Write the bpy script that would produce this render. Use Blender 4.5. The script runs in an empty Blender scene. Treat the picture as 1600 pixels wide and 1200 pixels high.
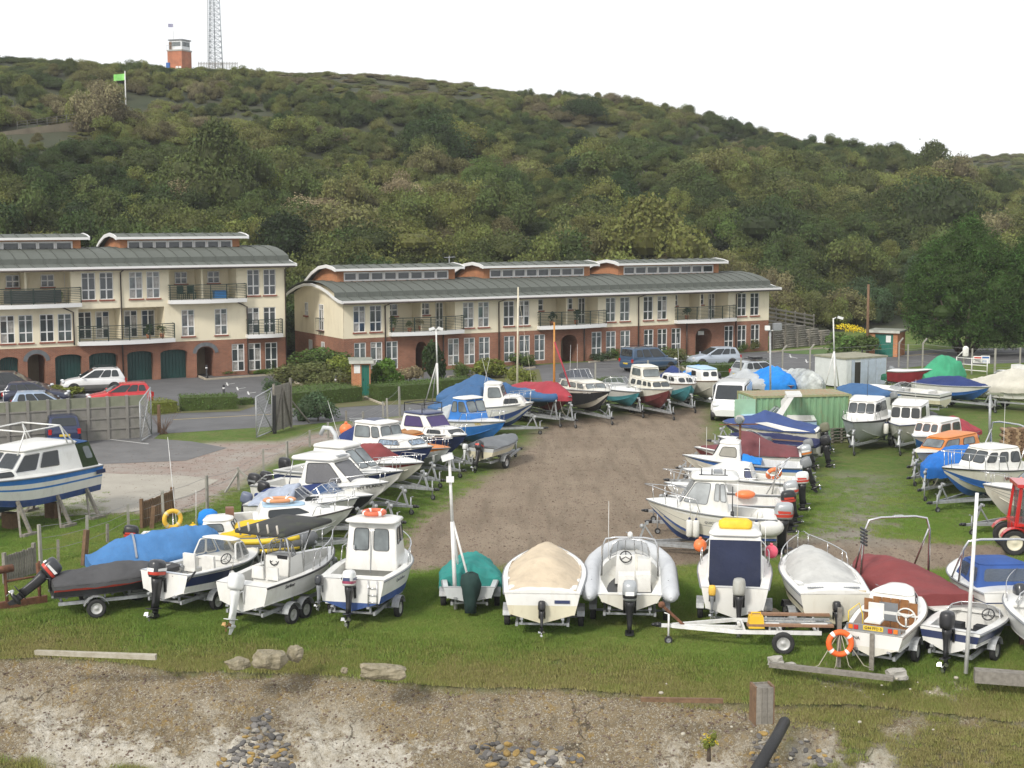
import bpy, math, random
import numpy as np
from mathutils import Vector, Matrix, noise as mnoise
R = math.radians
rng = random.Random(7)
nrg = np.random.default_rng(7)
SC = bpy.context.scene
COL = SC.collection
# ---------------------------------------------------------------- camera, sky, sun, exposure
CAM_H, FPX, PITCH = 11.6, 2350.0, math.atan(265/2350)
cd = bpy.data.cameras.new('camera'); cam = bpy.data.objects.new('camera', cd); COL.objects.link(cam)
cam.location = (0, 0, CAM_H); cam.rotation_euler = (math.pi/2-PITCH, 0, 0)
cd.sensor_fit = 'HORIZONTAL'; cd.sensor_width = 36; cd.lens = FPX/1600*36
cd.clip_start = .5; cd.clip_end = 3000
SC.camera = cam
SUN_EL, SUN_AZ = R(38), R(-148)          # azimuth of the sun measured from +Y (away from the camera) towards +X
W = bpy.data.worlds.new('World'); SC.world = W; W.use_nodes = True
wn = W.node_tree.nodes; wl = W.node_tree.links
sky = wn.new('ShaderNodeTexSky'); sky.sky_type = 'NISHITA'; sky.sun_disc = False
sky.sun_elevation = SUN_EL; sky.sun_rotation = SUN_AZ % (2*math.pi); sky.air_density = 1.5; sky.dust_density = 4.0
ov = wn.new('ShaderNodeMix'); ov.data_type = 'RGBA'; ov.inputs[0].default_value = .86
ov.inputs[7].default_value = (10.4, 10.55, 10.8, 1)       # even overcast veil
wl.new(sky.outputs[0], ov.inputs[6]); wl.new(ov.outputs[2], wn['Background'].inputs[0])
wn['Background'].inputs[1].default_value = .1
sl = bpy.data.lights.new('sun', 'SUN'); sl.energy = 2.3; sl.angle = R(10); sl.color = (1, .95, .87)
so = bpy.data.objects.new('sun', sl); COL.objects.link(so)
sd = Vector((math.sin(SUN_AZ)*math.cos(SUN_EL), math.cos(SUN_AZ)*math.cos(SUN_EL), math.sin(SUN_EL)))
so.rotation_euler = sd.to_track_quat('Z', 'Y').to_euler(); so.location = (-20, -20, 60)
SC.view_settings.view_transform = 'Standard'; SC.view_settings.look = 'None'
SC.view_settings.exposure = .26; SC.view_settings.gamma = 1; SC.view_settings.use_curve_mapping = False
SC.cycles.max_bounces = 6; SC.cycles.diffuse_bounces = 3; SC.cycles.glossy_bounces = 3
SC.cycles.transmission_bounces = 4; SC.cycles.transparent_max_bounces = 8
SC.cycles.caustics_reflective = False; SC.cycles.caustics_refractive = False
# ---------------------------------------------------------------- projection helpers (photograph pixels 1600x1200)
def ray(u, v):
 a, b = (u-800)/FPX, (600-v)/FPX
 return Vector((a, math.cos(PITCH)+b*math.sin(PITCH), -math.sin(PITCH)+b*math.cos(PITCH)))
def at(u, v, z=0.0):
 d = ray(u, v); k = (z-CAM_H)/d.z
 return Vector((d.x*k, d.y*k, z))
def atY(u, v, Y):
 d = ray(u, v); k = Y/d.y
 return Vector((d.x*k, Y, CAM_H+d.z*k))
def proj(p):
 x, y, z = p[0], p[1], p[2]-CAM_H
 f = y*math.cos(PITCH)-z*math.sin(PITCH); up = y*math.sin(PITCH)+z*math.cos(PITCH)
 return (800+FPX*x/f, 600-FPX*up/f)
# ---------------------------------------------------------------- materials
MATS = {}
def nd(t, ty, **k):
 n = t.nodes.new('ShaderNode'+ty)
 for a, b in k.items(): setattr(n, a, b)
 return n
def mat(name, c, rough=.5, metal=0, var=.12, vs=3.0, bump=0, bs=40, spec=.5, coat=0, c2=None, stain=None, sstr=.5, trans=0, rnd=0):
 if name in MATS: return MATS[name]
 m = bpy.data.materials.new(name); m.use_nodes = True; t = m.node_tree; L = t.links
 p = t.nodes['Principled BSDF']
 p.inputs['Roughness'].default_value = rough; p.inputs['Metallic'].default_value = metal
 p.inputs['Specular IOR Level'].default_value = spec; p.inputs['Coat Weight'].default_value = coat
 tc = nd(t, 'TexCoord'); n = nd(t, 'TexNoise'); n.inputs['Scale'].default_value = vs; n.inputs['Detail'].default_value = 6
 L.new(tc.outputs['Object'], n.inputs['Vector'])
 mx = nd(t, 'Mix', data_type='RGBA')
 lo = c2 if c2 else tuple(x*(1-var) for x in c)
 hi = c if c2 else tuple(min(1, x*(1+var)) for x in c)
 mx.inputs[6].default_value = (*lo, 1); mx.inputs[7].default_value = (*hi, 1)
 rp = nd(t, 'MapRange'); rp.inputs[1].default_value = .3; rp.inputs[2].default_value = .7
 L.new(n.outputs[0], rp.inputs[0]); L.new(rp.outputs[0], mx.inputs[0])
 col = mx.outputs[2]
 if stain:
  n2 = nd(t, 'TexNoise'); n2.inputs['Scale'].default_value = vs*1.7; n2.inputs['Detail'].default_value = 9
  n2.inputs['Roughness'].default_value = .7
  mp = nd(t, 'Mapping'); mp.inputs['Scale'].default_value = (1, 1, .35); mp.inputs['Location'].default_value = (3, 7, 1)
  L.new(tc.outputs['Object'], mp.inputs[0]); L.new(mp.outputs[0], n2.inputs['Vector'])
  r2 = nd(t, 'MapRange'); r2.inputs[1].default_value = .52; r2.inputs[2].default_value = .74; r2.inputs[4].default_value = sstr
  L.new(n2.outputs[0], r2.inputs[0])
  m2 = nd(t, 'Mix', data_type='RGBA'); m2.inputs[7].default_value = (*stain, 1)
  L.new(r2.outputs[0], m2.inputs[0]); L.new(col, m2.inputs[6]); col = m2.outputs[2]
 if rnd:
  oi = nd(t, 'ObjectInfo'); hs = nd(t, 'HueSaturation')
  r3 = nd(t, 'MapRange'); r3.inputs[3].default_value = 1-rnd; r3.inputs[4].default_value = 1+rnd
  L.new(oi.outputs['Random'], r3.inputs[0]); L.new(r3.outputs[0], hs.inputs['Value']); L.new(col, hs.inputs['Color']); col = hs.outputs[0]
 L.new(col, p.inputs['Base Color'])
 if bump:
  b = nd(t, 'TexNoise'); b.inputs['Scale'].default_value = bs; b.inputs['Detail'].default_value = 4
  L.new(tc.outputs['Object'], b.inputs['Vector'])
  bp = nd(t, 'Bump'); bp.inputs['Strength'].default_value = bump; bp.inputs['Distance'].default_value = .05
  L.new(b.outputs[0], bp.inputs['Height']); L.new(bp.outputs[0], p.inputs['Normal'])
 if trans:
  o = t.nodes['Material Output']; tr = nd(t, 'BsdfTransparent'); ms = nd(t, 'MixShader'); ms.inputs[0].default_value = trans
  L.new(p.outputs[0], ms.inputs[1]); L.new(tr.outputs[0], ms.inputs[2]); L.new(ms.outputs[0], o.inputs[0])
 MATS[name] = m
 return m
GEL = mat('gelcoat_white', (.74, .735, .70), .32, var=.05, stain=(.46, .43, .36), sstr=.4, vs=1.6, coat=.25)
GEL2 = mat('gelcoat_cream', (.66, .64, .56), .38, var=.06, stain=(.42, .36, .25), sstr=.45, vs=1.8)
GEL3 = mat('gelcoat_grey', (.5, .52, .52), .4, var=.07, stain=(.32, .3, .25), sstr=.4, vs=1.8)
HYEL = mat('hull_yellowed', (.62, .58, .43), .42, var=.08, stain=(.36, .27, .14), sstr=.5, vs=2)
NAVY = mat('navy_gelcoat', (.018, .03, .095), .3, var=.15, coat=.3, stain=(.05, .06, .11), sstr=.4)
BLUE = mat('blue_paint', (.03, .12, .38), .38, var=.12, stain=(.1, .2, .38), sstr=.4)
BBLUE = mat('bright_blue_paint', (.03, .17, .5), .4, var=.1, stain=(.14, .28, .46), sstr=.4)
ABLUE = mat('antifoul_blue', (.03, .07, .22), .7, var=.2, stain=(.12, .14, .2), sstr=.5)
TEAL = mat('antifoul_teal', (.08, .33, .38), .7, var=.15, stain=(.2, .34, .33), sstr=.5)
AMAR = mat('antifoul_maroon', (.14, .03, .03), .7, var=.2, stain=(.22, .12, .1), sstr=.5)
ABLK = mat('antifoul_black', (.02, .021, .024), .6, var=.2, stain=(.08, .08, .07), sstr=.5)
ORG = mat('orange_paint', (.62, .2, .035), .42, var=.1, stain=(.5, .25, .1), sstr=.4)
MARO = mat('maroon_paint', (.2, .02, .03), .4, var=.15)
REDS = mat('red_stripe', (.5, .05, .03), .4)
NONSKID = mat('deck_nonskid', (.62, .63, .61), .7, var=.06, bump=.2, bs=120, stain=(.45, .44, .4), sstr=.4)
LBLUE = mat('pale_blue_deck', (.36, .52, .66), .6, var=.07)
SOLE = mat('cockpit_floor', (.45, .45, .43), .7, var=.1, stain=(.22, .2, .17), sstr=.5)
GLASS = mat('dark_glass', (.022, .027, .03), .06, spec=.6, var=.1)
GLASSB = mat('window_glass', (.05, .06, .065), .05, spec=.7, var=.5, vs=.8)
GLASSL = mat('pale_glass', (.13, .15, .155), .06, spec=.7, var=.55, vs=1.6)
CLEAR = mat('clear_screen', (.12, .14, .15), .06, spec=.7, trans=.6)
TINT = mat('tinted_screen', (.03, .04, .06), .06, spec=.7, trans=.35)
BLK = mat('black_plastic', (.018, .018, .02), .38, var=.2)
RUB = mat('black_rubber', (.022, .022, .022), .75, var=.25, bump=.1)
GREYP = mat('grey_plastic', (.2, .21, .22), .45)
DGREY = mat('outboard_charcoal', (.03, .033, .038), .3, var=.1, coat=.3)
SILV = mat('outboard_silver', (.42, .44, .45), .3, metal=.4, var=.06)
OBW = mat('outboard_white', (.7, .71, .7), .3, var=.04, coat=.3, stain=(.5, .47, .4), sstr=.3)
OBT = mat('outboard_old_grey', (.36, .36, .33), .5, stain=(.25, .2, .14), sstr=.5)
STEEL = mat('stainless_steel', (.6, .6, .6), .22, metal=.9, var=.05)
WPIPE = mat('white_pipe', (.7, .7, .68), .4, stain=(.3, .2, .12), sstr=.4, vs=4)
GALV = mat('galvanised_steel', (.36, .375, .385), .5, metal=.35, var=.2, vs=8, stain=(.2, .13, .08), sstr=.5)
RUST = mat('rusty_steel', (.14, .06, .03), .85, var=.35, vs=9, bump=.3)
RIMW = mat('wheel_rim', (.5, .5, .49), .45, metal=.3, var=.1, stain=(.22, .14, .08), sstr=.5, vs=12)
BRZ = mat('bronze', (.3, .19, .08), .4, metal=.8)
WOODV = mat('varnished_wood', (.3, .14, .05), .4, c2=(.2, .085, .03), vs=7)
WOODG = mat('weathered_wood', (.27, .25, .215), .85, c2=(.17, .155, .13), vs=9, bump=.4, bs=60, rnd=.12)
WOODB = mat('brown_wood', (.2, .12, .065), .8, c2=(.12, .07, .04), vs=8, bump=.3)
CONC = mat('concrete', (.36, .345, .31), .9, var=.14, vs=1.2, bump=.25, bs=30, stain=(.24, .22, .18), sstr=.55, rnd=.06)
def cloth(n, c, **k):
 return mat(n, c, .85, var=.14, vs=1.3, bump=.55, bs=5, spec=.25, stain=tuple(x*.62+.02 for x in c), sstr=.55, **k)
TBEIGE = cloth('beige_canvas', (.54, .45, .33)); TGREY = cloth('light_grey_canvas', (.47, .47, .45)); TTEAL = cloth('teal_tarpaulin', (.035, .24, .215))
TMAR = cloth('maroon_canvas', (.21, .05, .05)); TBLUE = cloth('blue_tarpaulin', (.05, .17, .38)); TNAVY = cloth('navy_canvas', (.022, .04, .14))
TMBLU = cloth('mid_blue_canvas', (.05, .12, .25)); TDGR = cloth('dark_grey_cover', (.075, .075, .078)); TGRN = cloth('green_tarpaulin', (.05, .3, .16))
TCREAM = cloth('cream_tarpaulin', (.52, .5, .43)); TYEL = cloth('yellow_tarpaulin', (.72, .47, .03)); TBRN = cloth('tan_canvas', (.38, .19, .08))
TWINE = cloth('red_tarpaulin', (.33, .045, .06)); TSIL = cloth('silver_tarpaulin', (.42, .44, .45)); TBRT = cloth('bright_blue_tarpaulin', (.02, .22, .65))
TBLK = cloth('black_canvas', (.025, .027, .03)); TPUR = cloth('plum_canvas', (.16, .055, .06)); TGLAD = cloth('grey_canvas', (.16, .17, .18))
TDGRN = cloth('dark_green_bag', (.02, .045, .04))
HYP = mat('grey_hypalon', (.5, .515, .53), .55, var=.06, stain=(.3, .31, .31), sstr=.4)
HYPD = mat('dark_hypalon', (.12, .125, .13), .6, var=.1)
HYPY = mat('yellow_hypalon', (.7, .5, .03), .55, var=.08)
ORB = mat('lifebuoy_orange', (.8, .13, .02), .5, var=.08)
PEACH = mat('faded_orange', (.62, .28, .13), .55, var=.1)
PINK = mat('pink_vinyl', (.75, .1, .16), .4, var=.06)
ORV = mat('orange_vinyl', (.85, .2, .06), .4, var=.06)
REDL = mat('red_lens', (.5, .02, .02), .2, var=.05)
YPL = mat('yellow_plate', (.7, .5, .05), .4); WPL = mat('white_plate', (.75, .75, .73), .4)
WVIN = mat('white_vinyl', (.72, .71, .67), .5, stain=(.5, .47, .4), sstr=.4)
ROPE = mat('rope', (.4, .37, .28), .9)
# ---------------------------------------------------------------- mesh builder
class MB:
 def __init__(s): s.v = []; s.f = []; s.m = []; s.s = []
 def add(s, vs, fs, mi=0, sm=False):
  o = len(s.v); s.v += [tuple(p) for p in vs]
  for f in fs: s.f.append(tuple(i+o for i in f)); s.m.append(mi); s.s.append(sm)
  return s
 def box(s, c, d, rz=0, mi=0, ry=0, taper=1):
  x, y, z = d[0]/2, d[1]/2, d[2]/2
  vs = [Vector((a*x*(taper if e > 0 else 1), b*y*(taper if e > 0 else 1), e*z)) for e in (-1, 1) for b in (-1, 1) for a in (-1, 1)]
  M = Matrix.Rotation(rz, 3, 'Z') @ Matrix.Rotation(ry, 3, 'Y')
  vs = [M @ v+Vector(c) for v in vs]
  return s.add(vs, [(0, 2, 3, 1), (4, 5, 7, 6), (0, 1, 5, 4), (1, 3, 7, 5), (3, 2, 6, 7), (2, 0, 4, 6)], mi)
 def beam(s, a, b, w, h, mi=0):
  a, b = Vector(a), Vector(b); d = (b-a).normalized()
  u = d.cross(Vector((0, 0, 1)))
  u = u.normalized() if u.length > 1e-4 else Vector((1, 0, 0))
  n = u.cross(d).normalized(); vs = []
  for p in (a, b):
   for i, j in ((-1, -1), (1, -1), (1, 1), (-1, 1)): vs.append(p+u*(i*w/2)+n*(j*h/2))
  return s.add(vs, [(3, 2, 1, 0), (4, 5, 6, 7), (0, 1, 5, 4), (1, 2, 6, 5), (2, 3, 7, 6), (3, 0, 4, 7)], mi)
 def tube(s, pts, r, n=6, mi=0, closed=False, caps=True, r1=None):
  pts = [Vector(p) for p in pts]; N = len(pts); o = len(s.v); vs = []
  pu = None
  for i, p in enumerate(pts):
   if closed: d = pts[(i+1) % N]-pts[i-1]
   else: d = pts[min(i+1, N-1)]-pts[max(i-1, 0)]
   d = d.normalized() if d.length > 1e-9 else Vector((0, 0, 1))
   if pu is None:
    u = d.cross(Vector((0, 0, 1)))
    if u.length < 1e-3: u = d.cross(Vector((1, 0, 0)))
   else: u = pu-d*pu.dot(d)
   u.normalize(); pu = u; w = d.cross(u)
   rr = r if r1 is None else r+(r1-r)*i/(N-1)
   if isinstance(r, (list, tuple)): rr = r[i]
   for k in range(n):
    a = 2*math.pi*k/n; vs.append(p+u*(math.cos(a)*rr)+w*(math.sin(a)*rr))
  fs = []
  for i in range(N if closed else N-1):
   j = (i+1) % N
   for k in range(n): fs.append((i*n+k, i*n+(k+1) % n, j*n+(k+1) % n, j*n+k))
  s.add(vs, fs, mi, n > 4)
  if caps and not closed:
   s.f.append(tuple(o+k for k in reversed(range(n)))); s.m.append(mi); s.s.append(False)
   s.f.append(tuple(o+(N-1)*n+k for k in range(n))); s.m.append(mi); s.s.append(False)
  return s
 def loft(s, rings, mi=0, sm=True, cap=(True, True), closed=True):
  n = len(rings[0]); o = len(s.v); vs = [p for r in rings for p in r]; fs = []
  for i in range(len(rings)-1):
   for k in range(n if closed else n-1):
    fs.append((i*n+k, i*n+(k+1) % n, (i+1)*n+(k+1) % n, (i+1)*n+k))
  s.add(vs, fs, mi, sm)
  if cap[0]: s.f.append(tuple(o+k for k in reversed(range(n)))); s.m.append(mi); s.s.append(False)
  if cap[1]: s.f.append(tuple(o+(len(rings)-1)*n+k for k in range(n))); s.m.append(mi); s.s.append(False)
  return s
 def ell(s, c, r, nu=12, nv=8, mi=0, M=None):
  c = Vector(c); rings = []
  for i in range(1, nv):
   t = math.pi*i/nv
   rg = [Vector((r[0]*math.sin(t)*math.cos(2*math.pi*k/nu), r[1]*math.sin(t)*math.sin(2*math.pi*k/nu), -r[2]*math.cos(t))) for k in range(nu)]
   rings.append([(M @ p if M else p)+c for p in rg])
  return s.loft(rings, mi)
 def torus(s, c, Rr, r, M=None, n=18, k=8, mi=0):
  c = Vector(c); pts = []
  for i in range(n):
   a = 2*math.pi*i/n; p = Vector((Rr*math.cos(a), Rr*math.sin(a), 0)); pts.append((M @ p if M else p)+c)
  return s.tube(pts, r, k, mi, closed=True)
 def mesh(s, name, mats):
  me = bpy.data.meshes.new(name); me.from_pydata(s.v, [], s.f)
  for m in (mats if isinstance(mats, (list, tuple)) else [mats]): me.materials.append(m)
  me.polygons.foreach_set('material_index', s.m); me.polygons.foreach_set('use_smooth', s.s)
  me.update(); return me
 def obj(s, name, mats, parent=None, loc=None, label=None):
  return link(name, s.mesh(name, mats), parent, loc, label)
def link(name, me, parent=None, loc=None, label=None, rz=0):
 o = bpy.data.objects.new(name, me); COL.objects.link(o)
 if parent is not None: o.parent = parent
 if loc is not None: o.location = loc
 if rz: o.rotation_euler.z = rz
 if label: o['label'] = label
 return o
def tag(o, label, cat, group=None):
 o['label'] = label; o['category'] = cat
 if group: o['group'] = group
 return o
def thing(name, label, cat, loc=(0, 0, 0), rz=0, group=None, ry=0):
 o = bpy.data.objects.new(name, None); COL.objects.link(o); o.location = loc; o.rotation_euler = (0, ry, rz)
 o.empty_display_size = .3
 return tag(o, label, cat, group)
def kids(o): return [c for c in COL.objects if c.parent == o]
def dup(o, loc=None, rz=None, label=None, group=None, parent=None, tree=None):
 c = o.copy(); COL.objects.link(c); c.parent = parent
 if loc is not None: c.location = loc
 if rz is not None: c.rotation_euler.z = rz
 if label: c['label'] = label
 if group: c['group'] = group
 for k in o.children: dup(k, parent=c)
 return c
def rrect(w, h, r, n=3):
 r = min(r, w/2*.98, h/2*.98); out = []
 for cx, cy, a0 in ((w/2-r, h/2-r, 0), (-w/2+r, h/2-r, 90), (-w/2+r, -h/2+r, 180), (w/2-r, -h/2+r, 270)):
  for i in range(n+1): a = R(a0+90*i/n); out.append((cx+r*math.cos(a), cy+r*math.sin(a)))
 return out
def text(s, size, M, m, parent, name='lettering', ext=.004):
 c = bpy.data.curves.new(name, 'FONT'); c.body = s; c.size = size; c.align_x = 'CENTER'; c.align_y = 'CENTER'; c.extrude = ext
 c.resolution_u = 2; c.materials.append(m)
 t_ = bpy.data.objects.new(name, c); me = bpy.data.meshes.new_from_object(t_); bpy.data.objects.remove(t_)
 o = bpy.data.objects.new(name, me); COL.objects.link(o); o.parent = parent; o.matrix_local = M
 return o
def frame_M(pos, xd, yd):
 xd = Vector(xd).normalized(); yd = Vector(yd); zd = xd.cross(yd).normalized(); yd = zd.cross(xd)
 M = Matrix.Identity(4)
 for i in range(3): M[i][0] = xd[i]; M[i][1] = yd[i]; M[i][2] = zd[i]; M[i][3] = pos[i]
 return M
_wh = {}
def wheel(parent, c, r=.28, w=.16, rimm=None, side=1, name='wheel'):
 rimm = rimm or RIMW; key = (r, w, rimm.name)
 if key not in _wh:
  n = 20
  def lathe(prof, mm, nm):
   mb = MB(); rings = []
   for y, rad in prof: rings.append([Vector((rad*math.cos(2*math.pi*k/n), y, rad*math.sin(2*math.pi*k/n))) for k in range(n)])
   return mb.loft(rings, cap=(False, False)).mesh(nm, mm)
  ty = lathe([(-w*.42, r*.6), (-w*.5, r*.8), (-w*.46, r*.95), (-w*.3, r), (w*.3, r), (w*.46, r*.95), (w*.5, r*.8), (w*.42, r*.6)], RUB, 'tyre')
  rm = lathe([(-w*.4, .001), (-w*.4, r*.62), (w*.4, r*.62), (w*.3, r*.52), (w*.2, r*.45), (w*.26, r*.2), (w*.36, r*.12), (w*.36, .001)], rimm, 'rim')
  _wh[key] = (ty, rm)
 ty, rm = _wh[key]
 o = link(name, ty, parent, c); o.rotation_euler.z = 0 if side > 0 else math.pi
 link('rim', rm, o)
 return o
# ---------------------------------------------------------------- terrain
EX, EY = math.cos(R(30)), math.sin(R(30))              # direction of the building fronts
PR = at(1200, 548)                                     # right front corner of the long block
def sq(X, Y): return ((X-PR.x)*EX+(Y-PR.y)*EY, (X-PR.x)*-EY+(Y-PR.y)*EX)
def xy(s, q): return (PR.x+s*EX-q*EY, PR.y+s*EY+q*EX)
Q0, QR = 13.5, 232.0
_rp = [(-60, 90), (0, 90), (100, 93), (180, 97), (260, 104), (350, 103), (440, 109), (500, 111), (600, 119), (700, 127), (790, 136), (880, 150),
       (950, 158), (1000, 172), (1100, 192), (1200, 209), (1300, 227), (1380, 234), (1440, 240), (1500, 231), (1600, 230), (1700, 226)]
_rs, _rz, _re = [], [], []
for u, v in _rp:
 k = (u-800)/FPX
 Y = (QR-PR.x*EY+PR.y*EX)/(-k*EY+EX); X = k*Y
 _rs.append(sq(X, Y)[0]); _re.append(float(np.interp(u, [650, 1000], [1.55, 1.15]))); _rz.append(CAM_H+(335-(v+np.interp(u, [0, 500, 800, 1000, 1100, 1200, 1300, 1440, 1500, 1600], [20, 24, 28, 37, 42, 38, 42, 36, 20, 13])))/FPX*Y)
def hill_z(X, Y):
 X = np.asarray(X, float); Y = np.asarray(Y, float)
 s, q = sq(X, Y)
 zr = np.interp(s, _rs, _rz)
 t = np.clip((q-Q0)/(QR-Q0), 0, 1)
 z = zr*(1-(1-t)**np.interp(s, _rs, _re))
 w = np.clip(t*6, 0, 1)
 z = z+w*(1.1*np.sin(s*.083+q*.05+1)+.9*np.sin(s*.05-q*.11)+.6*np.sin(s*.21+q*.17))*(1-t**4)
 return z-np.clip(q-QR, 0, 1e3)*.12
def hill_hit(u, v):
 d = ray(u, v); k = 118.0
 while k < 520:
  p = d*k
  if p.z+CAM_H <= float(hill_z(p.x, p.y)) and sq(p.x, p.y)[1] > Q0: break
  k += .5
 return Vector((p.x, p.y, float(hill_z(p.x, p.y))))
def yrev(X): return 40.35-(np.asarray(X, float)+12.7)*.187+.25*np.sin(np.asarray(X, float)*.9)
def vnoise(X, Y, sc, seed=0):
 x = np.asarray(X)/sc+seed*17.3; y = np.asarray(Y)/sc-seed*9.1
 i = np.floor(x); j = np.floor(y); fx = x-i; fy = y-j
 fx = fx*fx*(3-2*fx); fy = fy*fy*(3-2*fy)
 def h(a, b):
  n = np.sin(a*127.1+b*311.7+seed*74.7)*43758.5453
  return n-np.floor(n)
 return (h(i, j)*(1-fx)+h(i+1, j)*fx)*(1-fy)+(h(i, j+1)*(1-fx)+h(i+1, j+1)*fx)*fy
def ground_z(X, Y):
 X = np.asarray(X, float); Y = np.asarray(Y, float)
 d = Y-yrev(X)
 t = np.clip(1-d/2.5, 0, 1)
 zb = -.6*t*t*(3-2*t)+(d < 2.6)*(d > -.2)*.1*(vnoise(X, Y, .7, 3)-.5)
 right = np.clip((X-5.5)/1.5, 0, 1)                 # broken bank at the right end
 wob = (vnoise(X, Y, 1.6, 1)-.5)*.22+(vnoise(X, Y, .5, 2)-.5)*.1+(vnoise(X, Y, .2, 5)-.5)*.035
 rdg = np.abs(vnoise(X, Y, .9, 21)-.5)*.42+np.abs(vnoise(X, Y, .35, 22)-.5)*.26+np.abs(vnoise(X, Y, .17, 23)-.5)*.1
 wob = wob-rdg*np.clip((-d-.5)*.9, 0, 1)
 zr = -.74+.43*d+wob*np.clip(-d*1.5, 0, 1)*(1+right*1.6)
 return np.where(d < 0, zr, zb)
def polymask(poly, X, Y, soft=.6):
 P = np.array([(p[0], p[1]) for p in poly]); n = len(P)
 ins = np.zeros(X.shape, bool); dist = np.full(X.shape, 1e9)
 for i in range(n):
  a, b = P[i], P[(i+1) % n]
  c = ((a[1] > Y) != (b[1] > Y))
  with np.errstate(divide='ignore', invalid='ignore'):
   xx = (b[0]-a[0])*(Y-a[1])/(b[1]-a[1])+a[0]
  ins ^= c & (X < xx)
  e = b-a; t = np.clip(((X-a[0])*e[0]+(Y-a[1])*e[1])/(e@e), 0, 1)
  dist = np.minimum(dist, np.hypot(X-a[0]-t*e[0], Y-a[1]-t*e[1]))
 sd = np.where(ins, dist, -dist)
 return np.clip(.5+sd/(2*soft), 0, 1)
def PX(l): return [at(u, v) for u, v in l]
GRAV = [PX([(1104, 634), (1000, 644), (900, 655), (850, 664), (822, 690), (775, 735), (720, 772), (655, 812), (615, 850), (605, 880), (640, 893), (760, 886), (860, 891), (1000, 893), (1080, 888),
   (1230, 872), (1330, 893), (1480, 890), (1600, 872), (1600, 850), (1480, 846), (1380, 838), (1250, 842), (1205, 800), (1150, 760), (1122, 720), (1112, 680), (1106, 650)])]
TRACK = [PX([(1240, 850), (1400, 850), (1372, 790), (1382, 745), (1340, 742), (1345, 775), (1322, 742), (1302, 748), (1318, 790)])]
RUBB = [PX([(380, 690), (440, 690), (560, 660), (640, 650), (640, 664), (470, 700), (405, 735), (330, 790), (285, 800), (150, 805), (130, 700)])]
def masks(X, Y):
 g = np.zeros(X.shape)
 for p in GRAV: g = np.maximum(g, polymask(p, X, Y, 1.0))
 n = vnoise(X, Y, 1.3, 1)*.6+vnoise(X, Y, .45, 2)*.4
 g = np.clip((g-.5)*1.6+.5+(n-.5)*.7, 0, 1)*(g > 0.02)
 tr = np.zeros(X.shape)
 for p in TRACK: tr = np.maximum(tr, polymask(p, X, Y, 1.2))
 tr = np.clip(tr*.95+(n-.5)*.9-.1, 0, 1)*(tr > .02)
 r = np.zeros(X.shape)
 for p in RUBB: r = np.maximum(r, polymask(p, X, Y, .8))
 r = np.clip((r-.5)*1.5+.5+(n-.5)*.5, 0, 1)*(r > .02)
 d = Y-yrev(X)
 rv = np.clip(.5-d*6+(vnoise(X, Y, .5, 4)-.5)*1.0, 0, 1)*(d < 1.2)
 # the broken right end is half grown over
 veg = np.clip((X-6.2)/1.2, 0, 1)*np.clip((vnoise(X, Y, 1.7, 6)*.6+vnoise(X, Y, .6, 7)*.4-.36)*5, 0, 1)
 rv = rv*(1-.75*veg)
 low = np.clip((-d-3.1)/.4+(vnoise(X, Y, .8, 9)-.5)*2, 0, 1)*np.clip((-X-7.2)/.8, 0, 1)      # grass at the foot, left
 rv = rv*(1-low*.8)
 dry = np.clip((1.9-d)/1.2, 0, 1)*.75+np.clip((6.5-d)/5, 0, 1)*.35*vnoise(X, Y, 2.2, 8)
 bare = np.clip((vnoise(X, Y, .9, 10)*.5+vnoise(X, Y, .3, 11)*.5-.5)*5, 0, 1)*np.clip((X-7)/2, 0, 1)*np.clip((2.6-d)/.8, 0, 1)*np.clip(d+.4, 0, 1)
 return g, tr, r, rv, np.clip(dry, 0, 1), bare
us = np.linspace(-.66, .66, 561)
ys = [29.0]
while ys[-1] < 45: ys.append(ys[-1]+.085)
while ys[-1] < 172: ys.append(ys[-1]*1.011)
ys = np.array(ys)
U, YY = np.meshgrid(us, ys); XX = U*YY
ZZ = ground_z(XX, YY)
g, tr, rb, rv, dry, bare = masks(XX, YY)
gm = bpy.data.materials.new('ground_cover'); gm.use_nodes = True
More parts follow.
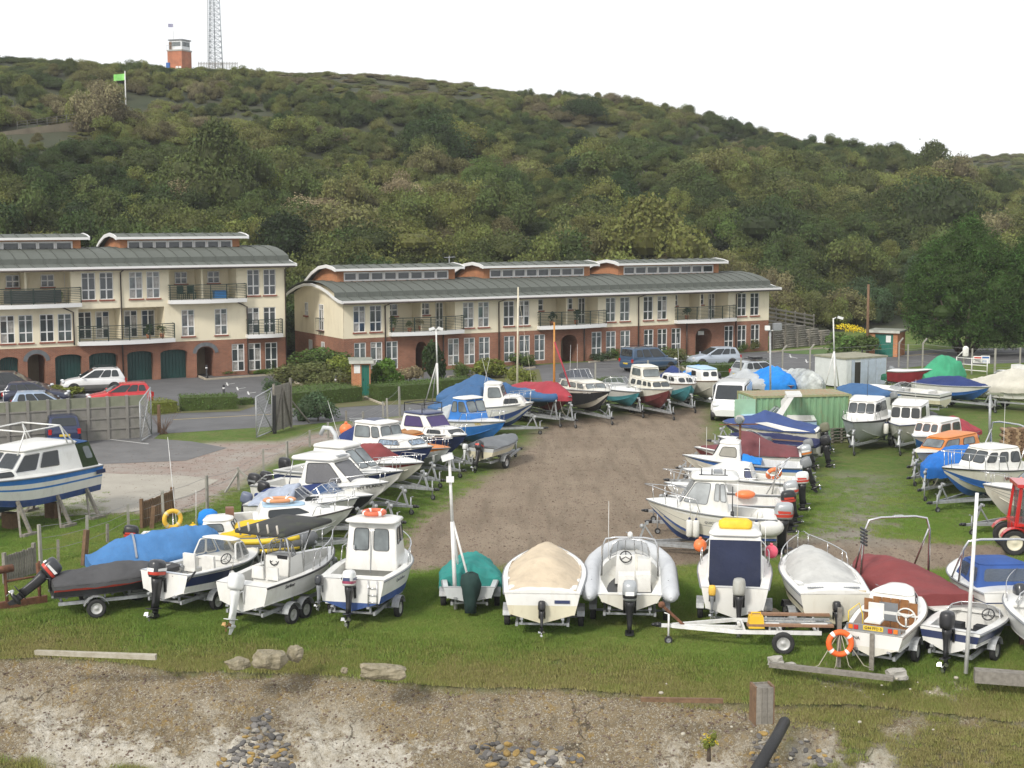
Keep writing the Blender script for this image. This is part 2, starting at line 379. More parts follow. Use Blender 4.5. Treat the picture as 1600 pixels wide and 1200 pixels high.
def ground_material(m):
 t = m.node_tree; L = t.links; p = t.nodes['Principled BSDF']; p.inputs['Roughness'].default_value = .95; p.inputs['Specular IOR Level'].default_value = .15
 tc = nd(t, 'TexCoord')
 def noise(sc, det=5, rg=.55, off=0):
  n = nd(t, 'TexNoise'); n.inputs['Scale'].default_value = sc; n.inputs['Detail'].default_value = det; n.inputs['Roughness'].default_value = rg
  mp = nd(t, 'Mapping'); mp.inputs['Location'].default_value = (off, off*2, off*.5)
  L.new(tc.outputs['Object'], mp.inputs[0]); L.new(mp.outputs[0], n.inputs['Vector']); return n.outputs[0]
 def rng_(s, a, b, lo=0, hi=1):
  r = nd(t, 'MapRange'); r.inputs[1].default_value = a; r.inputs[2].default_value = b; r.inputs[3].default_value = lo; r.inputs[4].default_value = hi
  L.new(s, r.inputs[0]); return r.outputs[0]
 def mix(f, a, b):
  x = nd(t, 'Mix', data_type='RGBA')
  for i, s in ((0, f), (6, a), (7, b)):
   if isinstance(s, tuple): x.inputs[i].default_value = (*s, 1)
   elif isinstance(s, float): x.inputs[i].default_value = s
   else: L.new(s, x.inputs[i])
  return x.outputs[2]
 def mul(a, b):
  x = nd(t, 'Math', operation='MULTIPLY'); L.new(a, x.inputs[0])
  if isinstance(b, float): x.inputs[1].default_value = b
  else: L.new(b, x.inputs[1])
  return x.outputs[0]
 def attr(n): a = nd(t, 'Attribute'); a.attribute_name = n; return a.outputs['Fac']
 gr = mix(rng_(noise(.35), .35, .65), (.085, .145, .026), (.125, .18, .042))
 gr = mix(rng_(noise(1.6, 8, .7, 3), .45, .7), gr, (.165, .16, .06))
 gr = mix(rng_(noise(7, 6, .7, 5), .5, .75, 0, .75), gr, (.04, .065, .018))
 gr = mix(rng_(noise(.16, 4, .6, 11), .52, .68, 0, .45), gr, (.13, .13, .05))
 dryc = mix(rng_(noise(3.5, 8, .7, 7), .4, .62), (.19, .165, .085), (.085, .11, .035))
 gr = mix(attr('dry'), gr, dryc)
 bare_c = mix(rng_(noise(6, 8, .75, 2), .42, .62), (.42, .38, .29), (.22, .185, .13))
 gr = mix(attr('bare'), gr, bare_c)
 vo = nd(t, 'TexVoronoi'); vo.inputs['Scale'].default_value = 16; L.new(tc.outputs['Object'], vo.inputs['Vector'])
 bw = nd(t, 'RGBToBW'); L.new(vo.outputs['Color'], bw.inputs[0])
 gv = mix(rng_(noise(.3, 6, .65, 4), .32, .68), (.205, .152, .108), (.31, .243, .178))
 gv = mix(rng_(bw.outputs[0], .15, .95, 0, .75), gv, mix(rng_(noise(22, 3, .6, 1), .35, .65), (.085, .066, .045), (.42, .36, .275)))
 gv = mix(rng_(noise(1.1, 7, .7, 9), .56, .75, 0, .5), gv, (.12, .1, .068))
 sn = nd(t, 'TexNoise'); sn.inputs['Scale'].default_value = 1.0; sn.inputs['Detail'].default_value = 8; sn.inputs['Roughness'].default_value = .65
 sm_ = nd(t, 'Mapping'); sm_.inputs['Scale'].default_value = (1.5, .16, 1); sm_.inputs['Rotation'].default_value = (0, 0, .3); L.new(tc.outputs['Object'], sm_.inputs[0]); L.new(sm_.outputs[0], sn.inputs['Vector'])
 gv = mix(rng_(sn.outputs[0], .48, .66, 0, .45), gv, (.125, .1, .07)); gv = mix(rng_(sn.outputs[0], .3, .46, .35, 0), gv, (.33, .275, .2))
 c = mix(attr('gravel'), gr, gv)
 tk = mix(rng_(noise(2.5, 7, .7, 14), .38, .64), (.2, .185, .15), (.29, .265, .22))
 c = mix(attr('track'), c, tk)
 rbc = mix(rng_(noise(.8, 7, .7, 6), .35, .65), (.3, .225, .19), (.36, .33, .29))
 c = mix(attr('rubble'), c, rbc)
 v2 = nd(t, 'TexVoronoi'); v2.inputs['Scale'].default_value = 17; L.new(tc.outputs['Object'], v2.inputs['Vector'])
 b2 = nd(t, 'RGBToBW'); L.new(v2.outputs['Color'], b2.inputs[0])
 rc = mix(rng_(noise(.7, 7, .7, 8), .35, .65), (.155, .122, .075), (.25, .2, .125))
 rc = mix(rng_(noise(2.4, 7, .75, 21), .52, .66, 0, .8), rc, (.26, .17, .045))
 rc = mix(rng_(b2.outputs[0], .35, .8, 0, .85), rc, mix(rng_(noise(30, 2, .5, 3), .4, .6), (.11, .09, .065), (.42, .38, .3)))
 pale = mul(rng_(noise(.38, 12, .76, 31), .475, .525), attr('paler'))
 rc = mix(pale, rc, mix(rng_(noise(5, 8, .7, 2), .35, .65), (.56, .53, .46), (.3, .265, .2)))
 rc = mix(rng_(noise(2.2, 10, .8, 17), .55, .68, 0, .85), rc, (.075, .062, .042))
 cr = nd(t, 'TexVoronoi'); cr.feature = 'DISTANCE_TO_EDGE'; cr.inputs['Scale'].default_value = .55; wp_ = nd(t, 'Mix', data_type='RGBA'); wp_.inputs[0].default_value = .45
 nc_ = nd(t, 'TexNoise'); nc_.inputs['Scale'].default_value = 2.5; nc_.inputs['Detail'].default_value = 6; L.new(tc.outputs['Object'], nc_.inputs['Vector']); L.new(tc.outputs['Object'], wp_.inputs[6]); L.new(nc_.outputs['Color'], wp_.inputs[7]); L.new(wp_.outputs[2], cr.inputs['Vector'])
 rc = mix(mul(rng_(cr.outputs['Distance'], .003, .014, .8, 0), rng_(noise(.45, 3, .5, 41), .52, .6)), rc, (.06, .05, .035))
 c = mix(attr('rev'), c, rc)
 L.new(c, p.inputs['Base Color'])
 bp = nd(t, 'Bump'); bp.inputs['Strength'].default_value = .8; bp.inputs['Distance'].default_value = .08
 L.new(noise(14, 6, .7, 2), bp.inputs['Height'])
 b3 = nd(t, 'Bump'); b3.inputs['Strength'].default_value = .5; b3.inputs['Distance'].default_value = .05
 L.new(vo.outputs['Distance'], b3.inputs['Height']); L.new(bp.outputs[0], b3.inputs['Normal']); L.new(b3.outputs[0], p.inputs['Normal'])
ground_material(gm)
def grid_objects():
 ny, nx = U.shape
 idx = np.arange(ny*nx).reshape(ny, nx)
 quads = np.stack([idx[:-1, :-1], idx[:-1, 1:], idx[1:, 1:], idx[1:, :-1]], -1).reshape(-1, 4)
 fm = lambda a: (a[:-1, :-1]+a[:-1, 1:]+a[1:, 1:]+a[1:, :-1]).reshape(-1)/4
 fr, fg, ft = fm(rv), np.maximum(fm(g), fm(rb)), fm(tr)
 dd = fm(YY-yrev(XX))
 cls = np.where(dd < .05, 1, np.where(fg > .5, 2, 0))
 d = -(YY-yrev(XX))
 paler = np.clip((d-.6)/1.3, 0, 1)
 for c, name in ((0, 'grass_ground'), (1, 'sloping_sea_bank'), (2, 'gravel_yard')):
  f = quads[cls == c]
  used, inv = np.unique(f, return_inverse=True); f = inv.reshape(-1, 4)
  co = np.stack([XX.ravel()[used], YY.ravel()[used], ZZ.ravel()[used]], -1)
  me = bpy.data.meshes.new(name); me.from_pydata(co.tolist(), [], f.tolist())
  for an, a in (('gravel', g), ('track', tr), ('rubble', rb), ('rev', rv), ('dry', dry), ('bare', bare), ('paler', paler)):
   at_ = me.attributes.new(an, 'FLOAT', 'POINT'); at_.data.foreach_set('value', a.ravel()[used].astype(np.float32))
  me.polygons.foreach_set('use_smooth', [True]*len(f)); me.materials.append(gm); me.update()
  o = link(name, me); o['kind'] = 'structure'
grid_objects()
# land far out to both sides and the beach below, one sheet to the horizon
mb = MB(); mb.add([(-1500, 20, -6.2), (1500, 20, -6.2), (1500, 2400, -6.2), (-1500, 2400, -6.2)], [(0, 1, 2, 3)])
o = mb.obj('distant_ground', mat('far_land', (.09, .1, .045), .95, c2=(.13, .12, .07), vs=.02)); o['kind'] = 'structure'
# hill
HILL = mat('scrub_soil', (.03, .04, .016), .95, c2=(.05, .05, .025), vs=.15, bump=.4, bs=2)
ss = np.arange(-190, 330, 4.0); qq = np.concatenate([np.arange(Q0-1, 60, 2.5), np.arange(60, 340, 5)])
S_, Q_ = np.meshgrid(ss, qq)
HX = PR.x+S_*EX-Q_*EY; HY = PR.y+S_*EY+Q_*EX; HZ = hill_z(HX, HY)-.05
idx = np.arange(S_.size).reshape(S_.shape)
me = bpy.data.meshes.new('hill')
me.from_pydata(np.stack([HX.ravel(), HY.ravel(), HZ.ravel()], -1).tolist(), [], np.stack([idx[:-1, :-1], idx[:-1, 1:], idx[1:, 1:], idx[1:, :-1]], -1).reshape(-1, 4).tolist())
me.polygons.foreach_set('use_smooth', [True]*len(me.polygons)); me.materials.append(HILL)
o = link('hill', me); o['kind'] = 'structure'
# road, parking courts, concrete apron
TARM = mat('tarmac', (.105, .105, .108), .85, var=.18, vs=.6, bump=.2, bs=60, stain=(.16, .155, .15), sstr=.5)
def sheet(name, px, z, m, kind='structure'):
 mb = MB(); P = [at(u, v) for u, v in px]; mb.add([(p.x, p.y, z) for p in P], [tuple(range(len(P)))])
 o = mb.obj(name, m)
 if kind: o['kind'] = kind
 return o
sheet('road', [(-300, 710), (-300, 585), (60, 588), (330, 583), (448, 582), (545, 588), (1200, 549), (1300, 545), (1330, 552), (1500, 545), (1800, 540), (1800, 560), (1440, 572), (1290, 590), (1150, 603), (960, 610),
               (860, 626), (650, 648), (470, 664), (250, 678), (235, 690), (0, 712)], .006, TARM)
sheet('tarmac_apron', [(-300, 712), (0, 706), (232, 685), (300, 690), (355, 700), (290, 720), (140, 726), (-300, 740)], .01, mat('old_tarmac', (.13, .128, .127), .9, var=.15, vs=.8, bump=.2, stain=(.2, .19, .18), sstr=.5))
sheet('concrete_apron', [(-300, 745), (60, 742), (160, 740), (290, 744), (342, 750), (300, 774), (210, 800), (120, 806), (-300, 812)], .012, mat('pale_concrete', (.34, .315, .265), .92, var=.1, vs=.7, bump=.2, stain=(.27, .25, .21), sstr=.6))
WLINE = mat('road_paint', (.62, .62, .6), .7, var=.12, vs=12); YLINE = mat('yellow_road_paint', (.55, .4, .1), .7, var=.15, vs=12)
def stripe(name, a, b, w, m, z=.0115):
 a, b = at(*a), at(*b); d = (b-a).normalized(); n = Vector((-d.y, d.x, 0))*w/2
 mb = MB(); mb.add([(p.x, p.y, z) for p in (a-n, b-n, b+n, a+n)], [(0, 1, 2, 3)])
 o = mb.obj(name, m); o['kind'] = 'structure'; return o
for a, b in (((353, 601), (367, 599)), ((369, 608), (384, 606)), ((386, 615), (400, 613)), ((1233, 557), (1246, 560)), ((1258, 565), (1268, 567)), ((1280, 572), (1290, 575))):
 stripe('parking_bay_mark', a, b, .1, WLINE)
 p = at((a[0]+b[0])/2, (a[1]+b[1])/2); stripe('parking_bay_mark', (a[0]+3, a[1]+2), (a[0]+1, a[1]-3), .1, WLINE, .0125)
stripe('kerb_line', (270, 656), (470, 645), .09, YLINE); stripe('edge_line', (130, 682), (232, 694), .1, WLINE, .016)
stripe('road_centre_line', (1415, 556), (1480, 551), .12, YLINE)
# ---------------------------------------------------------------- vegetation helpers
def leaf_mat(name, cols, var=.35, rough=.65, tintattr=False):
 m = bpy.data.materials.new(name); m.use_nodes = True; t = m.node_tree; L = t.links; p = t.nodes['Principled BSDF']
 p.inputs['Roughness'].default_value = rough; p.inputs['Specular IOR Level'].default_value = .25
 a = nd(t, 'Attribute'); a.attribute_name = 'shade'
 rmp = nd(t, 'ValToRGB'); e = rmp.color_ramp.elements
 n = len(cols)
 while len(e) < n: e.new(.5)
 for i, c in enumerate(cols): e[i].position = i/(n-1); e[i].color = (*c, 1)
 if tintattr:
  b = nd(t, 'Attribute'); b.attribute_name = 'tint'; b.attribute_type = 'INSTANCER'
  L.new(b.outputs['Fac'], rmp.inputs[0])
 else:
  oi = nd(t, 'ObjectInfo'); L.new(oi.outputs['Random'], rmp.inputs[0])
 hv = nd(t, 'HueSaturation'); r = nd(t, 'MapRange'); r.inputs[3].default_value = 1-var; r.inputs[4].default_value = 1+var*1.6
 L.new(a.outputs['Fac'], r.inputs[0]); L.new(r.outputs[0], hv.inputs['Value']); L.new(rmp.outputs[0], hv.inputs['Color'])
 h = nd(t, 'MapRange'); h.inputs[3].default_value = .47; h.inputs[4].default_value = .515
 L.new(a.outputs['Fac'], h.inputs[0]); L.new(h.outputs[0], hv.inputs['Hue'])
 L.new(hv.outputs[0], p.inputs['Base Color'])
 tl = nd(t, 'BsdfTranslucent'); L.new(hv.outputs[0], tl.inputs[0]); ms = nd(t, 'MixShader'); ms.inputs[0].default_value = .28
 o = t.nodes['Material Output']; L.new(p.outputs[0], ms.inputs[1]); L.new(tl.outputs[0], ms.inputs[2]); L.new(ms.outputs[0], o.inputs[0])
 return m
def leaves_mesh(name, pts, nrm, size, mats, shade=None, aspect=.6, droop=0, core=None):
 n = len(pts)
 a = nrg.normal(size=(n, 3)); a -= nrm*np.sum(a*nrm, 1, keepdims=True); a /= np.linalg.norm(a, axis=1, keepdims=True)+1e-9
 a[:, 2] -= droop; a /= np.linalg.norm(a, axis=1, keepdims=True)+1e-9
 b = np.cross(nrm, a); b /= np.linalg.norm(b, axis=1, keepdims=True)+1e-9
 sz = size*nrg.uniform(.6, 1.35, (n, 1)); w = sz*aspect*.5
 v = np.stack([pts-a*sz*.5, pts+b*w+nrm*sz*.08, pts+a*sz*.5, pts-b*w+nrm*sz*.08], 1).reshape(-1, 3)
 f = np.arange(n*4).reshape(n, 4)
 V = v.tolist(); F = f.tolist(); mi = [0]*n
 sh = np.repeat(shade if shade is not None else nrg.uniform(0, 1, n), 4).tolist()
 if core is not None:
  o = len(V); V += core[0]; F += [[i+o for i in q] for q in core[1]]; mi += [0]*len(core[1]); sh += [.3]*len(core[0])
 me = bpy.data.meshes.new(name); me.from_pydata(V, [], F)
 at_ = me.attributes.new('shade', 'FLOAT', 'POINT'); at_.data.foreach_set('value', np.array(sh, np.float32))
 for m in mats: me.materials.append(m)
 me.update(); return me
def sphere_pts(n):
 d = nrg.normal(size=(n, 3)); return d/np.linalg.norm(d, axis=1, keepdims=True)
def blob_core(lobes, k=.78, nu=9, nv=6):
 V, F = [], []
 for c, r in lobes:
  mb = MB(); mb.ell(c, tuple(np.array(r)*k), nu, nv); o = len(V); V += [list(x) for x in mb.v]; F += [[i+o for i in q] for q in mb.f]
 return V, F
def bush_points(rx, ry, h, nl, n, lob=.5, flat=.0, base=.05, fuzz=.16, jit=.55):
 lobes = []
 for i in range(nl):
  a = nrg.uniform(0, 2*math.pi); rr = math.sqrt(nrg.uniform(0, 1))*.72
  zz = nrg.uniform(.18, .8)*(1-.55*rr)
  s = nrg.uniform(.75, 1.2)*lob
  lobes.append((np.array((math.cos(a)*rr*rx, math.sin(a)*rr*ry, zz*h)), np.array((rx*s, ry*s, h*s*.62))))
 P, N, S = [], [], []
 per = n//nl
 for c, r in lobes:
  d = sphere_pts(per); d[:, 2] = np.where(d[:, 2] < -.35, -d[:, 2], d[:, 2])
  rad = 1.06-fuzz*nrg.uniform(0, 1, (per, 1))**1.3+np.maximum(0, nrg.normal(0, fuzz*.3, (per, 1)))
  p = c+d*r*rad
  nn = d/r; nn /= np.linalg.norm(nn, axis=1, keepdims=True)
  nn = nn+nrg.normal(size=nn.shape)*jit; nn /= np.linalg.norm(nn, axis=1, keepdims=True)
  P.append(p); N.append(nn)
  S.append(np.clip(nrg.normal(.5, .16, per)+nrg.normal(0, .14), 0, 1))
 P = np.concatenate(P); N = np.concatenate(N); S = np.concatenate(S)
 ok = P[:, 2] > base*h
 return P[ok], N[ok], S[ok], lobes
_pc = bpy.data.collections.new('instanced_shapes')
def instancer(name, pts, scale, rotz, idx, tint, protos, kind='stuff', tilt=None):
 c = bpy.data.collections.new(name+'_shapes')
 for i, me in enumerate(protos): c.objects.link(bpy.data.objects.new('shape_%02d' % i, me))
 me = bpy.data.meshes.new(name); me.from_pydata([tuple(p) for p in pts], [], [])
 n = len(pts)
 def A(nm, ty, vals, key='value'):
  a = me.attributes.new(nm, ty, 'POINT'); a.data.foreach_set(key, np.asarray(vals).ravel())
 A('sc', 'FLOAT_VECTOR', np.asarray(scale, np.float32), 'vector'); A('tint', 'FLOAT', np.asarray(tint, np.float32)); A('idx', 'INT', np.asarray(idx, np.int32))
 rot = np.zeros((n, 3), np.float32); rot[:, 2] = rotz
 if tilt is not None: rot[:, :2] = tilt
 A('rot', 'FLOAT_VECTOR', rot, 'vector')
 o = link(name, me); o['kind'] = kind
 g_ = bpy.data.node_groups.new(name+'_scatter', 'GeometryNodeTree')
 g_.interface.new_socket('Geometry', in_out='INPUT', socket_type='NodeSocketGeometry'); g_.interface.new_socket('Geometry', in_out='OUTPUT', socket_type='NodeSocketGeometry')
 N = g_.nodes; L = g_.links
 gi = N.new('NodeGroupInput'); go = N.new('NodeGroupOutput'); ip = N.new('GeometryNodeInstanceOnPoints'); ci = N.new('GeometryNodeCollectionInfo')
 ci.inputs['Collection'].default_value = c; ci.inputs['Separate Children'].default_value = True; ci.inputs['Reset Children'].default_value = True
 def na(nm, ty):
  a = N.new('GeometryNodeInputNamedAttribute'); a.data_type = ty; a.inputs[0].default_value = nm; return a.outputs[0]
 L.new(gi.outputs[0], ip.inputs['Points']); L.new(ci.outputs[0], ip.inputs['Instance']); ip.inputs['Pick Instance'].default_value = True
 L.new(na('idx', 'INT'), ip.inputs['Instance Index']); L.new(na('sc', 'FLOAT_VECTOR'), ip.inputs['Scale'])
 er = N.new('FunctionNodeEulerToRotation'); L.new(na('rot', 'FLOAT_VECTOR'), er.inputs[0]); L.new(er.outputs[0], ip.inputs['Rotation'])
 L.new(ip.outputs[0], go.inputs[0])
 md = o.modifiers.new('scatter', 'NODES'); md.node_group = g_
 return o
# ---------------------------------------------------------------- hillside scrub (one mass)
SCRUB = leaf_mat('scrub_leaves', [(.022, .038, .012), (.046, .07, .019), (.078, .098, .028), (.14, .155, .04), (.125, .112, .054), (.24, .21, .125)], var=.55, tintattr=True)
def scrub_proto(i):
 r = 1.0; tall = [1.0, 1.3, .85, 1.6, .75, 1.15, .95, 1.4][i]
 P, N, S, lb = bush_points(r, r, tall, 7+i, 5000, lob=(.5, .42, .55, .36)[i % 4], fuzz=(.3, .45, .35, .5)[i % 4], jit=.85)
 return leaves_mesh('scrub_bush', P, N, .062 if i % 3 else .075, [SCRUB], S, aspect=.62, core=blob_core(lb, .66))
protos = [scrub_proto(i) for i in range(8)]
WALL_A, WALL_B = hill_hit(-40, 214), hill_hit(152, 205)
FLAG_P = hill_hit(197, 178); TRK = [hill_hit(u, v) for u, v in ((306, 187), (322, 187), (338, 203))]
clear_pts = [(FLAG_P, 6, 3.5), (TRK[1], 5, 2.2), (TRK[2], 6, 2)]
def scatter_hill():
 P, SCL, RZ, IX, TI = [], [], [], [], []
 q = Q0+2.0
 wa, wb = WALL_A, WALL_B
 while q < QR+26:
  step = 2.15+1.1*min(1, q/150)
  s = -150.0
  while s < 300:
   a = s+nrg.uniform(-.5, .5)*step*1.5; b = q+nrg.uniform(-.5, .5)*step*1.5
   s += step*1.04
   X, Y = xy(a, b)
   if abs(X/Y) > .42: continue
   z = float(hill_z(X, Y)); bad = False
   for c, up, rr in clear_pts:
    if math.hypot(X-c.x, (Y-c.y)) < rr or (abs(X-c.x) < rr*.8 and -up*2 < Y-c.y < 0): bad = True
   base = 1.2+1.3*float(vnoise(a, b, 11, 3))**1.5
   if b < 110: base *= 1.0+.55*(1-b/110)
   sc = base*nrg.uniform(.65, 1.45)
   # keep the retaining wall in view
   tt = (X-wa.x)/(wb.x-wa.x)
   if -.1 < tt < 1.03:
    wy = wa.y+(wb.y-wa.y)*tt
    if wy-24 < Y < wy+3: sc *= .55 if Y < wy-10 else .32
    if wy-2.2 < Y < wy+2.0: bad = True
   if bad: continue
   if nrg.uniform() < .12 and 12 < b < 95: sc *= 1.6
   if b < 20: sc *= .7
   hz = sc*nrg.uniform(.75, 1.35)
   if b > 95: sc = min(sc, 2.4); hz = min(hz, 2.5)
   far = b > 150
   if far: sc = min(max(sc, 1.35), 2.1); hz = sc*nrg.uniform(.6, .85)
   n1 = float(vnoise(a, b, 26, 5)); n2 = float(vnoise(a, b, 9, 6))
   t = .02+.5*n1+.38*n2+nrg.normal(0, .16)+(.1 if b > 120 else -.05)
   P.append((X, Y, z-.3)); SCL.append((sc, sc*nrg.uniform(.85, 1.15), hz)); RZ.append(nrg.uniform(0, 6.28)); IX.append(int(nrg.choice([0, 2, 4, 6])) if far else nrg.integers(0, 8)); TI.append(min(.86, max(0, t)))
  q += step*.92
 return instancer('hillside_scrub', P, SCL, RZ, IX, TI, protos)
scatter_hill()
# ---------------------------------------------------------------- single trees and bushes that stand out
LEAFK = {
 'dark': leaf_mat('dark_green_leaves', [(.03, .056, .016), (.036, .062, .018)], .5),
 'mid': leaf_mat('mid_green_leaves', [(.075, .125, .028), (.09, .135, .032)], .5),
 'lime': leaf_mat('yellow_green_leaves', [(.15, .19, .032), (.17, .2, .04)], .45),
 'pale': leaf_mat('pale_brown_twigs', [(.25, .215, .12), (.27, .23, .135)], .45),
 'olive': leaf_mat('olive_leaves', [(.105, .125, .04), (.12, .13, .048)], .5),
 'hedge': leaf_mat('hedge_leaves', [(.07, .125, .026), (.085, .135, .034)], .55),
 'box': leaf_mat('grey_green_leaves', [(.055, .095, .042), (.065, .105, .05)], .5),
 'bright': leaf_mat('bright_green_leaves', [(.075, .155, .02), (.095, .165, .028)], .5),
 'cypress': leaf_mat('cypress_sprays', [(.042, .09, .016), (.05, .1, .02)], .6),
}
BARK = mat('bark', (.12, .09, .065), .9, c2=(.07, .05, .04), vs=6, bump=.5)
def trunk_mesh(h, r, spread, nlimb=5):
 mb = MB(); mb.tube([(0, 0, -.3), (.05*h*.2, 0, h*.35), (.02, .05, h*.7)], r, 8, r1=r*.45)
 for i in range(nlimb):
  a = 2*math.pi*i/nlimb+rng.uniform(-.4, .4); z0 = h*rng.uniform(.15, .45)
  mb.tube([(0, 0, z0), (math.cos(a)*spread*.5, math.sin(a)*spread*.5, z0+h*.22), (math.cos(a)*spread*.85, math.sin(a)*spread*.85, z0+h*.45)], r*.5, 6, r1=r*.15)
 return mb
_tree_cache = {}
def tree(name, label, base, w, h, kind, n=9000, nl=17, leaf=.062, cat='tree', group=None, trunk=True, lob=.42, variant=0):
 key = (kind, nl, n, variant, name)
 if key not in _tree_cache:
  P, N, S, lb = bush_points(1, 1, 2, nl, n, lob=lob, base=.08, fuzz=.3, jit=.75)
  _tree_cache[key] = leaves_mesh('crown', P, N, leaf, [LEAFK[kind]], S, aspect=.7, core=blob_core(lb, .5))
 t = thing(name, label, cat, base, rng.uniform(0, 6), group)
 c = link('crown' if trunk else 'foliage', _tree_cache[key], t); c.scale = (w/2, w/2, h/2)
 if trunk: trunk_mesh(h*.8, max(.08, h*.025), w*.4).obj('trunk', BARK, t)
 else: trunk_mesh(h*.5, .05, w*.3).obj('stem', BARK, t)
 return t
def hill_tree(u, vtop, vbase, wpx, kind, name, label, group=None, variant=0, **k):
 b = hill_hit(u, vbase); s = FPX/b.y
 return tree(name, label, (b.x, b.y, b.z-.4), wpx/s, (vbase-vtop)/s+.6, kind, group=group, variant=variant, **k)
HT = [
 (685, 170, 262, 118, 'dark', 'tree', 'tall dark green tree rising highest in the middle of the hillside'),
 (632, 262, 345, 84, 'pale', 'tree', 'pale leafless brown tree on the hillside above the middle of the long block'),
 (498, 298, 362, 128, 'pale', 'tree', 'broad pale brown leafless tree above the gap between the two blocks'),
 (298, 275, 335, 86, 'pale', 'bush', 'pale brown bush left of the grey brown bush above the left block'),
 (368, 282, 335, 60, 'pale', 'bush', 'grey brown twiggy bush above the right end of the left block'),
 (405, 255, 330, 90, 'lime', 'tree', 'yellow green tree on the hillside above the left block end'),
 (460, 178, 214, 100, 'mid', 'bush', 'light green wide bush high on the hillside below the mast'),
 (758, 235, 310, 78, 'mid', 'tree', 'mid green upright tree right of the tallest dark tree'),
 (908, 146, 186, 84, 'dark', 'bush', 'dark rounded thicket standing up from the hill skyline'),
 (975, 262, 330, 78, 'dark', 'tree', 'dark green tree above the right half of the long block'),
 (1075, 250, 300, 90, 'olive', 'bush', 'olive round bush on the slope above the right clerestory'),
 (935, 255, 285, 60, 'lime', 'bush', 'yellow green bush glowing on the hillside above the long block'),
 (1225, 268, 350, 100, 'olive', 'tree', 'olive green tree on the slope right of the long block'),
 (1130, 318, 395, 90, 'mid', 'tree', 'mid green tree right behind the right clerestory'),
 (860, 370, 410, 90, 'lime', 'bush', 'yellow green bush directly behind the long block roof'),
 (620, 375, 415, 110, 'olive', 'bush', 'olive bush directly behind the left clerestory of the long block'),
 (150, 290, 365, 110, 'dark', 'tree', 'dark green tree behind the left block roof'),
 (760, 372, 410, 70, 'mid', 'bush', 'green bush behind the middle clerestory of the long block'),
 (1330, 290, 345, 90, 'olive', 'bush', 'olive bush on the slope left of the big cypress'),
 (1275, 455, 512, 62, 'olive', 'bush', 'yellowing bush growing against the timber fence beside the long block'),
 (1240, 470, 500, 50, 'pale', 'bush', 'straw coloured bush at the top of the woven retaining wall'),
 (1440, 395, 470, 90, 'box', 'tree', 'grey green willow shrub left of the cypress'),
 (1355, 430, 500, 80, 'box', 'bush', 'grey green bush behind the telegraph pole'),
]
for i, (u, vt, vb, wp, k, nm, lb) in enumerate(HT): hill_tree(u, vt, vb, wp, k, nm, lb, group='trees and bushes standing out on the hillside', variant=i % 3)
# cypresses on the right
def cypress(label, px, w, h, lean=0, n=66000):
 b = at(*px)
 key = 'cyp'
 lobes, big = [], []
 for i in range(330):
  zf = nrg.uniform(.1, 1); a = nrg.uniform(0, 6.283); rad = (math.sin(math.pi*min(1, (zf*.86+.16)))**.75)*.84; rr = nrg.uniform(.8, 1.04) if i < 280 else nrg.uniform(.2, .6)
  q = np.array((math.cos(a)*rad*w/2*rr, math.sin(a)*rad*w/2*rr, zf*h*.92+.05*h)); s_ = nrg.uniform(.5, 1.3)
  lobes.append((q, np.array((w*.08, w*.08, h*.1))*s_))
  if i % 4 == 0: big.append((q*np.array((.8, .8, .97)), np.array((w*.17, w*.17, h*.13))))
 P, N, S = [], [], []
 per = n//330
 for c, r in lobes:
  d = sphere_pts(per); p = c+d*r*nrg.uniform(.7, 1.2, (per, 1)); nn = d+nrg.normal(size=d.shape)*.7+np.array((0, 0, .25)); nn /= np.linalg.norm(nn, axis=1, keepdims=True)
  P.append(p); N.append(nn); S.append(np.clip(nrg.normal(.45, .2, per)+nrg.normal(0, .16), 0, 1))
 P, N, S = map(np.concatenate, (P, N, S))
 ok = P[:, 2] > .05*h
 me = leaves_mesh('crown', P[ok], N[ok], .23, [LEAFK['cypress']], S[ok], aspect=.38, droop=.5, core=blob_core(big, .45, 8, 6))
 t = thing('cypress_tree', label, 'tree', b, 0, 'cypresses by the gate')
 link('crown', me, t)
 mb = MB()
 for i in range(9):
  a = 2*math.pi*i/9+.3; r0 = .25
  mb.tube([(math.cos(a)*r0, math.sin(a)*r0, -.2), (math.cos(a)*w*.16, math.sin(a)*w*.16, h*.16), (math.cos(a)*w*.3, math.sin(a)*w*.3, h*.42)], .2, 6, r1=.07)
 mb.obj('trunk', BARK, t)
 return t
cypress('huge dark green cypress with bare forking stems behind the boat yard gate', (1508, 553), 11.6, 10.9)
cypress('second dark cypress merging into the huge one at the picture edge', (1628, 556), 9.0, 10.9)
# grass tufts in the foreground
GRASS = leaf_mat('grass_blades', [(.12, .215, .034), (.18, .26, .052), (.27, .27, .09), (.33, .28, .14)], .35, tintattr=True)
def tuft_mesh(n, h, r):
 V, F, S = [], [], []
 for i in range(n):
  a = nrg.uniform(0, 6.283); d = math.sqrt(nrg.uniform(0, 1))*r; x, y = math.cos(a)*d, math.sin(a)*d
  hh = h*nrg.uniform(.5, 1.2); la = nrg.uniform(0, 6.283); ln = hh*nrg.uniform(.2, .8); wa = nrg.uniform(0, 3.14); w = .007+.004*nrg.uniform()
  o = len(V); wx, wy = math.cos(wa)*w, math.sin(wa)*w
  V += [(x-wx, y-wy, -.01), (x+wx, y+wy, -.01), (x+math.cos(la)*ln, y+math.sin(la)*ln, hh)]; F.append((o, o+1, o+2)); S += [nrg.uniform(.2, .9)]*3
 me = bpy.data.meshes.new('tuft'); me.from_pydata(V, [], F); a_ = me.attributes.new('shade', 'FLOAT', 'POINT'); a_.data.foreach_set('value', np.array(S, np.float32)); me.materials.append(GRASS); return me
tufts = [tuft_mesh(70, .045, .24), tuft_mesh(56, .075, .2), tuft_mesh(40, .12, .16)]
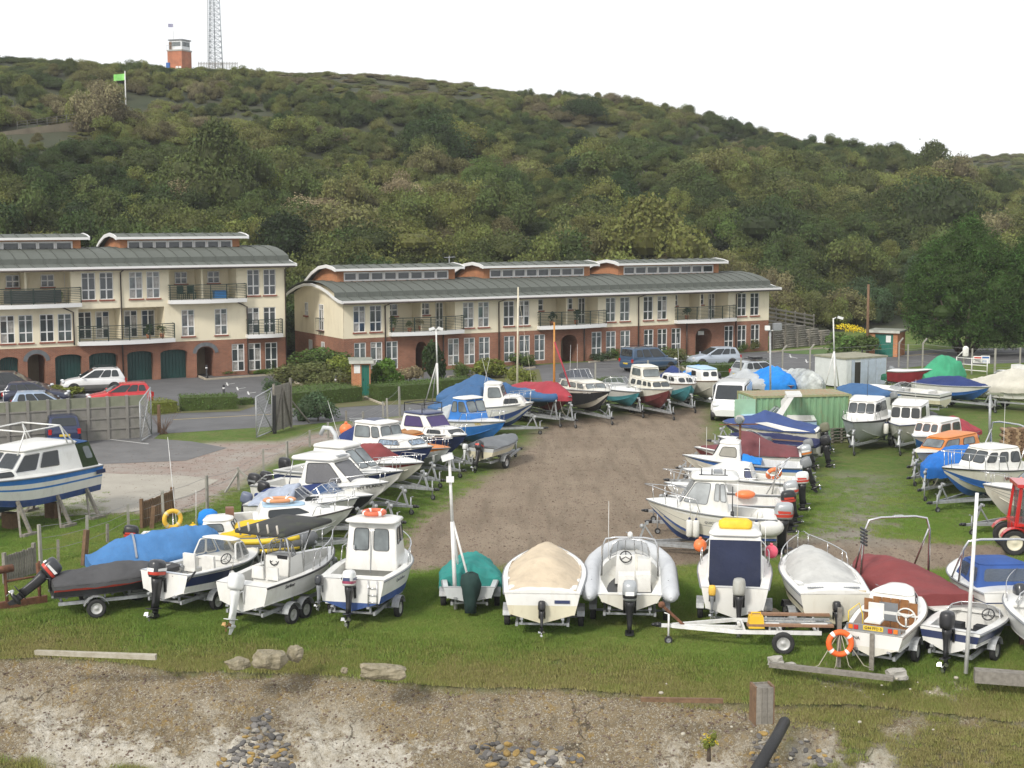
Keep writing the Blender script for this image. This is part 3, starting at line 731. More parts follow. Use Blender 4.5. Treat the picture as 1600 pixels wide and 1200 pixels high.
def scatter_grass():
 n = 150000
 Y = 34+nrg.uniform(0, 1, n)**1.6*34; X = nrg.uniform(-.37, .37, n)*Y
 g_, t_, r_, v_, d_, b_ = masks(X, Y)
 dd = Y-yrev(X)
 pr = (1-np.maximum.reduce([g_*1.1, t_, r_, v_*1.02, b_*.9])); pr = np.where(dd < 0, np.maximum(pr-.25, 0)*1.2, pr)
 keep = nrg.uniform(0, 1, n) < np.clip(pr, 0, 1)*.85
 keep &= nrg.uniform(0, 1, n) < np.clip((68-Y)/22, 0, 1)
 X, Y, d_, dd = X[keep], Y[keep], d_[keep], dd[keep]
 Z = ground_z(X, Y)
 slope = (dd < 2.2)
 idx = np.where(slope, nrg.integers(1, 3, len(X)), np.where(nrg.uniform(0, 1, len(X)) < .82, 0, 1))
 sc = nrg.uniform(.6, 1.15, len(X))
 tint = np.clip(.28+.42*d_+.5*(vnoise(X, Y, 2.4, 12)*.6+vnoise(X, Y, .8, 13)*.4-.5)+nrg.normal(0, .1, len(X)), 0, 1)
 instancer('grass_tufts', np.stack([X, Y, Z], -1), np.stack([sc]*3, -1), nrg.uniform(0, 6.28, len(X)), idx, tint, tufts)
scatter_grass()
# loose stones on the gravel and on the bank
STONES = leaf_mat('loose_stones', [(.1, .08, .055), (.2, .16, .115), (.3, .24, .17), (.42, .37, .29)], .3, .9, tintattr=True)
def stone_mesh(i):
 mb = MB(); mb.ell((0, 0, .1), (1, .8, .5), 6, 4); mb.v = [tuple(Vector(v)*(1+.3*mnoise.noise(Vector(v)*1.4+Vector((i*5, 0, 0))))) for v in mb.v]; mb.s = [False]*len(mb.s); return mb.mesh('stone', STONES)
def scatter_stones(name, n, y0, y1, smin, smax, bank_):
 Y = y0+nrg.uniform(0, 1, n)**(1 if bank_ else 1.5)*(y1-y0); X = nrg.uniform(-.37, .37, n)*Y
 g_, t_, r_, v_, d_, b_ = masks(X, Y); pr = (v_*np.clip(.35+vnoise(X, Y, 1.1, 33), 0, 1) if bank_ else np.maximum.reduce([g_, t_*.9, r_*.8]))
 keep = nrg.uniform(0, 1, n) < pr*.9; X, Y = X[keep], Y[keep]; k = len(X); sc = smin+(smax-smin)*nrg.uniform(0, 1, k)**3
 instancer(name, np.stack([X, Y, ground_z(X, Y)], -1), np.stack([sc]*3, -1), nrg.uniform(0, 6.28, k), nrg.integers(0, 3, k), np.clip(nrg.normal(.64, .2, k), 0, 1), [stone_mesh(i) for i in range(3)])
scatter_stones('bank_stones', 26000, 34.5, 43, .01, .05, True)
scatter_stones('gravel_stones', 60000, 43, 84, .014, .045, False)
# ---------------------------------------------------------------- apartment blocks
def brick_mat(name, c1, c2, mortar, scale=1.0):
 m = bpy.data.materials.new(name); m.use_nodes = True; t = m.node_tree; L = t.links; p = t.nodes['Principled BSDF']; p.inputs['Roughness'].default_value = .9
 tc = nd(t, 'TexCoord'); sx = nd(t, 'SeparateXYZ'); L.new(tc.outputs['Object'], sx.inputs[0])
 ad = nd(t, 'Math', operation='ADD'); L.new(sx.outputs[0], ad.inputs[0]); L.new(sx.outputs[1], ad.inputs[1])
 cb = nd(t, 'CombineXYZ'); L.new(ad.outputs[0], cb.inputs[0]); L.new(sx.outputs[2], cb.inputs[1])
 b = nd(t, 'TexBrick'); b.inputs['Scale'].default_value = scale; b.inputs['Mortar Size'].default_value = .008; b.inputs['Brick Width'].default_value = .225; b.inputs['Row Height'].default_value = .075
 b.inputs['Color1'].default_value = (*c1, 1); b.inputs['Color2'].default_value = (*c2, 1); b.inputs['Mortar'].default_value = (*mortar, 1); L.new(cb.outputs[0], b.inputs['Vector'])
 n = nd(t, 'TexNoise'); n.inputs['Scale'].default_value = .7; n.inputs['Detail'].default_value = 7; L.new(tc.outputs['Object'], n.inputs['Vector'])
 r = nd(t, 'MapRange'); r.inputs[1].default_value = .3; r.inputs[2].default_value = .7; r.inputs[3].default_value = .78; r.inputs[4].default_value = 1.18; L.new(n.outputs[0], r.inputs[0])
 h = nd(t, 'HueSaturation'); L.new(r.outputs[0], h.inputs['Value']); L.new(b.outputs['Color'], h.inputs['Color']); L.new(h.outputs[0], p.inputs['Base Color'])
 MATS[name] = m; return m
BRICK = brick_mat('red_brick', (.3, .115, .062), (.23, .085, .048), (.25, .2, .155))
BRICKO = brick_mat('orange_brick', (.5, .19, .07), (.42, .14, .055), (.4, .3, .2))
CREAM = mat('cream_render', (.77, .7, .53), .9, var=.05, vs=.5, bump=.08, bs=60, stain=(.52, .45, .31), sstr=.55)
UPVC = mat('white_window_frame', (.74, .74, .73), .4, var=.03)
FASC = mat('white_fascia', (.72, .72, .71), .5, var=.04, vs=.5, stain=(.5, .5, .47), sstr=.3)
ROOFM = mat('grey_standing_seam', (.115, .125, .11), .75, spec=.2, var=.1, vs=.5, stain=(.1, .11, .1), sstr=.5, rnd=.05)
ROOFD = mat('dark_roof_edge', (.095, .104, .092), .75, spec=.2, var=.12)
PIPE = mat('downpipe_brown', (.06, .045, .04), .5)
RAIL = mat('dark_green_railing', (.012, .03, .024), .5)
GDOOR = mat('green_garage_door', (.008, .05, .045), .5, var=.12, vs=1)
SILLM = mat('brick_sill', (.27, .09, .06), .9, var=.2, vs=8)
SHADE = mat('shaded_passage_plaster', (.3, .24, .16), .9)  # plaster colour darkened to stand for the shade inside the arches
LEAD = mat('lead_flashing', (.13, .14, .15), .7, var=.2)
GLASSG = mat('greenish_glass', (.1, .12, .12), .07, spec=.7, var=.5, vs=1.2)
CURTG = mat('curtained_pane', (.33, .32, .3), .12, spec=.6, var=.45, vs=5)
CURT = mat('curtain', (.55, .52, .48), .9, var=.1, vs=6)
class Block:
 def __init__(s, name, label, group, P0, P1):
  s.o = P0; s.L = (P1-P0).length; s.root = thing(name, label, 'apartment block', (P0.x, P0.y, 0), R(30), group); s._pane = {}
 def loc(s, u, v, yl=0.0):
  d = ray(u, v); n = Vector((-EY, EX, 0)); k = (n.dot(s.o)+yl)/n.dot(d); p = d*k
  return ((p.x-s.o.x)*EX+(p.y-s.o.y)*EY, p.z+CAM_H)
 def lx(s, u, v=500, yl=0.0): return s.loc(u, v, yl)[0]
def wall(mb, x0, x1, z0, z1, ops, y=0.0, dep=.14, mi=0, mr=None):
 xs = sorted({x0, x1, *[o[0] for o in ops], *[o[1] for o in ops]}); zs = sorted({z0, z1, *[o[2] for o in ops], *[o[3] for o in ops]})
 xs = [x for x in xs if x0 <= x <= x1]; zs = [z for z in zs if z0 <= z <= z1]
 for a, b in zip(xs, xs[1:]):
  for c, d in zip(zs, zs[1:]):
   mx, mz = (a+b)/2, (c+d)/2
   if any(o[0] < mx < o[1] and o[2] < mz < o[3] for o in ops): continue
   mb.add([(a, y, c), (b, y, c), (b, y, d), (a, y, d)], [(0, 1, 2, 3)], mi)
 for o in ops:
  a, b, c, d = o[:4]; e = y+(o[4] if len(o) > 4 else dep); r = mi if mr is None else mr
  mb.add([(a, y, c), (b, y, c), (b, y, d), (a, y, d), (a, e, c), (b, e, c), (b, e, d), (a, e, d)], [(0, 4, 5, 1), (1, 5, 6, 2), (2, 6, 7, 3), (3, 7, 4, 0)], r)
_wc = {}
def window(B, x, z0, z1, w=.95, y=.07, nx=2, tr=.36, sill=True, rz=0, px=None, glass=None, curtain=0):
 h = z1-z0; key = (round(w, 2), round(h, 2), nx, tr)
 if key not in _wc:
  f = .055 if tr else .11; mb = MB()
  mb.box((0, 0, f/2), (w, .07, f)); mb.box((0, 0, h-f/2), (w, .07, f))
  for sx in (-1, 1): mb.box((sx*(w/2-f/2), 0, h/2), (f, .07, h-2*f-.002))
  xs = [-w/2+f+(w-2*f)*i/nx for i in range(1, nx)]
  for x_ in xs: mb.box((x_, 0, h/2), (.085, .066, h-2*f-.004))
  zt = []
  if tr: zt = [h*tr]
  if tr and h > 1.5: zt.append(h*.8)
  for i, t in enumerate(zt): mb.box((0, 0, t), (w-2*f-.004, .062, .075 if i == 0 else .03))
  fr = mb.mesh('window_frame', UPVC); panes = []
  xe = [-w/2+f]+xs+[w/2-f]; ze = [f]+zt+[h-f]
  for a, b in zip(xe, xe[1:]):
   for c, d in zip(ze, ze[1:]):
    pm = MB(); pm.box(((a+b)/2, .012, (c+d)/2), (b-a-.004, .012, d-c-.004)); panes.append(pm)
  _wc[key] = (fr, [p.mesh('pane', GLASSB) for p in panes], [p.mesh('pane', GLASSL) for p in panes])
 fr, pd, pl = _wc[key]
 o = link('window', fr, B.root if hasattr(B, 'root') else B, (x, y, z0), rz=rz)
 r_ = rng.random()
 for i, pm in enumerate(pl if glass == 'pale' else pd):
  q = link('pane', pm, o)
  if h > 1.5 and (r_ < .35 and i % 2 == 0 or r_ > .85):
   q.material_slots[0].link = 'OBJECT'; q.material_slots[0].material = CURTG if r_ < .35 else GLASSG
 if sill:
  sk = ('sill', round(w, 2))
  if sk not in _wc: _wc[sk] = MB().box((0, -.08, -.055), (w+.12, .18, .1)).mesh('sill', SILLM)
  link('sill', _wc[sk], o)
 return o
def balcony(B, xa, xb, zf, proj=.95, rail_h=1.05, glassy=False):
 n = 14; ed = []
 for i in range(n+1):
  t = i/n; ed.append((xa+(xb-xa)*t, -(.5+(proj-.5)*math.sin(math.pi*t))))
 mb = MB(); top = [(x, y, zf) for x, y in ed]+[(xb, .0, zf), (xa, .0, zf)]; bot = [(p[0], p[1], zf-.27) for p in top]; m = len(top)
 mb.add(bot+top, [tuple(range(m, 2*m)), tuple(reversed(range(m)))]+[(i, (i+1) % m, m+(i+1) % m, m+i) for i in range(m)])
 s = mb.obj('balcony', FASC, B.root)
 r = MB(); e2 = [(x*(1-.0)+.04*(1 if i == 0 else -1 if i == n else 0), y+.05) for i, (x, y) in enumerate(ed)]
 path = [(e2[0][0], -.03)]+e2+[(e2[-1][0], -.03)]
 r.tube([(x, y, zf+rail_h) for x, y in path], .03, 5)
 for k in range(8): r.tube([(x, y, zf+.08+k*(rail_h-.12)/8) for x, y in path], .017, 4)
 for i in (0, 4, 7, 10, n): r.box((e2[i][0], e2[i][1], zf+rail_h/2), (.06, .06, rail_h))
 r.box((e2[2][0], e2[2][1], zf+rail_h/2), (.03, .03, rail_h)); r.box((e2[12][0], e2[12][1], zf+rail_h/2), (.03, .03, rail_h))
 if glassy:
  for i in range(3, 11): r.add([(e2[i][0], e2[i][1]+.02, zf+.1), (e2[i+1][0], e2[i+1][1]+.02, zf+.1), (e2[i+1][0], e2[i+1][1]+.02, zf+rail_h-.08), (e2[i][0], e2[i][1]+.02, zf+rail_h-.08)], [(0, 1, 2, 3)], 1)
 r.obj('railing', [RAIL, mat('bamboo_screen', (.07, .075, .07), .8, var=.25, vs=14)], s)
def roof(B, x0, x1, prof, barge, pw=.92, dz=0):
 n = max(1, round((x1-x0)/pw)); w = (x1-x0)/n
 mb = MB(); th = .05
 P = [(y, z+dz) for y, z in prof]
 up = [[(xx, y, z) for y, z in P] for xx in (0, w-.005)]; k = len(P)
 vs = up[0]+up[1]; fs = [(i, k+i, k+i+1, i+1) for i in range(k-1)]; mb.add(vs, fs, 0)
 mi = [0]*len(fs); mb.m = [1 if (i == 1) else 0 for i in range(k-1)]
 sw = .03; sv = []
 for xx, hh in ((0, .0), (0, .045), (sw, .045), (sw, 0)): sv.append([(xx, y, z+hh) for y, z in P])
 mb.loft([[sv[j][i] for j in range(4)] for i in range(k)], 1, sm=False)
 me = mb.mesh('roof_panel', [ROOFM, ROOFD])
 for i in range(n): link('roof_panel', me, B.root, (x0+i*w, 0, 0))
 y0, z0 = P[0]
 f = MB(); f.box(((x0+x1)/2, y0+.02, z0-.09), (x1-x0+.1, .06, .2)); f.obj('fascia', FASC, B.root)
 g = MB(); g.box(((x0+x1)/2, y0+.45, z0-.17), (x1-x0-.04, .8, .04)); g.obj('soffit', FASC, B.root)
 g = MB(); g.tube([(x0+.1, y0-.05, z0-.2), (x1-.1, y0-.05, z0-.2)], .06, 8); g.obj('gutter', PIPE, B.root)
 for xx, sg in ((x0-.03, -1), (x1+.03, 1)):
  b = MB(); rg = []
  for y, z in barge: rg.append([(xx-.04, y, z+dz), (xx+.04, y, z+dz), (xx+.04, y, z+dz-.2), (xx-.04, y, z+dz-.2)])
  b.loft(rg, sm=False); b.obj('barge_board', FASC, B.root)
def clerestory(B, x0, x1, dz=0, yf=3.6, nw=8, zs=(6.62, 7.3)):
 pr = [(yf-.75, 7.58), (yf-.1, 7.72), (yf+1.0, 7.82), (yf+2.4, 7.66), (yf+3.8, 7.2), (yf+5.2, 6.5), (yf+5.9, 6.05)]
 pr = [(y, z+dz) for y, z in pr]; a, b = zs[0]+dz, zs[1]+dz
 w = MB(); t = .55
 xa, xb = x0+t, x1-t; ww = (xb-xa)/nw
 ops = [(xa+i*ww+.001, xa+(i+1)*ww-.001, a, b) for i in range(nw)]
 wall(w, x0, x1, a-.5, b+.12, ops, yf)
 for xx in (x0, x1):
  pts = [(xx, yf, a-.5)]+[(xx, y, z-.1) for y, z in pr[2:]]+[(xx, pr[-1][0], a-.5)]
  w.add([(xx, yf, b+.12)]+pts[1:-1]+[(xx, pr[-1][0], a-1), (xx, yf, a-1)], [tuple(range(len(pts)+1))])
 cw = w.obj('clerestory_wall', BRICKO, B.root)
 n = max(1, round((x1-x0+.6)/.92)); X0, X1 = x0-.42, x1+.42; pw = (X1-X0)/n
 mb = MB(); k = len(pr); mb.add([(0, y, z) for y, z in pr]+[(pw-.004, y, z) for y, z in pr], [(i, k+i, k+i+1, i+1) for i in range(k-1)])
 mb.loft([[(0, y, z), (0, y, z+.05), (.035, y, z+.05), (.035, y, z)] for y, z in pr], 1, sm=False)
 me = mb.mesh('clerestory_roof_panel', [ROOFM, ROOFD])
 for i in range(n): link('clerestory_roof_panel', me, B.root, (X0+i*pw, 0, 0))
 f = MB(); f.box(((X0+X1)/2, pr[0][0], pr[0][1]-.08), (X1-X0+.06, .05, .17)); f.box(((X0+X1)/2, yf-.35, pr[0][1]-.14), (X1-X0-.1, .6, .03)); f.obj('fascia', FASC, B.root)
 for xx in (X0-.02, X1+.02):
  b_ = MB(); b_.loft([[(xx-.05, y, z+.05), (xx+.05, y, z+.05), (xx+.05, y, z-.2), (xx-.05, y, z-.2)] for y, z in pr], sm=False); b_.obj('barge_board', FASC, B.root)
 key = ('cl', round(ww, 2), round(b-a, 2))
 for i in range(nw): window(B, xa+(i+.5)*ww, a, b, ww-.004, yf+.05, nx=1, tr=0, sill=False)
def arch_fill(mb, a, b, z0, z1, y0, y1, n=10, mi=0):
 top = z1; pts = [(a+(b-a)*i/n, z0+(z1-.02-z0)*math.sqrt(max(0, 1-((2*i/n-1)**2)))) for i in range(n+1)]
 for (x, z), (x2, z2) in zip(pts, pts[1:]):
  mb.add([(x, y0, z), (x2, y0, z2), (x2, y0, top), (x, y0, top), (x, y1, z), (x2, y1, z2)], [(0, 1, 2, 3), (0, 4, 5, 1)], mi)
def downpipe(B, pts): MB().tube(pts, .05, 6).obj('downpipe', PIPE, B.root)
def gable(mb, x, y0, y1, z0, prof, mi, ops=(), flip=False):
 n = 16; ys_ = np.linspace(y0, y1, n+1); zt = np.interp(ys_, [p[0] for p in prof], [p[1] for p in prof])
 for i in range(n): mb.add([(x, ys_[i], z0), (x, ys_[i+1], z0), (x, ys_[i+1], zt[i+1]), (x, ys_[i], zt[i])], [(0, 1, 2, 3)], mi)
PROF = [(-.95, 5.42), (.42, 5.62), (.52, 5.98), (1.6, 6.3), (3.0, 6.55), (4.6, 6.66), (6.2, 6.58), (7.8, 6.3), (9.3, 5.85), (10.2, 5.45)]
BARGE = [(-.97, 5.44), (-.3, 5.5), (.5, 5.68), (1.6, 6.02), (3.0, 6.34), (4.6, 6.5), (6.2, 6.42), (7.8, 6.12), (9.3, 5.68), (10.25, 5.3)]
DEP = 9.4
def back_box(mb, L_, z0, z1, mi):
 mb.add([(0, DEP, z0), (L_, DEP, z0), (L_, DEP, z1), (0, DEP, z1)], [(1, 0, 3, 2)], mi)
# ---- long two-storey block
P0 = None
d_ = ray(537.5, 560); n_ = Vector((-EY, EX, 0)); P0 = d_*((n_.dot(PR))/n_.dot(d_)); P0.z = 0
RB = Block('apartment_block', 'long two storey block, cream over red brick, three clerestories on its curved grey roof', 'apartment blocks with curved roofs', P0, Vector((PR.x, PR.y, 0)))
Lr = RB.L; ZB = 2.63
z3x = lambda x: 450+x*.25625; z4x = lambda x: 820+x*.25625
ff = [RB.lx(z3x(x)) for x in (435, 535, 1100, 1193, 1347, 1440)]+[RB.lx(z4x(x)) for x in (523, 610, 752, 837, 1322, 1400)]
gf = [RB.lx(z3x(x), 550) for x in (440, 540, 635, 1010, 1107, 1198, 1350, 1443, 1535)]+[RB.lx(z4x(x), 550) for x in (438, 525, 612, 755, 838, 922, 1243, 1322, 1403)]
arch = [(RB.lx(z3x(778), 550), RB.lx(z3x(850), 550)), (RB.lx(z4x(220), 550), RB.lx(z4x(320), 550)), (RB.lx(z4x(1040), 540), RB.lx(z4x(1140), 540))]
logg = [(RB.lx(z3x(622)), RB.lx(z3x(1018))), (RB.lx(z4x(82)), RB.lx(z4x(445))), (RB.lx(z4x(917)), RB.lx(z4x(1238)))]
gw, fw = (.28, 2.3), (3.07, 4.99)
mb = MB(); ops = [(x-.475, x+.475, *gw) for x in gf]+[(a, b, -.1, 2.2, 2.2) for a, b in arch]
wall(mb, 0, Lr, -.1, ZB, ops)
for a, b in arch: arch_fill(mb, a, b, 1.6, 2.2, 0.001, 2.0)
gable(mb, 0, 0, DEP, -.1, [(0, ZB), (DEP, ZB)], 0); gable(mb, Lr, 0, DEP, -.1, [(0, ZB), (DEP, ZB)], 0); back_box(mb, Lr, -.1, ZB, 0)
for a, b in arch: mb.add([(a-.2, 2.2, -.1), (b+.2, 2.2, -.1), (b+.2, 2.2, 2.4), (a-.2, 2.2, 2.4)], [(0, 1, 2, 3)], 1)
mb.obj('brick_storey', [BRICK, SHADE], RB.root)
mb = MB(); ops = [(x-.475, x+.475, *fw) for x in ff]+[(a, b, 2.8, 5.15, 1.7) for a, b in logg]
wall(mb, 0, Lr, ZB, 5.3, ops, -.012)
pg = [(y, z-.05) for y, z in BARGE]
gable(mb, -.012, 0, DEP, ZB, pg, 0); gable(mb, Lr+.012, 0, DEP, ZB, pg, 0); back_box(mb, Lr, ZB, 5.4, 0)
for a, b in logg: mb.add([(a, 1.69, 2.8), (b, 1.69, 2.8), (b, 1.69, 5.15), (a, 1.69, 5.15)], [(0, 1, 2, 3)])
mb.obj('rendered_storey', CREAM, RB.root)
for i, x in enumerate(ff): window(RB, x, fw[0], fw[1], glass='pale' if i in (2, 3, 6, 7) else None)
for i, x in enumerate(gf): window(RB, x, gw[0], gw[1], sill=False, glass='pale' if i < 9 or i in (9, 10, 11) else None)
for k, (a, b) in enumerate(logg):
 w_ = b-a
 mbp = MB().box((a+w_*.5, .95, 3.98), (.12, 1.45, 2.3)); mbp.obj('partition', CREAM, RB.root)
 window(RB, a+w_*.17, 4.05, 4.95, .95, 1.64, tr=.5); window(RB, a+w_*.68, 4.05, 4.95, .8, 1.64, tr=.5)
 window(RB, a+w_*.91, 2.85, 4.95, .62, 1.64, sill=False)
 balcony(RB, a-.12, b+.55, 2.98)
for x in (590, 1283): xx = RB.lx(z3x(x)); downpipe(RB, [(xx+.35, -.75, 5.2), (xx, -.09, 4.95), (xx, -.09, 0)])
for x in (690, 1285): xx = RB.lx(z4x(x)); downpipe(RB, [(xx+.35, -.75, 5.2), (xx, -.09, 4.95), (xx, -.09, 0)])
for u in (692, 912, 1072): xx = RB.lx(u, 540); downpipe(RB, [(xx, -.09, 2.7), (xx, -.09, 0)])
roof(RB, -.5, Lr+.5, PROF, BARGE)
for a, b in ((538, 700), (766, 912), (975, 1114)):
 xa, xb = RB.lx(a, 432, 3.6), RB.lx(b, 428, 3.6); clerestory(RB, xa-.6, xb+.6)
# gable windows
for yl, z0, z1, w in ((6.9, 3.95, 4.95, .55), (4.0, 3.0, 4.95, .8), (6.2, .9, 2.15, .55), (3.8, .9, 2.15, .55)):
 window(RB, -.03, z0, z1, w, yl, rz=-math.pi/2)
jb = MB()
for k in range(6): jb.tube([(-.28, 3.5+k*.2, 2.75-.15*(k % 2)), (-.3, 3.5+k*.2, 3.9)], .016, 4)
jb.tube([(-.05, 3.5, 3.9), (-.3, 3.5, 3.9), (-.3, 4.5, 3.9), (-.05, 4.5, 3.9)], .025, 5); jb.tube([(-.05, 3.5, 2.95), (-.3, 3.5, 2.95), (-.3, 4.5, 2.95), (-.05, 4.5, 2.95)], .025, 5)
jb.obj('juliet_railing', RAIL, RB.root)
MB().box((RB.lx(1102, 520), .6, 1.75), (.62, .05, .34)).obj('name_plaque', mat('plaque_white', (.6, .6, .56), .5), RB.root)
ae = MB(); ax, az = RB.loc(702, 432, 6)
ae.tube([(ax, 6, 6.4), (ax, 6, 8.35)], .03, 5); ae.tube([(ax-.4, 6, 8.2), (ax+.5, 6, 8.25)], .018, 4)
for k in range(5): ae.tube([(ax-.35+k*.2, 5.8, 8.2), (ax-.35+k*.2, 6.2, 8.22)], .012, 4)
ae.obj('roof_aerial', GALV, RB.root)
# ---- three-storey block on the left
C1 = at(448, 582)
P0 = Vector((C1.x-26*EX, C1.y-26*EY, 0))
LB = Block('apartment_block', 'three storey block at the picture edge, cream over brick with dark green garage doors', 'apartment blocks with curved roofs', P0, Vector((C1.x, C1.y, 0)))
Ll = LB.L; zx = lambda x: x/3.478
top_w = [LB.lx(zx(x), 440) for x in (480, 578, 738, 832, 1377, 1465)]; mid_w = [LB.lx(zx(x), 510) for x in (40, 140, 255, 353, 1023, 1202, 1377, 1467)]
gr_w = [LB.lx(zx(x), 560) for x in (1295, 1385, 1475)]
gar = [(LB.lx(zx(a), 570), LB.lx(zx(b), 570)) for a, b in ((-140, -8), (-2, 103), (300, 447), (485, 640), (692, 834), (873, 1020))]
arl = [(LB.lx(zx(a), 570), LB.lx(zx(b), 570)) for a, b in ((150, 250), (1070, 1168))]
lt = [(LB.lx(-30, 450), LB.lx(zx(385), 450)), (LB.lx(zx(918), 440), LB.lx(zx(1285), 440))]; lm = [(LB.lx(zx(428), 510), LB.lx(zx(895), 510))]
mb = MB(); ops = [(x-.475, x+.475, .3, 2.28) for x in gr_w]+[(a, b, -.1, 2.1, .45) for a, b in gar]+[(a, b, -.1, 2.2, 2.2) for a, b in arl]
wall(mb, 0, Ll, -.1, ZB, ops)
for a, b in gar: arch_fill(mb, a, b, 1.86, 2.1, .001, .4)
for a, b in arl:
 arch_fill(mb, a, b, 1.7, 2.2, .001, 2.0)
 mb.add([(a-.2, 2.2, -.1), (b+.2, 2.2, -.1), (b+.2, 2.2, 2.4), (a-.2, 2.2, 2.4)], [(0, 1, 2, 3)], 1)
for x in (0, Ll): gable(mb, x, 0, DEP, -.1, [(0, ZB), (DEP, ZB)], 0)
back_box(mb, Ll, -.1, ZB, 0)
mb.obj('brick_storey', [BRICK, SHADE], LB.root)
for a, b in gar:
 g_ = MB()
 for k in range(8): g_.box((a+(b-a)*(k+.5)/8, .44+.006*(k % 2), 1.0), ((b-a)/8-.015, .04, 2.15))
 g_.obj('garage_door', GDOOR, LB.root)
for a, b in arl:
 pts = [((a+b)/2+((b-a)/2+.28)*math.cos(t), 1.75+.75*math.sin(t)) for t in np.linspace(0, math.pi, 13)]; q_ = [((a+b)/2+((b-a)/2+.02)*math.cos(t), 1.7+.52*math.sin(t)) for t in np.linspace(0, math.pi, 13)]
 m_ = MB(); m_.loft([[(x1, -.03, min(z1, 2.6)), (x2, -.03, z2), (x2, .02, z2), (x1, .02, min(z1, 2.6))] for (x1, z1), (x2, z2) in zip(pts, q_)], sm=False); m_.obj('arch_hood', LEAD, LB.root)
mb = MB(); ops = [(x-.475, x+.475, 2.99, 4.87) for x in mid_w]+[(x-.475, x+.475, 5.76, 7.63) for x in top_w]+[(a, b, 5.45, 7.8, 1.7) for a, b in lt]+[(a, b, 2.8, 5.15, 1.7) for a, b in lm]
wall(mb, 0, Ll, ZB, 8.0, ops, -.012)
DZ = 2.62
for x in (-.012, Ll+.012): gable(mb, x, 0, DEP, ZB, [(y, z-.05+DZ) for y, z in BARGE], 0)
back_box(mb, Ll, ZB, 8.0, 0)
for a, b in lt: mb.add([(a, 1.69, 5.45), (b, 1.69, 5.45), (b, 1.69, 7.8), (a, 1.69, 7.8)], [(0, 1, 2, 3)])
for a, b in lm: mb.add([(a, 1.69, 2.8), (b, 1.69, 2.8), (b, 1.69, 5.15), (a, 1.69, 5.15)], [(0, 1, 2, 3)])
mb.obj('rendered_storey', CREAM, LB.root)
for x in top_w: window(LB, x, 5.76, 7.63, glass='pale' if x > top_w[1] and x < top_w[4] else None)
for i, x in enumerate(mid_w): window(LB, x, 2.99, 4.87, glass='pale' if i in (4, 5) else None, sill=i < 6)
for x in gr_w: window(LB, x, .3, 2.28, sill=False)
for u, yy in ((68, 440), (258, 440), (983, 440), (1160, 440)): window(LB, LB.lx(zx(u), yy, 1.64), 6.65, 7.5, .9, 1.64, tr=.5)
window(LB, LB.lx(zx(1272), 440, 1.64), 5.5, 7.5, .62, 1.64, sill=False); window(LB, LB.lx(zx(375), 440, 1.64), 5.5, 7.5, .62, 1.64, sill=False)
for u in (460, 557, 710, 805): window(LB, LB.lx(zx(u), 510, 1.64), 2.95, 4.85, .95, 1.64, sill=False)
for a, b, z in ((*lt[0], 5.6), (*lt[1], 5.6), (*lm[0], 2.93)):
 balcony(LB, a-.12, b+.6, z, glassy=(a == lt[0][0]))
 MB().box(((a+b)/2, .95, z+1.1), (.14, 1.45, 2.1)).obj('partition', CREAM, LB.root)
balcony(LB, LB.lx(zx(1335), 510), LB.lx(zx(1525), 510), 2.95, .75)
for u in (655, 1548): xx = LB.lx(zx(u), 450); downpipe(LB, [(xx+.1, -.75, 7.85), (xx, -.09, 7.6), (xx, -.09, 0)])
for u in (398, 1342): xx = LB.lx(zx(u), 500); z = 5.3; downpipe(LB, [(xx-.7, -.09, z), (xx, -.09, z-.35), (xx, -.09, 2.7 if u < 1000 else .1)])
roof(LB, -.5, Ll+.5, PROF, BARGE, dz=DZ)
xa, xb = LB.lx(199, 380, 3.6), LB.lx(363, 378, 3.6); clerestory(LB, xa-.55, xb+.55, DZ-.2)
xb = LB.lx(113.6, 383, 3.6); clerestory(LB, xb-10.2, xb+.55, DZ-.2)
# things kept on the balconies (each stands on its own)
def plastic_chair(m):
 mb = MB(); mb.box((0, 0, .42), (.5, .48, .04)); mb.box((0, .24, .68), (.48, .04, .5), ry=0)
 for sx in (-1, 1):
  mb.box((sx*.25, 0, .62), (.05, .46, .04))
  for sy in (-1, 1): mb.box((sx*.23, sy*.21, .21), (.045, .045, .42))
 return mb.obj('garden_chair', m)
CHG = mat('dark_green_plastic', (.01, .045, .03), .45)
for i, (u, lb) in enumerate(((283, 'dark green plastic chair near the left rail of the upper right balcony'), (299, 'dark green plastic chair nearer the blue box on the upper right balcony'))):
 x = LB.lx(u, 455, .5); c = plastic_chair(CHG); p = LB.root.matrix_basis
 c.location = (LB.o.x+x*EX-.5*EY, LB.o.y+x*EY+.5*EX, 5.6); c.rotation_euler.z = R(30); tag(c, lb, 'chair', 'garden chairs on a balcony')
def on_block(B, u, v, yl, z):
 x = B.lx(u, v, yl); return Vector((B.o.x+x*EX-yl*EY, B.o.y+x*EY+yl*EX, z))
c = MB().box((0, 0, .25), (.9, .5, .5), taper=.95).box((0, 0, .52), (.95, .55, .05)).obj('storage_box', mat('blue_plastic', (.03, .2, .5), .4)); c.location = on_block(LB, 343, 458, .5, 5.6); c.rotation_euler.z = R(30); tag(c, 'blue plastic storage box behind the upper balcony railing', 'box')
def pot_plant(loc, label, h=.7, w=.6, kind='mid'):
 t = thing('potted_plant', label, 'potted plant', loc, rng.uniform(0, 6), 'plants on the balconies')
 P, N, S, lb = bush_points(1, 1, 2, 5, 260); f = link('foliage', leaves_mesh('foliage', P, N, .3, [LEAFK[kind]], S), t, (0, 0, .25)); f.scale = (w/2, w/2, h/2)
 MB().tube([(0, 0, 0), (0, 0, .3)], .13, 10, r1=.18).obj('pot', mat('terracotta', (.35, .14, .07), .8), t)
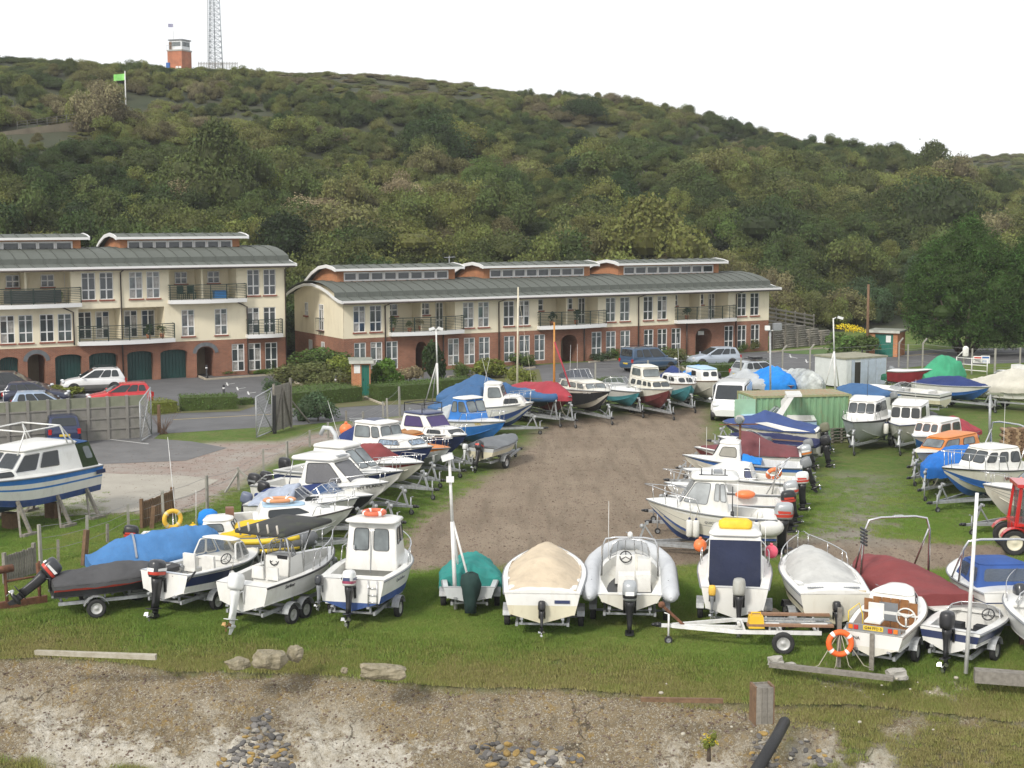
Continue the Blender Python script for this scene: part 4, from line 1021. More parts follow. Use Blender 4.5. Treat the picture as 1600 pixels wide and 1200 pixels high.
for B, u, v, yl, z, lb, k in ((RB, 613, 495, .3, 2.98, 'green pot plant at the left end of the first long block balcony', 'mid'), (RB, 657, 498, .4, 2.98, 'pale flowering pot plant in the middle of the first long block balcony', 'pale'),
                              (RB, 640, 503, -.3, 2.98, 'low pot plant by the railing of the first long block balcony', 'olive'), (LB, 232, 520, .2, 2.93, 'leafy pot plant on the middle balcony of the three storey block', 'dark'),
                              (LB, 253, 515, .3, 2.93, 'spiky pot plant at the right end of the middle balcony', 'olive'), (LB, 92, 455, .2, 5.6, 'bright green pot plant rising above the screened balcony rail', 'bright'),
                              (RB, 900, 500, .3, 2.98, 'dark bushy pot plant on the middle balcony of the long block', 'dark'), (RB, 862, 500, .3, 2.98, 'dark pot plant left on the middle balcony of the long block', 'dark'),
                              (RB, 1073, 492, .4, 2.98, 'dark pot plant on the right balcony of the long block', 'dark')):
 pot_plant(on_block(B, u, v, yl, z), lb, h=1.0 if k in ('dark', 'mid') else .7, w=.8, kind=k)
# ---------------------------------------------------------------- boats
class Boat:
 def __init__(s, name, label, cat, stern, bow, zs=1.35, zb=None, L=None, near=False, B=2.1, hs=.8, rise=.28, dr=.26, tr=.88, rake=.16, full=2.2, bands=None, rub=None, group=None, short=None,
                 trailer=True, axles=1, ext=1.1, wr=.28, wbox=True, keelz=None, trim=None, tlabel=None, transom=None, jockey=True, bot=None):
  s.bot = bot
  S = at(stern[0], stern[1], zs); s.short = short or label
  if L:
   d = ray(*bow); A = d.x**2+d.y**2; b_ = -(d.x*S.x+d.y*S.y); c_ = S.x**2+S.y**2-L*L
   D = b_*b_-A*c_; r = math.sqrt(max(0, D)); k = (-b_-r)/A if near else (-b_+r)/A
   P = d*k; dx, dy = P.x-S.x, P.y-S.y; zb_ = P.z+CAM_H if zb is None else zb
  else:
   P = at(bow[0], bow[1], zb); dx, dy = P.x-S.x, P.y-S.y; L = math.hypot(dx, dy); zb_ = zb
  s.psi = math.atan2(dy, dx); s.L = L
  zb_ = max(zs-.25, min(zs+1.0, zb_)); s.B = B; s.hs = hs; s.hb = hs+rise
  s.pitch = max(-.09, min(.09, math.atan2(zb_-zs-rise, L)))
  s.kz = zs-hs; s.dr = dr; s.tr = tr; s.rk = rake; s.fu = full
  s.root = thing(name, label, cat, (S.x, S.y, 0), s.psi, group, -s.pitch)
  s.loc = Vector((S.x, S.y, 0)); s.parts = {}
  s.hull(bands or [(.9, GEL), (1, GEL)], rub, transom)
  if trailer: s.trailer(axles, ext, wr, wbox, tlabel, jockey)
 # --- shape
 def hb_(s, f): return s.B/2*min(1, s.tr+(1-s.tr)*min(1, f/.35))*max(.012, 1-max(0, (f-.42)/.58)**s.fu)
 def zsh(s, f): return s.kz+s.hs+(s.hb-s.hs)*f**1.6
 def sheer(s, f, side=1, inset=0, dz=0):
  return Vector((s.L*f, side*max(0, s.hb_(f)-inset), s.zsh(f)+dz))
 def hp(s, f, t, side=1):
  b = s.hb_(f); zs_ = s.zsh(f); q = max(0, (f-.35)/.65)
  zc = s.kz+s.dr+(s.hb*.9-s.dr)*q**2.6; bc = b*(.86-.3*f**3)
  zk = s.kz+s.hb*.72*max(0, (f-.62)/.38)**2.6
  if t < 0: y = bc*(1+t); z = zc+(zk-zc)*(-t)
  else: y = bc+(b-bc)*t**.85; z = zc+(zs_-zc)*t
  x = s.L*f-s.rk*s.L*f**6*(1-(z-s.kz)/(zs_-s.kz))
  return Vector((x, side*y, z))
 def hull(s, bands, rub, transom):
  N = 18; fs_ = [1-(1-i/N)**1.25 for i in range(N+1)]; mats = []; ts = []; mi = []
  def ix(m):
   if m not in mats: mats.append(m)
   return mats.index(m)
  bott = bands[0][1]; t0 = 0; rows = [(-1, ix(bott))]
  for te, m in bands:
   k = max(1, int((te-t0)/.3+.5))
   for j in range(k): rows.append((t0 if False else t0+(te-t0)*(j+1)/k, ix(m)))
   t0 = te
  tt = [-1, -.5, 0]+[r[0] for r in rows[1:]]; mm = [rows[0][1], ix(s.bot) if s.bot else rows[0][1]]+[r[1] for r in rows[1:]]
  mb = MB()
  for side in (1, -1):
   g_ = [[s.hp(f, t, side) for t in tt] for f in fs_]; n = len(tt); vs = [p for r in g_ for p in r]
   for k in range(n-1):
    fc = [(i*n+k, i*n+k+1, (i+1)*n+k+1, (i+1)*n+k) for i in range(N)]
    mb.add([], [], 0); o = len(mb.v)
    row = []
    for i in range(N+1): row += [vs[i*n+k], vs[i*n+k+1]]
    q = [(2*i, 2*i+1, 2*i+3, 2*i+2) for i in range(N)]
    if side < 0: q = [tuple(reversed(x)) for x in q]
    mb.add(row, q, mm[k], True)
  tm = ix(transom or bands[-1][1])
  pt = [s.hp(0, t, 1) for t in tt[2:]]; ps = [s.hp(0, t, -1) for t in reversed(tt[2:])]
  k0 = s.hp(0, -1)
  n2 = len(tt)-2
  for k in range(n2-1):
   a, b = s.hp(0, tt[2+k]), s.hp(0, tt[3+k]); c, d = s.hp(0, tt[3+k], -1), s.hp(0, tt[2+k], -1)
   mb.add([a, b, c, d], [(3, 2, 1, 0)], mm[2+k] if transom is None else tm)
  mb.add([k0, s.hp(0, 0, 1), s.hp(0, 0, -1)], [(0, 2, 1)], mm[1])
  # spray strakes
  s.hullobj = mb.obj('hull', mats, s.root)
  st = MB()
  for side in (1, -1):
   st.tube([s.hp(f, -.02, side)+Vector((0, side*.006, 0)) for f in fs_[:-3]], .018, 5)
  st.obj('chine_rail', bott, s.hullobj)
  r = MB(); path = [s.sheer(f, 1, -.012, -.02) for f in fs_]+[s.sheer(f, -1, -.012, -.02) for f in reversed(fs_[:-1])]
  path = path+[s.sheer(0, -1, 0, -.02), ]
  r.tube(path, .028, 6); r.obj('rubbing_strake', rub or GREYP, s.root)
 # --- decks
 def deck(s, f0, f1=1.0, crown=.07, m=None, name='foredeck', dz=.006, inset=.0):
  N = 12; mb = MB(); K = 8; rg = []
  for i in range(N+1):
   f = f0+(f1-f0)*i/N; b = max(.004, s.hb_(f)-inset)
   rg.append([Vector((s.L*f, b*(2*k/K-1), s.zsh(f)+dz+crown*min(1, b/(s.B*.3))*(1-(2*k/K-1)**2))) for k in range(K+1)])
  mb.loft(rg, cap=(False, False), closed=False)
  a = rg[0]; mb.add(a+[Vector((p.x, p.y, s.zsh(f0)-.02)) for p in a], [(k, k+1, K+2+k, K+1+k) for k in range(K)])
  return mb.obj(name, m or GEL, s.root)
 def cockpit(s, f0=.03, f1=.5, gw=.17, zf=.3, m=None, solem=None, f_deck_end=True):
  N = 10; mb = MB(); m = m or GEL; zfl = s.kz+zf; fr = [f0+(f1-f0)*i/N for i in range(N+1)]
  for sd in (1, -1):
   for a, b in zip([0]+fr[:-1] if f0 > 0 else fr[:-1], fr if f0 > 0 else fr[1:]):
    P = [s.sheer(a, sd), s.sheer(b, sd), s.sheer(b, sd, gw), s.sheer(a, sd, gw)]
    for p in P: p.z += .012
    mb.add(P, [(0, 1, 2, 3)], 0)
    if a >= f0:
     q = [Vector((p.x, p.y, zfl)) for p in (P[2], P[3])]; mb.add([P[3], P[2], q[0], q[1]], [(0, 1, 2, 3)], 0)
  for f in (f0, f1):
   a, b = s.sheer(f, 1, gw, .012), s.sheer(f, -1, gw, .012); mb.add([a, b, Vector((b.x, b.y, zfl)), Vector((a.x, a.y, zfl))], [(0, 1, 2, 3)], 0)
  if f0 > 0:
   a, b = s.sheer(0, 1, gw, .012), s.sheer(0, -1, gw, .012); c, d = s.sheer(f0, -1, gw, .012), s.sheer(f0, 1, gw, .012)
   mb.add([a, b, c, d], [(0, 1, 2, 3)], 0)
  pl = [Vector((s.L*f, s.hb_(f)-gw, zfl)) for f in fr]; pr = [Vector((p.x, -p.y, p.z)) for p in pl]; n = len(pl)
  o = mb.obj('cockpit', m, s.root)
  so_ = MB(); so_.add(pl+pr, [(i, i+1, n+i+1, n+i) for i in range(n-1)]); so_.obj('cockpit_floor', solem or SOLE, o)
  return o
 # --- superstructure
 def house(s, f0, f1, t0, t1, w=.72, w1=None, wf=None, wf1=None, h=1.2, m=None, panes={}, gl=None, roofm=None, over=.1, rth=.06, crown=.06, zoff=0, name='wheelhouse', nroof='roof', fr=.025, frm=None, noroof=False, openaft=False, hf=None, rf=.1, pclear=False, ov=None):
  hbm = s.B/2; w1 = w if w1 is None else w1; wf = w if wf is None else wf; wf1 = w1 if wf1 is None else wf1; m = m or GEL; gl = gl or GLASS
  z0a, z0f = s.zsh(f0)+zoff, s.zsh(f1)+zoff; zt = z0a+h; ztf = zt if hf is None else z0a+hf
  c = {'AP': (s.L*f0, hbm*w, z0a), 'FP': (s.L*f1, hbm*wf, z0f), 'AP1': (s.L*t0, hbm*w1, zt), 'FP1': (s.L*t1, hbm*wf1, ztf)}
  for k in list(c): c[k.replace('P', 'S')] = (c[k][0], -c[k][1], c[k][2])
  c = {k: Vector(v) for k, v in c.items()}
  def ring(sfx):
   P = [c['AP'+sfx], c['FP'+sfx], c['FS'+sfx], c['AS'+sfx]]; out = []
   r_ = rf
   for i, p in enumerate(P):
    a, b = P[i-1], P[(i+1) % 4]; da = (a-p).normalized(); db = (b-p).normalized(); r = min(r_, (a-p).length*.4, (b-p).length*.4)
    q0, q1 = p+da*r, p+db*r
    for k in range(5): t = k/4; out.append(q0*(1-t)**2+p*2*t*(1-t)+q1*t*t)
   return out
  r0, r1 = ring(''), ring('1'); mb = MB()
  n = len(r0)
  down = [Vector((p.x, p.y, p.z-.12)) for p in r0]
  N_ = 3; rg = [down, r0]
  for i in range(1, N_+1): rg.append([a.lerp(b, i/N_) for a, b in zip(r0, r1)])
  skip = []
  mb.loft(rg, cap=(False, not openaft))
  if openaft:                                        # no bulkhead: drop the faces of the after side
   keep = [(f, a, b) for f, a, b in zip(mb.f, mb.m, mb.s) if not (len(f) == 4 and all(mb.v[i][0] < s.L*max(f0, t0)+.06+(rf) and abs(mb.v[i][1]) < hbm*max(w, w1)-rf*.4 for i in f))]
   mb.f = [k[0] for k in keep]; mb.m = [k[1] for k in keep]; mb.s = [k[2] for k in keep]
  H = mb.obj(name, m, s.root)
  if not noroof:
   ro = MB(); ov = ov or (over, over); big = []
   cx = sum((p.x for p in r1))/n
   tp = [c['AP1'], c['FP1'], c['FS1'], c['AS1']]
   P = [Vector((c['AP1'].x-ov[0], c['AP1'].y+over*.6, zt)), Vector((c['FP1'].x+ov[1], c['FP1'].y+over*.6, ztf))]; P += [Vector((P[1].x, -P[1].y, ztf)), Vector((P[0].x, -P[0].y, zt))]
   out = []
   for i, p in enumerate(P):
    a, b = P[i-1], P[(i+1) % 4]; r = min(.28, (a-p).length*.45, (b-p).length*.45); q0, q1 = p+(a-p).normalized()*r, p+(b-p).normalized()*r
    for k in range(5): t = k/4; out.append(q0*(1-t)**2+p*2*t*(1-t)+q1*t*t)
   mid = sum(out, Vector())/len(out)
   rings = [[p+(mid-p)*.03 for p in out], [p+Vector((0, 0, rth*.5)) for p in out], [p+(mid-p)*.05+Vector((0, 0, rth)) for p in out], [p+(mid-p)*.35+Vector((0, 0, rth+crown*.7)) for p in out], [p+(mid-p)*.8+Vector((0, 0, rth+crown)) for p in out]]
   ro.loft(rings); s.roofobj = ro.obj(nroof, roofm or m, s.root)
  # panes
  face = {'P': ('AP', 'FP', 'FP1', 'AP1'), 'S': ('FS', 'AS', 'AS1', 'FS1'), 'F': ('FP', 'FS', 'FS1', 'FP1'), 'A': ('AS', 'AP', 'AP1', 'AS1')}
  cen = sum(c.values(), Vector())/8
  for fc, lst in panes.items():
   for side in ((fc,) if fc != 'PS' else ('P', 'S')):
    q = [c[k] for k in face[side]]
    for (u0, u1, v0, v1) in lst:
     if side == 'S': u0, u1 = 1-u1, 1-u0
     def bil(u, v): return (q[0]*(1-u)+q[1]*u)*(1-v)+(q[3]*(1-u)+q[2]*u)*v
     corners = [bil(u0, v0), bil(u1, v0), bil(u1, v1), bil(u0, v1)]
     s.pane(H, corners, cen, gl, fr, frm)
  return H
 def pane(s, H, cs, cen, gl, fr=.025, frm=None, name='window'):
  nrm = (cs[1]-cs[0]).cross(cs[3]-cs[0]).normalized(); mid = sum(cs, Vector())/4
  if nrm.dot(mid-cen) < 0: nrm = -nrm
  out = []
  for i, p in enumerate(cs):
   a, b = cs[i-1], cs[(i+1) % 4]; r = min(.09, (a-p).length*.3, (b-p).length*.3); q0, q1 = p+(a-p).normalized()*r, p+(b-p).normalized()*r
   for k in range(4): t = k/3; out.append(q0*(1-t)**2+p*2*t*(1-t)+q1*t*t)
  g_ = MB(); n = len(out); g_.loft([[p+nrm*.004 for p in out], [p+nrm*.012 for p in out]], sm=False)
  w = g_.obj(name, gl, H)
  if fr:
   f_ = MB(); f_.tube([p+nrm*.012 for p in out], fr*.55, 4, closed=True); f_.obj('window_frame', frm or BLK, H)
 def screen(s, f0, f1, ft, h=.45, w=.7, wt=.6, gl=None, frm=None, zoff=0, side_f=None, divide=True, name='windscreen'):
  hbm = s.B/2; gl = gl or CLEAR; frm = frm or STEEL; z0, z1 = s.zsh(f0)+zoff, s.zsh(f1)+zoff+.03
  bp = [Vector((s.L*f0, hbm*w, z0)), Vector((s.L*(f0+f1)/2, hbm*w*.97, (z0+z1)/2)), Vector((s.L*(f1-.03), hbm*w*.66, z1)), Vector((s.L*f1, hbm*w*.25, z1+.01))]
  tp = [Vector((s.L*f0-.02, hbm*w*.98, z0+h*.45)), Vector((s.L*(f0+ft)/2, hbm*wt, z0+h*.95)), Vector((s.L*(ft-.02), hbm*wt*.68, z1+h)), Vector((s.L*ft, hbm*wt*.25, z1+h+.01))]
  bp = bp+[Vector((p.x, -p.y, p.z)) for p in reversed(bp)]; tp = tp+[Vector((p.x, -p.y, p.z)) for p in reversed(tp)]
  g_ = MB(); g_.loft([bp, tp], cap=(False, False), closed=False, sm=False); o = g_.obj(name, gl, s.root)
  f_ = MB(); f_.tube(tp, .018, 5); f_.tube(bp, .014, 4)
  for i in ((0, 1, 2, 3, 4, 5, 6, 7) if divide else (0, 7)): f_.tube([bp[i], tp[i]], .013, 4)
  f_.obj('screen_frame', frm, o); return o
 def cover(s, f0, f1, ridge, m, drop=.12, over=.03, peak=.0, name='cover', wr=.025, sag=0, seed=1):
  N, K = 44, 32; rg = []; xs = [r[0] for r in ridge]; hs = [r[1] for r in ridge]
  for i in range(N+1):
   f = f0+(f1-f0)*i/N; b = s.hb_(max(0, min(.995, f)))+over; zr = float(np.interp(f, xs, hs)); zs_ = s.zsh(max(0, min(1, f))); row = []
   ed = min(1, min(i, N-i)/1.5+.0)
   for k in range(K+1):
    v = 2*k/K-1; av = abs(v)
    if av > .8: y = b*math.copysign(1, v)*(1+.01*(av-.8)/.2); z = zs_+.02-drop*(av-.8)/.2
    else:
     q = av/.8; y = b*math.copysign(q, v); z = zs_+.02+zr*(1-q**1.7)*(.35+.65*ed)
    n1 = mnoise.noise(Vector((f*s.L*1.7+seed*7, y*2.0, z*1.5+seed)))+.5*mnoise.noise(Vector((f*s.L*5+seed*3, y*4.5, z*4)))
    n2 = abs(mnoise.noise(Vector((f*s.L*2.6+v*1.3+seed, v*1.7-f*s.L*.8, seed*2.1))))+.6*abs(mnoise.noise(Vector((f*s.L*4.5-v*2, v*3.1, seed*3.7))))
    row.append(Vector((s.L*f, y+math.copysign(wr*.5*n1, v), z+wr*n1+wr*1.5*(.35-n2)*(1 if av < .8 else .5)-sag*math.sin(math.pi*((f*s.L*1.1) % 1))*.3*(1-av))))
   rg.append(row)
  mb = MB(); mb.loft(rg, cap=(False, False), closed=False)
  for r, fx in ((rg[0], -1), (rg[-1], 1)):
   lo = [Vector((p.x+.012*fx, p.y, min(p.z, s.zsh(max(0, min(1, f0 if fx < 0 else f1)))-drop*.9))) for p in r]; n = len(r)
   mb.add(r+lo, [(k, k+1, n+k+1, n+k) for k in range(n-1)], 0, True)
  o = mb.obj(name, m, s.root)
  if drop >= .25:
   l = MB(); n = max(3, int(s.L*(f1-f0)/.75))
   for i in range(n):
    f = max(.02, min(.93, f0+(f1-f0)*(i+.5)/n)); b = s.hb_(f)
    for sd in (1, -1): l.tube([Vector((s.L*f, sd*(b+over+.02), s.zsh(f)-drop+.05)), Vector((s.L*f+.05, sd*b*.8, s.kz+s.dr*.6)), Vector((s.L*f+.1, sd*b*.3, s.kz-.02))], .011, 4)
   l.obj('lashing', ROPE, o)
  return o
 # --- fittings
 def rail(s, f0=.55, h=.42, inset=.1, r=.014, m=None, n=3, fend=1.0, mid=True, rise=.1):
  m = m or STEEL; mb = MB(); fs_ = [f0+(fend-f0)*i/8 for i in range(9)]; P = []
  for sd in (1, -1):
   L_ = [s.sheer(f, sd, inset*(1-f)+.03, h+rise*(f-f0)/(1-f0)) for f in fs_]; L_ = [s.sheer(f0-.03, sd, inset, .02)]+L_; P.append(L_)
  P[0][-1].x += .06; P[0][-1].y = .08; P[1][-1].x += .06; P[1][-1].y = -.08
  mb.tube(P[0]+list(reversed(P[1])), r, 6)
  for sd in (0, 1):
   for i in range(n):
    p = P[sd][2+int(i*7/(n-.999)) if n > 1 else 5]; mb.tube([p, Vector((p.x-.03, p.y, s.zsh(min(1, max(0, p.x/s.L)))))], r*.85, 5)
  return mb.obj('bow_rail', m, s.root)
 def outboard(s, y=0, sc=1.0, tilt=0, cm=None, lm=None, stripe=None, z=None, dx=-.12, prop=True, cmlow=None, decal=None, label=None):
  cm = cm or DGREY; lm = lm or BLK; z = s.kz+s.hs*.78 if z is None else z
  M = Matrix.Translation((dx, y, z)) @ Matrix.Rotation(tilt, 4, 'Y') @ Matrix.Scale(sc, 4)
  T = lambda p: M @ Vector(p)
  def ringz(cx, w, d, zz, r=.5, n=3): return [T((cx+a, b, zz)) for a, b in rrect(w, d, min(w, d)*r, n)]
  leg = MB()
  leg.loft([ringz(-.12, .3, .24, .06), ringz(-.1, .3, .22, -.1), ringz(-.08, .26, .15, -.3, .45), ringz(-.08, .24, .11, -.55, .45), ringz(-.09, .26, .1, -.72, .45)], sm=True)
  leg.loft([ringz(-.14, .46, .2, -.72, .3), ringz(-.14, .46, .2, -.74, .3)])                   # anti-ventilation plate
  leg.loft([ringz(-.06, .2, .085, -.74, .45), ringz(-.06, .18, .08, -.9, .45)])
  tor = []
  for k, (x_, r_) in enumerate(((.12, .01), (.07, .05), (0, .065), (-.16, .062), (-.24, .045))): tor.append([T((x_, r_*math.cos(a), -.92+r_*math.sin(a))) for a in np.linspace(0, 2*math.pi, 9)[:-1]])
  leg.loft(tor)
  leg.add([T(p) for p in ((.06, .01, -.96), (-.12, .01, -.96), (-.14, .006, -1.14), (-.04, .006, -1.14), (.06, -.01, -.96), (-.12, -.01, -.96), (-.14, -.006, -1.14), (-.04, -.006, -1.14))], [(0, 1, 2, 3), (7, 6, 5, 4), (0, 3, 7, 4), (1, 5, 6, 2), (3, 2, 6, 7)])
  b0 = Matrix.Translation((dx, y, z)) @ Matrix.Scale(sc, 4); bb = []
  for p in ((.1, -.12), (.1, .12)): leg.tube([b0 @ Vector((.08, p[1], -.32)), b0 @ Vector((.06, p[1], .02)), T((-.02, p[1]*.8, -.02))], .035*sc, 6)
  o = leg.obj('outboard_motor', lm, s.root, label=label)
  cow = MB(); R1 = [(-.13, .42, .29, .06, .45), (-.13, .48, .33, .12, .45), (-.13, .5, .34, .2, .45), (-.13, .5, .34, .3, .42), (-.14, .47, .32, .4, .4), (-.15, .4, .27, .47, .4), (-.16, .22, .14, .5, .45)]
  cow.loft([ringz(*r) for r in R1]); cow.m = [1 if (stripe and i//16 in (1,)) else 0 for i in range(len(cow.f))]
  cow.obj('cowling', [cm, stripe or cm], o)
  if stripe or decal:
   d_ = MB()
   for sd in (1, -1): d_.box((0, 0, 0), (.001, .001, .001)) if False else d_.add([T((-.3, sd*.176, .22)), T((.02, sd*.176, .22)), T((.04, sd*.176, .3)), T((-.3, sd*.176, .28))], [(0, 1, 2, 3)])
   d_.add([T((-.386, -.1, .2)), T((-.386, .1, .2)), T((-.382, .1, .29)), T((-.382, -.1, .29))], [(0, 1, 2, 3)])
   d_.obj('decal', decal or WPL, o)
  if prop:
   pr = MB(); pr.tube([T((-.24, 0, -.92)), T((-.36, 0, -.92))], .04*sc, 8, r1=.025*sc)
   for k in range(3):
    a = 2*math.pi*k/3+.4; e = Vector((0, math.cos(a), math.sin(a))); t_ = Vector((0, -math.sin(a), math.cos(a)))
    P = [Vector((-.3, 0, -.92))+e*.03+t_*.0, Vector((-.26, 0, -.92))+e*.09+t_*.075, Vector((-.29, 0, -.92))+e*.16+t_*.03, Vector((-.33, 0, -.92))+e*.13-t_*.05]
    pr.add([T(p) for p in P]+[T(p+Vector((.012, 0, 0))) for p in P], [(0, 1, 2, 3), (7, 6, 5, 4), (0, 4, 5, 1), (1, 5, 6, 2), (2, 6, 7, 3), (3, 7, 4, 0)])
   pr.obj('propeller', BRZ if cmlow else STEEL, o)
  return o
 def sterndrive(s):
  o = s.outboard(0, .62, .25, BLK, BLK, z=s.kz+s.hs*.42, dx=-.1); return o
 def aerial(s, f, y, z, h, lean=(0, 0), r=.012, m=None, name='aerial'):
  b = Vector((s.L*f, y, s.zsh(f)+z)); return MB().tube([b, b+Vector((lean[0], lean[1], h))], r, 5, r1=r*.5).obj(name, m or WPIPE, s.root)
 def box(s, f, y, z, d, m, name, taper=.92, rz=0):
  return MB().box((s.L*f, y, s.kz+z+d[2]/2), d, taper=taper, rz=rz).obj(name, m, s.root)
 def seat(s, f, y, zf=.3, m=None, h=.5):
  mb = MB(); c = Vector((s.L*f, y, s.kz+zf)); mb.box(c+Vector((0, 0, h*.4)), (.16, .16, h*.8)); mb.box(c+Vector((0, 0, h*.85)), (.44, .44, .1)); mb.box(c+Vector((-.2, 0, h*.85+.26)), (.09, .44, .46), ry=-.15)
  return mb.obj('helm_seat', m or WVIN, s.root)
 def steer(s, p, r=.17, m=None, ry=-1.0):
  mb = MB(); M = Matrix.Rotation(ry, 3, 'Y'); c = Vector(p); mb.torus(c, r, .018, M, 16, 6)
  for k in range(3): a = 2*math.pi*k/3; mb.tube([c, c+M @ Vector((r*math.cos(a), r*math.sin(a), 0))], .012, 4)
  return mb.obj('steering_wheel', m or BLK, s.root)
 def arch(s, f, h, w=.92, r=.025, m=None, rake=-.12, name='arch', rake2=None, f2=None):
  mb = MB(); b = s.hb_(f)*w; z = s.zsh(f); x = s.L*f; pts = [(x, b, z), (x+rake*.8*h, b*.97, z+h*.75), (x+rake*h*1.1, b*.85, z+h*.96), (x+rake*h*1.15, b*.5, z+h), (x+rake*h*1.15, -b*.5, z+h), (x+rake*h*1.1, -b*.85, z+h*.96), (x+rake*.8*h, -b*.97, z+h*.75), (x, -b, z)]
  mb.tube(pts, r, 7)
  if f2:
   for sd in (1, -1): mb.tube([(s.L*f2, sd*s.hb_(f2)*w, s.zsh(f2)), (x+rake*.85*h, sd*b*.95, z+h*.8)], r*.85, 6)
  return mb.obj(name, m or STEEL, s.root)
 def letters(s, txt, f, t, size, m, side=-1):
  p = s.hp(f, t, side); d = (s.hp(f+.03, t, side)-s.hp(f-.03, t, side)); up = s.hp(f, min(1, t+.15), side)-s.hp(f, t-.15, side)
  if side > 0: d = -d
  n = d.cross(up).normalized(); M = frame_M(p+n*.015, d, up); return text(txt, size, M, m, s.hullobj)
 def world(s, p): return Matrix.Translation(s.loc) @ Matrix.Rotation(s.psi, 4, 'Z') @ Matrix.Rotation(-s.pitch, 4, 'Y') @ Vector(p)
 def put(s, o, p, rot=(0, 0, 0)):
  o.location = s.world(p); o.rotation_euler = (rot[0], rot[1], s.psi+rot[2]); return o
 # --- the trailer is a thing of its own
 def trailer(s, axles, ext, wr, wbox, tlabel, jockey):
  boat_trailer(s.loc, s.psi, s.L, s.B, s.kz, tlabel or 'galvanised trailer carrying %s' % s.short, axles, ext, wr, wbox, jockey)
def boat_trailer(loc, psi, L, B, kz, label, axles=1, ext=1.1, wr=.28, wbox=True, jockey=True, fm=None, post=True):
 fm = fm or GALV; t = thing('boat_trailer', label, 'boat trailer', loc, psi, 'boat trailers')
 zf = max(.28, min(.5, kz-.06)); hw = B*.3; xm = L*.62; xt = L*.9+ext
 f = MB()
 for sd in (1, -1):
  f.beam((.12, sd*hw, zf), (xm, sd*hw, zf), .07, .1); f.beam((xm-.03, sd*hw, zf), (xt-.35, sd*.04, zf-.02), .07, .1)
 for x_ in (.25, L*.3, L*.55): f.box((x_, 0, zf-.01), (.06, hw*2, .06))
 f.beam((L*.55, 0, zf-.04), (xt, 0, zf-.02), .08, .09)
 for x_ in (.2, L*.38):
  for sd in (1, -1):
   f.box((x_, sd*hw*.8, zf+.11), (.05, .05, .2)); f.beam((x_-.25, sd*hw*.8, zf+.2), (x_+.45, sd*hw*.8, zf+.2), .09, .05)
 for x_ in (.4, L*.45, L*.58): f.tube([(x_, -.12, zf+.07), (x_, .12, zf+.07)], .05, 8)
 f.obj('frame', fm, t)
 h = MB(); h.loft([[(xt-.05+x_, a*.06, zf+.0+b*.05) for a, b in ((-1, -1), (1, -1), (1, 1), (-1, 1))] for x_ in (0, .16)]); h.ell((xt+.15, 0, zf+.0), (.07, .05, .05), 8, 6); h.obj('tow_hitch', BLK, t)
 if post:
  p = MB(); xp = L*.97+.12; zt = kz+.62; p.beam((xp+.25, 0, zf), (xp, 0, zt), .07, .07); p.beam((xp-.35, 0, zf), (xp, 0, zt-.15), .05, .05); p.tube([(xp-.05, -.09, zt), (xp-.05, .09, zt)], .05, 8); p.ell((xp+.13, 0, zt-.12), (.09, .07, .09), 8, 6); p.obj('winch_post', fm, t)
 tw = min(B*.47, hw+.34); xa = L*.3
 ax = MB()
 for k in range(axles): ax.tube([(xa+(k-(axles-1)/2)*(wr*2+.1), -tw, wr), (xa+(k-(axles-1)/2)*(wr*2+.1), tw, wr)], .035, 6)
 for sd in (1, -1): ax.box((xa, sd*hw, (zf+wr)/2), (.3+.5*(axles-1), .06, max(.05, abs(zf-wr))))
 ax.obj('axle', fm, t)
 for k in range(axles):
  for sd in (1, -1):
   xx = xa+(k-(axles-1)/2)*(wr*2+.1); wheel(t, (xx, sd*tw, wr), wr, .16, side=sd)
   if wbox:
    g_ = MB(); n = 8; P = [(xx+(wr+.08)*math.cos(a), wr+(wr+.08)*math.sin(a)) for a in np.linspace(R(15), R(165), n)]
    g_.loft([[(x_, sd*tw-.11, z_), (x_, sd*tw+.11, z_), (x_, sd*tw+.11, z_+.015), (x_, sd*tw-.11, z_+.015)] for x_, z_ in P], sm=False); g_.obj('mudguard', fm if axles == 1 or rng.random() < .5 else BLK, t)
 if jockey:
  xx = xt-.25; j = wheel(t, (xx, .14, .11), .11, .07, GREYP, name='jockey_wheel'); j.name = 'jockey_wheel'
  MB().tube([(xx, .1, .12), (xx, .1, zf+.32)], .03, 6).tube([(xx, .1, zf+.32), (xx+.12, .1, zf+.36)], .015, 5).obj('jockey_stand', fm, t)
 return t
class Rib(Boat):
 def __init__(s, *a, tube=None, tr_=.24, ends=True, **k):
  s.tm = tube or HYP; s.tb = tr_; super().__init__(*a, **k)
 def hull(s, bands, rub, transom):
  Boat.hull(s, bands, rub or GREYP, transom)
  r = s.tb; pts = []; fs_ = [-.08, -.03, .02, .15, .3, .45, .58, .7, .8, .88, .94, .985]; rad = [r*.2, r*.72, r]+[r]*7+[r*.97, r*.95]
  for f in fs_: pts.append(Vector((s.L*f, (s.B/2-r*.2)*(1-max(0, (f-.5)/.55)**2.3), s.zsh(max(0, f))+.02)))
  end = [Vector((p.x, -p.y, p.z)) for p in reversed(pts)]
  mb = MB(); mb.tube(pts+end, rad+list(reversed(rad)), 12); mb.obj('inflatable_tube', s.tm, s.root)
  b = MB()
  for sd in (1, -1): b.tube([Vector((p.x, sd*(p.y+r*.99), p.z-.02)) for p in pts[2:-1]], .03, 5)
  b.obj('rubbing_band', HYPD, s.root)
  s.tpts = pts
